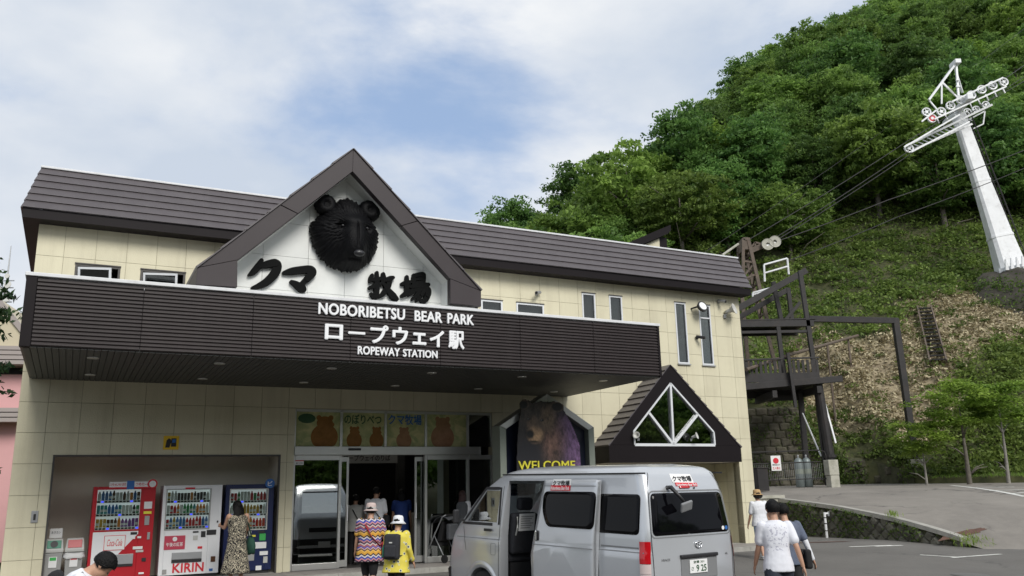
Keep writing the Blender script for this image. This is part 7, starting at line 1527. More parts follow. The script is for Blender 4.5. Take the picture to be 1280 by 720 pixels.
# ---- gate, gas cylinders, sign
gz = lambda x, y: rz2(*loc(x, y))
a, b = at(926, 600, 35.2), at(1036, 600, 36.0); GT = thing('yard_gate', 'dark tubular metal gate with mesh across the yard under the landing', 'gate', (0, 0, 0))
za = 1.45
for k, (z, r_) in enumerate(((0.28, 0.02), (0.95, 0.024), (1.42, 0.026))): mb = MB(); mb.tube([(a.x, a.y, za+z), (b.x-0.25, b.y, za+z+0.06)], r_, 8); mb.build('gate_rail', 'steel', GT)
mb = MB(); mb.tube([(b.x-0.25, b.y, za+1.48), (b.x-0.06, b.y, za+1.42), (b.x-0.02, b.y, za+1.25), (b.x-0.02, b.y, za+0.45), (b.x-0.1, b.y, za+0.33), (b.x-0.3, b.y, za+0.33)], 0.024, 8); mb.build('gate_rail', 'steel', GT)
mb = MB()
for k in range(46): t_ = k/45; x = a.x+(b.x-0.25-a.x)*t_; y = a.y+(b.y-a.y)*t_; mb.bar((x, y, za+0.28), (x, y, za+0.95), 0.006)
tag(mb.build('gate_mesh', 'galv', GT), kind='stuff')
t_ = thing('warning_sign', 'white warning sign with red prohibition circle hung on the yard gate', 'sign', tuple(at(970, 579, 35.35)), 0)
mb = MB(); mb.box(-0.20, 0.20, -0.01, 0.01, -0.30, 0.30); mb.build('board', 'whiteprint', t_, bevel=0.004)
Tq = Matrix.Rotation(R(90), 4, 'X'); mb = MB(); mb.lathe([(0.085, 0), (0.115, 0), (0.115, 0.006), (0.085, 0.006)], (0, -0.012, 0.10), 24, T=Tq); mb.bar((-0.07, -0.016, 0.17), (0.07, -0.016, 0.03), 0.025, 0.006, upv=(0, 1, 0)); mb.build('prohibition_ring', 'redprint', t_)
mb = MB(); mb.ellip((0, -0.013, 0.15), (0.02, 0.003, 0.02), 10, 6); mb.box(-0.02, 0.02, -0.0145, -0.011, 0.05, 0.13); mb.build('figure', 'blackprint', t_)
letter('lettering', '関係者以外', -0.15, 0.15, -0.10, -0.03, -0.014, 0.003, 'blackprint', t_, 0.01); letter('lettering', '立入禁止', -0.16, 0.16, -0.25, -0.14, -0.014, 0.003, 'redprint', t_, 0.015)
for k, px in enumerate((1000.5, 1010.5)):
    q = at(px, 603, 36.8); zb = gz(q.x, q.y); t_ = thing('gas_cylinder', ('left', 'right')[k]+' of the two tall grey gas cylinders standing behind the gate', 'gas cylinder', (q.x, q.y, zb), 0)
    mb = MB(); mb.lathe([(0.15, 0.0), (0.18, 0.03), (0.18, 1.02), (0.16, 1.12), (0.09, 1.20), (0.045, 1.22)], (0, 0, 0), 22); mb.build('bottle', 'cyl', t_, smooth=True)
    mb = MB(); mb.lathe([(0.035, 1.22), (0.04, 1.30), (0.03, 1.34)], (0, 0, 0), 12); mb.build('valve', 'galv', t_); mb = MB(); mb.lathe([(0.181, 0.55), (0.181, 0.75)], (0, 0, 0), 22, cap=False); mb.build('label_band', 'frameside', t_)
q = at(1042, 607, 35.9); zb = gz(q.x, q.y)
t_ = thing('concrete_block_post', 'pale chipped concrete post in two blocks at the end of the gate', 'post', (q.x, q.y, zb-0.03), 0.2)
mb = MB(); mb.box(-0.21, 0.19, -0.2, 0.2, 0, 0.50); mb.build('lower_block', 'concrete', t_, bevel=0.02); mb = MB(); mb.box(-0.24, 0.20, -0.2, 0.2, 0.51, 1.13); mb.build('upper_block', 'concrete', t_, bevel=0.02)
t_ = thing('waste_hatch', 'dark metal box standing against the building corner by the gate', 'metal box', tuple(at(949, 600, 34.0)), 0.45); t_.location.z = 1.35
mb = MB(); mb.box(-0.22, 0.30, -0.2, 0.2, 0, 0.85); mb.build('box_body', 'steel', t_, bevel=0.01); mb = MB(); mb.box(-0.25, 0.33, -0.23, 0.23, 0.851, 0.89); mb.build('box_lid', 'steel', t_, bevel=0.008)
# ---- steel landing of the ropeway
LD = thing('steel_landing', 'dark weathered steel landing with two decks, railings and a sloping roof frame', 'landing', (0, 0, 0))
def beam(p, q, w_, h_=None, name='beam', mat='steel'): mb = MB(); mb.bar(p, q, w_, h_); return mb.build(name, mat, LD, bevel=0.008)
YF_, YB_ = 36.4, 39.0
pA0, pA1 = Vector((12.95, YF_, 6.0)), Vector((12.75, YF_, 10.75))
beam((13.0, YF_, 1.5), (12.95, YF_, 5.7), 0.21, name='post'); beam((12.95, YF_, 6.05), pA1, 0.18, name='post')
beam((12.6, YB_-1.3, 1.55), (12.65, YB_-1.3, 5.5), 0.21, name='post'); beam((12.6, YB_, 8.6), (12.35, YB_, 10.9), 0.18, name='post')
q0, q1 = at(1041, 600, 36.2), at(1023, 481, 36.2); mb = MB(); mb.tube([(q0.x, q0.y, 2.4), q1], [0.20, 0.17], 12); mb.lathe([(0.25, 0), (0.25, 0.12)], (q0.x, q0.y, 2.62), 12); mb.build('round_post', 'steel', LD); beam((q0.x, q0.y, 2.6), (q0.x+0.02, q0.y, 2.55), 0.3)
beam((12.55, YB_-1.2, 5.3), (11.0, YB_-1.2, 5.3), 0.22); beam(at(1008, 338, 38.0), at(922, 386, 38.0), 0.16, 0.28, 'roof_beam'); beam(at(985, 362, 39.5), at(922, 398, 39.5), 0.14, 0.24, 'roof_beam')
beam(at(985, 360, 39.5), at(991, 410, 39.5), 0.18, name='post'); beam(at(975, 408, 38.4), at(1000, 378, 38.4), 0.14, name='brace')
for yy in (36.4, 38.6): beam((9.2, yy, 8.42), (13.1, yy, 8.38), 0.18, 0.28)
beam((9.2, 36.4, 8.05), (13.0, 36.4, 8.03), 0.12, 0.12); 
for x in (9.9, 11.6): beam((x, 36.4, 5.9), (x-0.06, 36.4, 8.3), 0.17, name='post')
mb = MB(); mb.box(9.0, 13.2, 36.3, 38.9, 8.55, 8.60); mb.build('upper_deck', 'steel', LD)
for k in range(16): mb = MB(); x = 9.05+k*0.262; mb.box(x, x+0.25, 35.9, 38.8, 5.72, 5.78); mb.build('deck_plank', 'steel', LD)
beam((9.0, 35.95, 5.58), (13.9, 35.95, 5.88), 0.16, 0.26); beam((9.0, 38.6, 5.5), (13.2, 38.6, 5.6), 0.2, 0.3); beam((12.9, 35.95, 5.45), (12.9, 38.7, 5.5), 0.2, 0.3); beam((11.0, 35.95, 5.3), (11.0, 38.7, 5.3), 0.2, 0.3); beam((9.6, 35.95, 5.3), (9.6, 38.7, 5.3), 0.2, 0.3)
for k in range(19): mb = MB(); x = 9.25+k*0.20; mb.box(x, x+0.11, 35.92, 35.95, 5.82, 6.72); mb.build('railing_slat', 'steel', LD)
beam((9.1, 35.9, 6.76), (13.0, 35.9, 6.80), 0.07, 0.07, 'handrail')
mb = MB(); mb.box(9.2, 12.9, 35.90, 35.915, 5.80, 6.18); mb.build('kick_board', 'steel', LD)
beam((11.75, 35.75, 4.7), (11.65, 35.75, 7.0), 0.13, name='post'); beam(at(1030, 474, 36.0), at(1005, 474, 36.0), 0.1, 0.1)
beam((13.1, 36.3, 5.4), (13.35, 36.0, 3.2), 0.07, name='brace', mat='whitesteel'); beam((12.6, 37.5, 4.6), (12.9, 36.6, 2.7), 0.05, name='brace', mat='whitesteel')
mb = MB(); mb.tube([at(933, 462, 35.4), at(985, 444, 38.0), at(1072, 419.5, 44.8)], 0.075, 8); mb.build('long_handrail', 'rust', LD)
for px, py, Y in ((1034, 431, 41.5), (1060, 423, 44.0)): q = at(px, py, Y); beam(q, (q.x, q.y, float(hill_z(q.x, q.y))-0.2), 0.09, name='handrail_post', mat='rust')
q = at(1119, 401, 38.0); e = at(1143, 567, 38.0)
beam((13.0, 36.6, 8.62), (q.x+0.1, q.y, q.z), 0.16, 0.26, 'long_beam'); beam((q.x, q.y, q.z+0.1), (e.x, e.y, e.z-0.5), 0.26, 0.26, 'tall_post')
mb = MB(); mb.box(e.x-0.35, e.x+0.3, e.y-0.3, e.y+0.3, e.z-1.2, e.z-0.25); mb.build('post_footing', 'concrete', LD, bevel=0.03)
for (p1, p2, p3, p4, Y) in (((956, 352), (955, 331), (984, 323), (986, 343), 38.0), ((941, 371), (941, 366), (967, 359), (967, 364), 39.5)):
    A, B2, C2, D2 = at(*p1, Y), at(*p2, Y), at(*p3, Y), at(*p4, Y); mb = MB()
    for s_, e_ in ((A, B2), (B2, C2), (C2, D2), (A.lerp(B2, 0.5), C2.lerp(D2, 0.5))): mb.tube([s_, e_], 0.045, 6)
    mb.build('white_railing', 'whitesteel', LD)
# ---- old lattice mast with sheaves
LM = thing('lattice_mast', 'rusty leaning lattice mast with pale cable sheaves above the landing', 'mast', (0, 0, 0)); YM = 41.0
legs_ = [((926, 303), (926, 345)), ((932, 303), (957, 408))]
mb = MB()
T0, T1 = at(926, 302, YM), at(932, 302, YM); L0, L1 = at(926, 352, YM), at(958, 412, YM); dpt = Vector((0, 0.9, 0))
for off in (Vector((0, -0.45, 0)), Vector((0, 0.45, 0))):
    m1 = mb.bar(T0+off, L0+off, 0.14); mb.bar(T1+off, L1+off, 0.16); mb.bar(T0+off, T1+off, 0.14); mb.bar(T0.lerp(L0, .55)+off, T1.lerp(L1, 0.27)+off, 0.1); mb.bar(L0+off, T1.lerp(L1, 0.40)+off, 0.1); mb.bar(T0.lerp(L0, 0.95)+off, T1.lerp(L1, 0.28)+off, 0.08)
for t_ in np.linspace(0, 1, 7): q = T1.lerp(L1, t_); mb.bar(q+Vector((0, -0.45, 0)), q+Vector((0, 0.45, 0)), 0.08)
for t_ in np.linspace(0, 0.85, 6): q, q2 = T1.lerp(L1, t_), T1.lerp(L1, t_+0.15); mb.bar(q+Vector((0, -0.45, 0)), q2+Vector((0, 0.45, 0)), 0.06)
mb.box(T0.x-0.05, T1.x+0.1, YM-0.5, YM+0.5, T0.z-0.55, T0.z+0.05); mb.bar((L1.x, L1.y, L1.z), (L1.x+0.3, L1.y, 7.0), 0.16); mb.bar(L0, (L0.x, L0.y, 7.0), 0.16); mb.build('lattice_frame', 'rust', LM)
mb = MB(); A, B2 = at(933, 316, YM), at(956, 306, YM); mb.bar(A, B2, 0.16, 0.26); mb.bar(at(944, 303, YM), A, 0.08); mb.bar(at(944, 303, YM), B2, 0.08); mb.bar(at(944, 303, YM), at(944, 311, YM), 0.08); mb.build('mast_arm', 'rust', LM)
for px, py in ((959.5, 305.5), (968.5, 302)):
    mb = MB(); q = at(px, py, YM-0.2); Tw = Matrix.Rotation(R(90), 4, 'X'); mb.lathe([(0.26, -0.05), (0.30, -0.07), (0.30, 0.07), (0.26, 0.05), (0.09, 0.04), (0.09, -0.04)], q, 20, T=Tw); mb.build('sheave', 'concrete', LM)
mb = MB(); mb.bar(at(957, 308, YM-0.15), at(970, 304, YM-0.15), 0.08, 0.12); mb.build('sheave_bracket', 'whitesteel', LM); mb = MB(); mb.tube([at(903, 319, 40), at(923, 305, 40.5)], 0.06, 6); mb.build('stay_pipe', 'concrete', LM)
# ---- hillside steps
HS = thing('hillside_steps', 'dark steep flight of open steps up the mulched slope', 'steps', (0, 0, 0))
tl_, tr2, bl_, br_ = on_hill(1148, 393), on_hill(1165, 392), on_hill(1164, 463), on_hill(1185, 462)
lift = max(0.0, max(float(hill_z(q.x, q.y))-q.z for q in (tl_.lerp(bl_, .25), tl_.lerp(bl_, .5), tl_.lerp(bl_, .75), tr2.lerp(br_, .5))))+0.22
for s_, e_ in ((tl_, bl_), (tr2, br_)): mb = MB(); u_ = Vector((0, 0, lift)); mb.bar(s_+u_, e_+u_, 0.07, 0.22); mb.build('stringer', 'rust', HS)
for k in range(15): t_ = (k+0.5)/15; mb = MB(); p1, p2 = tl_.lerp(bl_, t_)+u_, tr2.lerp(br_, t_)+u_; mb.bar(p1, p2, 0.24, 0.06, upv=(0, 0, 1)); mb.build('step', 'steel', HS)
# ---- pylon
PY = thing('cable_pylon', 'white leaning ropeway pylon with sheave trains on the green hillside', 'pylon', (0, 0, 0)); YP = 48.0
bl2, br2 = at(1247, 341, YP), at(1281, 334, YP); tl2, tr3 = at(1188, 146, YP), at(1207, 140, YP)
dpv = Vector((0.12, 1.0, 0)).normalized()
def frust(t0, t1, name, mat, g=1.0, mi=0):
    def rect(t_):
        a, b = bl2.lerp(tl2, t_), br2.lerp(tr3, t_); c = (a+b)/2; wv = (br2-bl2)/2*g*float(np.interp(t_, [0, 0.2, 0.555, 1.0], [0.95, 0.78, 0.57, 0.45])); dv = dpv*wv.length*0.75
        cut_ = 0.72
        return [c-wv-dv*cut_, c-wv*cut_-dv, c+wv*cut_-dv, c+wv-dv*cut_, c+wv+dv*cut_, c+wv*cut_+dv, c-wv*cut_+dv, c-wv+dv*cut_]
    mb = MB(); mb.loft([rect(t0), rect((t0+t1)/2), rect(t1)]); return mb.build(name, mat, PY)
for t0, t1 in ((0.0, 0.205), (0.207, 0.555), (0.557, 1.0)): frust(t0, t1, 'column_section', 'whitesteel')
frust(-0.03, 0.012, 'base_flange', 'whitesteel', 1.25); frust(0.198, 0.212, 'flange', 'whitesteel', 1.05); frust(0.55, 0.562, 'flange', 'whitesteel', 1.05)
for k in range(5):
    a = bl2.lerp(br2, (k+0.5)/5)-dpv*0.86; mb = MB(); mb.prism([(-0.10, -0.1), (0.10, -0.1), (0.02, 0.55), (-0.02, 0.55)], -0.05, 0.05, 'y', T=Matrix.Translation(a)); mb.build('base_rib', 'whitesteel', PY)
mb = MB()
for off in (0.0, 0.35): mb.tube([br2+Vector((0.10, -0.2+off, 0.4)), tr3+Vector((0.14, -0.2+off, 0.0))], 0.035, 6)
for k in range(34): q = (br2+Vector((0.10, 0, 0.4))).lerp(tr3+Vector((0.14, 0, 0)), k/33); mb.bar(q+Vector((0, -0.2, 0)), q+Vector((0, 0.15, 0)), 0.035)
mb.build('ladder', 'steel', PY)
ca = (tl2+tr3)/2; dirv = (at(1256, 105, YP)-at(1135, 186, YP)).normalized(); upv_ = Vector((0, 0, 1))-dirv*dirv.z; upv_.normalize(); sidev = dirv.cross(upv_).normalized()
def train(c, n, sp, label_red=None, length=None):
    L0_ = c-dirv*sp*(n-1)/2; half = sp*(n-1)/2
    for s_ in (-0.10, 0.10): mb = MB(); mb.bar(c-dirv*(half+0.25)+sidev*s_-upv_*0.30, c+dirv*(half+0.25)+sidev*s_-upv_*0.30, 0.06, 0.12); mb.build('sheave_beam', 'whitesteel', PY)
    for k in range(n):
        q = L0_+dirv*sp*k; X_, Y_, Z_ = dirv, upv_, sidev; Tm = Matrix((( X_.x, Y_.x, Z_.x), (X_.y, Y_.y, Z_.y), (X_.z, Y_.z, Z_.z))).to_4x4()
        mb = MB(); mb.lathe([(0.235, -0.045), (0.30, -0.06), (0.30, 0.06), (0.235, 0.045), (0.235, -0.045)], q, 22, T=Tm, cap=False); mb.lathe([(0.02, -0.05), (0.10, -0.05), (0.10, 0.05), (0.02, 0.05)], q, 14, T=Tm)
        for a_ in range(5): dv_ = Tm.to_3x3() @ Vector((math.cos(a_*1.2566), math.sin(a_*1.2566), 0)); mb.bar(q+dv_*0.08, q+dv_*0.25, 0.035)
        mb.build('sheave', 'whitesteel', PY)
        if k == label_red: mb = MB(); mb.lathe([(0.23, -0.03), (0.23, 0.03)], q, 22, T=Tm, cap=True); mb.build('sheave_web', 'redprint', PY)
def wheel_at(q, red=False, r_=0.27):
    X_, Y_, Z_ = dirv, upv_, sidev; Tm = Matrix(((X_.x, Y_.x, Z_.x), (X_.y, Y_.y, Z_.y), (X_.z, Y_.z, Z_.z))).to_4x4(); mb = MB(); f_ = r_/0.30
    mb.lathe([(0.225*f_, -0.045), (0.30*f_, -0.06), (0.30*f_, 0.06), (0.225*f_, 0.045), (0.225*f_, -0.045)], q, 22, T=Tm, cap=False); mb.lathe([(0.02, -0.05), (0.10*f_, -0.05), (0.10*f_, 0.05), (0.02, 0.05)], q, 14, T=Tm)
    for a_ in range(5): dv_ = Tm.to_3x3() @ Vector((math.cos(a_*1.2566), math.sin(a_*1.2566), 0)); mb.bar(q+dv_*0.08*f_, q+dv_*0.25*f_, 0.035)
    mb.build('sheave', 'whitesteel', PY)
    if red: mb = MB(); mb.lathe([(0.21, -0.03), (0.21, 0.03)], q, 22, T=Tm); mb.build('sheave_web', 'redprint', PY)
YN = YP-1.5
for px, py in ((1176.5, 139.5), (1188, 132), (1201, 125), (1214, 119), (1227, 112), (1240.6, 107), (1254.5, 102.5), (1158, 140), (1136, 185.5)): wheel_at(at(px, py, YN))
wheel_at(at(1165, 148, YN-0.1), True)
for px, py in ((1209, 140), (1220, 137), (1232, 131)): wheel_at(at(px, py, YP+1.4), False, 0.24)
for off in (-0.12, 0.12):
    for p1, p2 in (((1168, 149), (1258, 108)), ((1190, 127), (1254, 97)), ((1130, 184), (1200, 143)), ((1139, 190), (1212, 152)), ((1152, 152), (1170, 138))): mb = MB(); mb.bar(at(*p1, YN+off*2), at(*p2, YN+off*2), 0.055, 0.09); mb.build('sheave_beam', 'whitesteel', PY)
for k in range(9):
    a_, b_ = at(1170+k*10.3, 146-k*4.7, YN+0.1), at(1174+k*10.3, 154-k*4.7, YN+0.1); mb = MB(); mb.bar(a_, b_, 0.06); mb.build('hanger', 'whitesteel', PY)
mb = MB(); mb.bar(ca+dpv*2.0+Vector((0, 0, 0.25)), ca-dpv*2.0+Vector((0, 0, 0.25)), 0.34, 0.34); mb.build('cross_arm', 'whitesteel', PY, bevel=0.02)
for px0, px1 in (((1133, 182), (1205, 148)), ((1140, 188), (1215, 155)), ((1200, 150), (1240, 131))): mb = MB(); mb.bar(at(*px0, YP-0.9), at(*px1, YP-0.9), 0.10, 0.12); mb.build('catwalk_beam', 'whitesteel', PY)
mb = MB()
for k in range(14): t_ = k/13; a_ = at(1137, 183, YP-0.9).lerp(at(1208, 148, YP-0.9), t_); mb.bar(a_, a_+dpv*0.0+Vector((0.12, -0.35, -0.30)), 0.045)
mb.build('catwalk_rungs', 'whitesteel', PY)
ap_ = at(1194, 80, YP)
for px, Y_ in (((1161, 125), YP-0.6), ((1198, 120), YP-0.4), ((1203, 116), YP+0.6), ((1161, 125), YP+0.8)): mb = MB(); mb.bar(at(*px, Y_), ap_+Vector((0, (Y_-YP)*0.25, 0)), 0.11); mb.build('gantry_leg', 'whitesteel', PY)
for p1, p2 in (((1177, 103), (1197, 122)), ((1177, 103), (1177, 130)), ((1161, 125), (1172, 138)), ((1195, 100), (1199, 100)), ((1195, 108), (1200, 108)), ((1178, 103), (1193, 118))): mb = MB(); mb.bar(at(*p1, YP-0.4), at(*p2, YP-0.4), 0.08); mb.build('gantry_brace', 'whitesteel', PY)
mb = MB(); mb.box(-0.18, 0.18, -0.4, 0.4, -0.12, 0.16, T=Matrix.Translation(ap_)); mb.build('gantry_cap', 'whitesteel', PY, bevel=0.03)
mb = MB(); r0_, r1_ = at(1206, 152, YP+0.2), at(1231, 139, YP+0.2); r2_, r3_ = at(1208, 165, YP+0.2), at(1229, 155, YP+0.2)
for a_, b_ in ((r0_, r1_), (r2_, r3_), (r0_, r2_), (r1_, r3_)): mb.bar(a_, b_, 0.07)
mb.build('service_basket', 'whitesteel', PY)
# banked mound below it
M['mound'] = pm('dark_mound_stone', (0.048, 0.043, 0.034), 0.95, var=0.4, vscale=1.6, bump=1.0, bscale=6, dirt=((0.05, 0.055, 0.025), 0.7, 0.9))
MD = thing('stone_mound', 'dark stone faced mound carrying the white pylon', 'mound', (0, 0, 0)); mb = MB(); rings = []
cx, cy = bl2.lerp(br2, 0.75).x+0.5, YP+0.4; zt = bl2.z-0.02
for k, (rx_, ry_, z) in enumerate(((5.6, 5.6, -4.6), (4.7, 4.2, -3.0), (3.9, 3.1, -1.6), (3.0, 2.2, -0.5), (2.4, 1.7, 0.0), (0.6, 0.5, 0.04))):
    rings.append([Vector((cx+rx_*math.cos(a)*(1+0.05*math.sin(a*5+k)), cy+ry_*math.sin(a)*(1+0.06*math.sin(a*4+2*k)), zt+z+0.08*math.sin(a*7+k))) for a in [2*math.pi*i/40 for i in range(40)]])
MOUND = (cx, cy, zt); mb.loft(rings); o = mb.build('mound_body', 'mound', MD, smooth=True); q = o.modifiers.new('sub', 'SUBSURF'); q.levels = q.render_levels = 2; q.subdivision_type = 'SIMPLE'; tx = bpy.data.textures.new('rubble', 'VORONOI'); tx.noise_scale = 0.55; q = o.modifiers.new('rubble', 'DISPLACE'); q.texture = tx; q.strength = 0.22; q.texture_coords = 'GLOBAL'
# ---- cables
def cable(label, pts, r_=0.022):
    P = []; 
    for a_, b_ in zip(pts[:-1], pts[1:]):
        for k in range(16): t_ = k/16; q = a_.lerp(b_, t_); P.append(q-Vector((0, 0, 4*t_*(1-t_)*0.006*(b_-a_).length)))
    P.append(pts[-1]); t_ = tag(MB().tube(P, r_, 5).build('ropeway_cable', 'steel', None), label, 'cable', 'ropeway cables'); return t_
cable('upper track cable from the mast to the left end of the pylon sheaves', [at(930, 303, 41), at(1135, 176, YP-1.6), at(1258, 97, YP-1.5), at(1330, 40, 62)])
cable('middle track cable rising to the lower pylon sheaves', [at(945, 312, 41), at(1140, 186, YP-1.4), at(1330, 60, 60)])
cable('haul cable just under the middle one towards the pylon', [at(966, 303, 41), at(1146, 187, YP-1.0), at(1232, 128, YP+1.4), at(1330, 70, 60)])
cable('thin signal line passing highest above the mast and behind the pylon', [at(880, 316, 44), at(1160, 122, 56), at(1300, 20, 70)], 0.014)
cable('lower dark cable crossing in front of the pylon column, upper of the two', [at(970, 302, 40.8), at(1110, 250, 43), at(1300, 180, 46)], 0.026)
cable('lowest dark cable crossing in front of the pylon column', [at(985, 326, 38), at(1120, 272, 42), at(1300, 202, 46)], 0.022)
# ------------------------------------------------------------------ vegetation and the far left
def crown_mesh(name, rx, rz, zc, clumps, per, lsize, mat, flat=0.45, cr_=(0.55, 1.0), seed=0, upb=1.0, jit=1.0):
    global RNG; RNG = np.random.default_rng(100+seed)
    d = rand_unit(clumps); d[:, 2] = d[:, 2]*0.9+0.12; rad_ = RNG.uniform(0.45, 1.0, clumps)**0.6
    lob = 1+0.22*np.sin(d[:, 0]*4+seed)+0.18*np.sin(d[:, 1]*5+seed*2)
    C = d*np.stack([rx*rad_*lob, rx*rad_*lob, rz*rad_], 1)*jit; C[:, 2] += zc
    r_ = RNG.uniform(cr_[0], cr_[1], clumps)
    idx = np.repeat(np.arange(clumps), per); n = len(idx)
    off = rand_unit(n)*(RNG.random((n, 1))**0.45); off[:, 2] *= flat
    P = C[idx]+off*r_[idx][:, None]
    P[:, 2] -= 0.12*((off[:, 0]**2+off[:, 1]**2))*r_[idx]
    Q, S = leaf_axes(n, lsize, upb); tint = np.clip(np.repeat(RNG.random(clumps), per)*0.75+RNG.normal(0.12, 0.14, n), 0, 1)
    return quads(name, P, Q, S, mat, tint=tint)
def trunk_mesh(name, h, r_, seed, mat='bark', limbs=7, rx=2.5, zc=None):
    rr = random.Random(seed); mb = MB(); zc = zc or h*0.65; bend = (rr.uniform(-.4, .4), rr.uniform(-.4, .4))
    pts = [Vector((bend[0]*math.sin(t_*2.2)*h*0.08, bend[1]*math.sin(t_*2)*h*0.08, -0.6+(h*0.92+0.6)*t_)) for t_ in [0, .08, .25, .45, .65, .85, 1]]
    mb.tube(pts, [r_*1.35, r_*1.05, r_*0.9, r_*0.72, r_*0.5, r_*0.28, r_*0.08], 9)
    for k in range(limbs):
        t_ = rr.uniform(0.35, 0.85); a = pts[int(t_*6)]; ang = rr.uniform(0, 6.28); ln = rx*rr.uniform(0.6, 0.95); e = a+Vector((math.cos(ang)*ln, math.sin(ang)*ln, ln*rr.uniform(0.35, 0.8))); m_ = a.lerp(e, 0.5)+Vector((0, 0, 0.15*ln)); mb.tube([a, m_, e], [r_*0.38, r_*0.24, r_*0.06], 6)
    return mb.mesh(name, mat, smooth=True)
kinds = []
for k, (rx, rz, zc, cl, per, ls, h_, lm) in enumerate(((3.1, 3.1, 5.8, 300, 48, 0.155, 8.4, 'leaf'), (2.6, 3.9, 6.4, 280, 48, 0.15, 9.4, 'leaf_cool'), (3.6, 2.9, 5.4, 340, 46, 0.16, 8.0, 'leaf_warm'), (2.3, 3.1, 5.4, 190, 48, 0.145, 8.0, 'leaf'))):
    kinds.append((crown_mesh('crown', rx, rz, zc, cl, per, ls, lm, seed=k, cr_=(0.38, 0.95), flat=0.36, upb=0.75), trunk_mesh('trunk', h_, 0.20, k, rx=rx)))
light = (crown_mesh('crown', 2.1, 2.8, 5.6, 95, 60, 0.19, 'leaf_light', seed=9), trunk_mesh('trunk', 8.4, 0.13, 9, 'palebark', rx=1.8))
def plant(k, x, y, z, sc_, label, group, name='broadleaf_tree', rz=None):
    t_ = thing(name, label, 'tree', (x, y, z), random.uniform(0, 6.28) if rz is None else rz, group); t_.scale = (sc_, sc_, sc_*random.uniform(0.92, 1.12))
    ob('crown', k[0], t_); ob('trunk', k[1], t_); return t_
FOREST = 'green broadleaf tree in the dense wood covering the hillside'
def visible(x, y, z):
    q = Vector((x, y, z))-Vector((0, 0, CAM_H)); dp = q.dot(fw)
    if dp < 1: return None
    return 640+FPX*q.dot(rt)/dp, 360-FPX*q.dot(up)/dp
rf = random.Random(5); spots = []
y = 46.0
while y < 150:
    x = -30.0
    while x < 95:
        X_ = x+rf.uniform(-1.5, 1.5); Y_ = y+rf.uniform(-1.5, 1.5); x += 4.0+0.018*(y-46)
        dd = Y_-float(hill_base(X_)); edge = np.interp(X_, [6, 12, 18, 23, 30, 45, 70], [1.5, 13, 17.5, 19.5, 21, 21, 21])
        if dd < edge+rf.uniform(-1.5, 1.5): continue
        zg = float(hill_z(X_, Y_)); v_ = visible(X_, Y_, zg+6)
        if v_ is None or not (-60 < v_[0] < 1370) or v_[1] < -110: continue
        if v_[0] < 575 or (v_[1] > 345 and v_[0] < 900): continue
        # skip trees that stand well behind the skyline
        e0 = math.atan2(zg+8, math.hypot(X_, Y_)); hidden = False
        for f_ in (0.55, 0.65, 0.75, 0.82, 0.88, 0.93):
            xx, yy = X_*f_, Y_*f_
            if yy > float(hill_base(xx))+10 and math.atan2(float(hill_z(xx, yy))+3.0, math.hypot(xx, yy)) > e0: hidden = True
        if hidden: continue
        spots.append((X_, Y_, zg))
    y += 3.9+0.016*(y-46)
print('forest trees', len(spots))
spots.sort(key=lambda q: q[1])
if len(spots) > 300: spots = spots[:300]
for i, (x, y, z) in enumerate(spots): plant(kinds[rf.randrange(4)], x, y, z-1.9, rf.uniform(0.78, 1.18), FOREST if y-float(hill_base(x)) > 34 or x < 8 else 'green broadleaf tree along the lower edge of the hillside wood', 'trees of the hillside wood')
for px, py, Y, sc_, lb in ((895, 300, 60, 0.95, 'pale green birch with a thin white trunk standing out in front of the wood'), (1165, 285, 68, 0.9, 'bright yellow green tree low at the forest edge behind the pylon'), (1235, 262, 72, 0.9, 'bright green tree at the forest edge right of the pylon column'), (640, 330, 56, 0.85, 'light green tree at the left end of the wood above the station roof')):
    q = at(px, py, Y); plant(light, q.x, q.y, float(hill_z(q.x, q.y))-0.3, sc_, lb, None, 'pale_tree')
# bare thin trunks at the forest edge
for px, py, Y, h_, lb in ((905, 300, 58, 4.5, 'thin bare pale trunk in front of the dark wood above the roof end'), (1105, 290, 62, 3.2, 'thin bare dead trunk on the green slope left of the pylon')):
    q = at(px, py, Y); t_ = thing('dead_trunk', lb, 'tree', (q.x, q.y, float(hill_z(q.x, q.y))), 0); mb = MB(); mb.tube([(0, 0, -0.3), (0.1, 0, h_*0.5), (-0.05, 0, h_)], [0.09, 0.06, 0.02], 7); mb.tube([(0.08, 0, h_*0.55), (0.5, 0.1, h_*0.75)], [0.03, 0.01], 5); mb.build('trunk', 'palebark', t_)
# maples on the verge
mp_c = crown_mesh('crown', 1.35, 1.0, 2.75, 60, 70, 0.085, 'leaf_light', flat=0.3, cr_=(0.35, 0.62), seed=31, upb=1.5); mp_c2 = crown_mesh('crown', 1.25, 0.9, 2.6, 52, 70, 0.085, 'leaf_light', flat=0.3, cr_=(0.32, 0.58), seed=32, upb=1.5)
mp_t = trunk_mesh('trunk', 3.0, 0.10, 41, 'bark', 6, 0.75); mp_t2 = trunk_mesh('trunk', 2.9, 0.075, 42, 'palebark', 6, 0.7)
for px, Y, c_, t2, lb, sc_ in ((1209, 34.6, mp_c, mp_t, 'small bright green maple on the verge below the hillside steps', 1.05), (1257, 34.6, mp_c2, mp_t2, 'small green maple at the right end of the verge', 1.05)):
    q = at(px, 585, Y); plant((c_, t2), q.x, q.y, float(hill_z(q.x, q.y)), sc_, lb, None, 'maple_tree', 0.4)
q = at(1160, 575, 35.2); plant((mp_c2, mp_t2), q.x-0.2, q.y, float(hill_z(q.x, q.y))-1.0, 0.95, 'low green maple bush beside the tall steel post', None, 'maple_tree', 2.0)
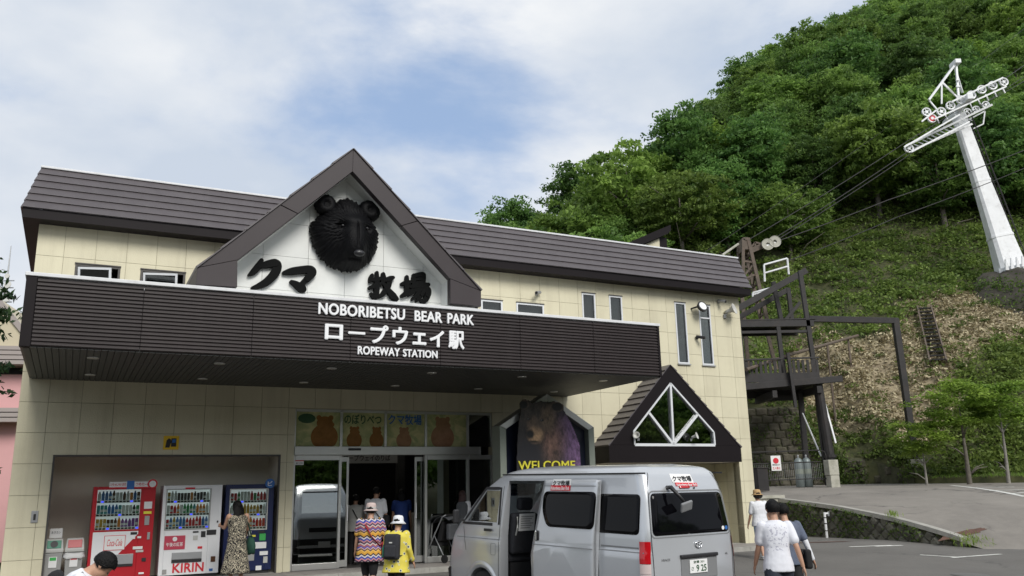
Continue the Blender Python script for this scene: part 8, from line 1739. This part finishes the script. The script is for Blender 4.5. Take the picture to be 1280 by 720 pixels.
# ---- ground cover on the slope
def scatter(name, label, n_cl, per, xr, ddr, cond, lsize, rad_, mat, lift, flat=0.55, upb=0.8, seed=0, kindlabel='shrubs'):
    global RNG; RNG = np.random.default_rng(500+seed)
    X_ = RNG.uniform(*xr, n_cl*4); D_ = RNG.uniform(*ddr, n_cl*4); ok = cond(X_, D_)*1.0 > RNG.random(n_cl*4); X_, D_ = X_[ok][:n_cl], D_[ok][:n_cl]; Y_ = hill_base(X_)+D_; Z_ = hill_z(X_, Y_)
    n = len(X_); idx = np.repeat(np.arange(n), per); m_ = len(idx); r_ = RNG.uniform(*rad_, n); off = rand_unit(m_)*(RNG.random((m_, 1))**0.5); off[:, 2] = np.abs(off[:, 2])*flat
    P = np.stack([X_, Y_, Z_+lift], 1)[idx]+off*r_[idx][:, None]; P[:, 2] = np.maximum(P[:, 2], hill_z(P[:, 0], P[:, 1])+0.02); Q, S = leaf_axes(m_, lsize, upb); tint = np.clip(np.repeat(RNG.random(n), per)*0.7+RNG.normal(0.15, 0.15, m_), 0, 1)
    o = ob(name, quads(name, P, Q, S, mat, tint=tint)); tag(o, label, kindlabel, kind='stuff'); return o
hi = mulch_hi; lo = mulch_lo
scatter('slope_shrubs', 'green shrubs and bamboo grass on the cleared slope under the wood', 4600, 42, (4, 55), (2, 32), lambda x, d: (d > hi(x)-0.5) | (x < 13), 0.12, (0.4, 1.15), 'leaf_shrub', 0.0, seed=1)
scatter('bank_bushes', 'green bushes covering the foot of the slope right of the steel post', 1500, 60, (16.6, 40), (1.0, 11), lambda x, d: np.clip((lo(x)+0.4-d)/1.2, 0, 1), 0.10, (0.45, 0.95), 'leaf_shrub', 0.05, seed=2)
scatter('wall_ivy', 'weeds and ivy along the top of the block retaining wall', 240, 36, (8, 17.5), (0.0, 3.0), lambda x, d: (d < 3.5)*0.8, 0.09, (0.25, 0.6), 'leaf_shrub', 0.05, seed=3)
scatter('leaf_litter', 'dry brown leaf mulch spread over the cleared slope', 9000, 5, (12, 42), (0.5, 20), lambda x, d: mulch_mask(x, d)*0.96, 0.10, (0.15, 0.4), 'leaf_dry', 0.0, 0.3, 0.7, seed=4, kindlabel='mulch')
scatter('mulch_weeds', 'scattered weeds growing through the dry mulch', 280, 34, (13, 42), (1, 18), lambda x, d: mulch_mask(x, d)*0.7, 0.09, (0.25, 0.7), 'leaf_shrub', 0.05, seed=5)
# ivy hanging over the face of the retaining wall
RNG = np.random.default_rng(71); cx_ = RNG.uniform(8.8, 17.2, 240); cz_ = 1.5+RNG.random(240)**0.7*(wall_h(cx_)+0.1); ok = np.sin(cx_*1.7+cz_*0.9)+RNG.normal(0, 0.6, 240) > 0.15; cx_, cz_ = cx_[ok], cz_[ok]; idx = np.repeat(np.arange(len(cx_)), 34); off = RNG.normal(0, 1, (len(idx), 3))*np.array([0.22, 0.05, 0.24])
P = np.stack([cx_[idx]+off[:, 0], hill_base(cx_[idx])-0.30-np.abs(off[:, 1]), np.maximum(cz_[idx]+off[:, 2], 1.5)], 1); Q, S = leaf_axes(len(idx), 0.075, 0.2)
tag(ob('hanging_ivy', quads('hanging_ivy', P, Q, S, 'leaf_shrub', tint=np.clip(np.repeat(RNG.random(len(cx_)), 34)*0.6, 0, 1))), 'ivy and weeds hanging over the face of the block retaining wall', 'ivy', kind='stuff')
RNG = np.random.default_rng(72); n = 1500; dd_ = RNG.uniform(-2.6, 3.4, n); hz_ = np.array([top_z(d) for d in dd_]); zz_ = -0.1+(hz_+0.1)*RNG.random(n)**0.8; ok = np.sin(dd_*3.1)+0.35*dd_+RNG.normal(0, 0.7, n) > 0.2; dd_, zz_ = dd_[ok], zz_[ok]
P = np.array([tuple(W(17.66-RNG.random()*0.04, d, z)) for d, z in zip(dd_, zz_)]); Q, S = leaf_axes(len(P), 0.05, 0.3); tag(ob('wall_moss', quads('wall_moss', P, Q, S, 'leaf_shrub', tint=RNG.random(len(P))*0.7)), 'moss and small ferns growing on the face of the low stone wall', 'moss', kind='stuff')
# tufts round the pylon mound
RNG = np.random.default_rng(73); aa = RNG.uniform(math.pi*0.9, math.pi*2.1, 120); ff = RNG.uniform(0.0, 1.0, 120); cx, cy, zt = MOUND; CX = np.stack([cx+(3.0+2.2*ff)*np.cos(aa), cy+(2.1+2.6*ff)*np.sin(aa), zt-0.45-2.9*ff], 1); idx = np.repeat(np.arange(120), 40); P = CX[idx]+RNG.normal(0, 1, (len(idx), 3))*np.array([0.35, 0.3, 0.18]); Q, S = leaf_axes(len(idx), 0.09, 0.5)
tag(ob('mound_weeds', quads('mound_weeds', P, Q, S, 'leaf_shrub', tint=np.clip(np.repeat(RNG.random(120), 40)*0.8, 0, 1))), 'weeds growing over the sides of the pylon mound', 'weeds', kind='stuff')
# verge grass
RNG = np.random.default_rng(77); n = 9000; X_ = RNG.uniform(16.8, 40, n); D_ = RNG.uniform(-0.3, 2.6, n); P = np.stack([X_, hill_base(X_)+D_, hill_z(X_, hill_base(X_)+np.maximum(D_, 0))+0.03], 1); Q, S = leaf_axes(n, 0.07, -0.2, 0.25); Q[:, 2] = np.abs(Q[:, 2])+0.04
tag(ob('verge_grass', quads('verge_grass', P, Q, S, 'leaf_light', tint=RNG.random(n)*0.5)), 'short green grass strip along the ramp under the maples', 'grass', kind='stuff')
# tufts at the tip of the stone wall
RNG = np.random.default_rng(78); P = []; 
for s_, d, k, r_ in ((17.7, -1.1, 90, 0.22), (17.75, -3.3, 150, 0.4), (18.0, -3.5, 70, 0.4)):
    for _ in range(k): a, b = RNG.normal(0, r_*0.5, 2); q = W(s_+a, d+b, 0); P.append((q.x, q.y, max(rz2(*loc(q.x, q.y)), lot_z(d))+0.05+RNG.random()*0.12+(0.0 if s_ != 17.7 else 0.1)))
P = np.array(P); Q, S = leaf_axes(len(P), 0.06, 0.0, 0.2); Q[:, 2] = np.abs(Q[:, 2])+0.03; tag(ob('wall_weeds', quads('wall_weeds', P, Q, S, 'leaf_light', tint=RNG.random(len(P)))), 'tufts of weeds at the low end of the stone wall', 'weeds', kind='stuff')
# ---- wooded edge of the car park behind the photographer, seen mirrored in the glass
rb_ = random.Random(3)
bk = grid_mesh('wooded_bank', list(np.arange(-90, 75, 6.0)), [-110, -90, -75, -64, -56, -50, -46, -43], lambda a, b: -0.5+max(0, -46-b)*0.35, 'earth', fr2); tag(ob('wooded_bank', bk), kind='structure')
for i in range(80):
    row = i // 40; s_ = -60+(i % 40)*3.1+rb_.uniform(-1, 1); d = -47-row*7+rb_.uniform(-2, 2); q = W(s_, d, 0)
    plant(kinds[rb_.randrange(4)], q.x, q.y, -1.9+max(0, -46-d)*0.35, rb_.uniform(0.95, 1.3), 'tree on the wooded bank across the car park, mirrored in the glass', 'trees across the car park')
# ---- pink building and mast at the far left
PB = thing('pink_house', 'pink building with tan roof and grey slatted hoods beyond the left end of the station', 'house', (-19.6, 33.0, 0), 0.25)
mb = MB(); mb.box(-9, 0.75, 0, 9, -0.6, 7.0); mb.build('wall', 'pink', PB)
mb = MB(); mb.prism([(-9.5, 7.05), (1.0, 7.05), (1.0, 7.25), (-1.0, 9.6), (-9.5, 9.6)], -0.5, 9.5, 'y'); mb.build('roof', 'tan', PB)
mb = MB(); mb.bar((1.02, -0.52, 7.25), (-1.0, -0.52, 9.65), 0.14, 0.2); mb.build('roof_trim', 'awn', PB)
for z0, x0, x1, n in ((6.75, -3.0, 0.9, 4), (4.55, -1.0, 0.55, 3)):
    for k in range(n): mb = MB(); mb.box(x0, x1, -0.75+0.03*k, -0.02, z0+k*0.19, z0+0.15+k*0.19); mb.build('hood_slat', 'awn', PB)
mb = MB(); mb.box(-3, 0.8, -0.06, -0.003, 6.45, 6.70); mb.build('frieze', 'brown', PB)
q = at(4, 390, 45); AM = thing('antenna_mast', 'slim communications mast with dishes rising behind the pink building', 'mast', (q.x, q.y, 0), 0)
mb = MB(); mb.tube([(0, 0, -0.6), (0, 0, 13.3)], [0.16, 0.10], 8); mb.tube([(0, 0, 13.3), (0, 0, 15.4)], [0.05, 0.02], 6); mb.build('pole', 'galv', AM)
for z, dx_, r_ in ((12.4, 0.25, 0.28), (12.75, -0.3, 0.30), (13.1, 0.2, 0.2), (12.1, -0.2, 0.2), (13.6, 0.12, 0.14)):
    mb = MB(); mb.lathe([(0.02, 0), (r_*0.7, 0.04), (r_, 0.12), (r_*0.98, 0.14)], (dx_, -0.1, z), 16, T=Matrix.Rotation(R(80), 4, 'X')); mb.build('dish', 'plasticlight', AM)
for z in (12.2, 12.6, 13.0, 13.4): mb = MB(); mb.bar((-0.4, 0, z), (0.4, 0, z), 0.05); mb.build('bracket', 'galv', AM)
cf = crown_mesh('crown', 1.3, 3.6, 4.6, 90, 60, 0.10, 'leaf_conifer', flat=0.22, cr_=(0.3, 0.7), seed=51, upb=0.6); ct = trunk_mesh('trunk', 8.5, 0.14, 52, limbs=9, rx=1.0)
q = at(-74, 560, 22); plant((cf, ct), q.x, q.y, -0.4, 1.0, 'dark green tree whose branches reach in at the left edge beside the pink building', None, 'conifer_tree', 0.3)
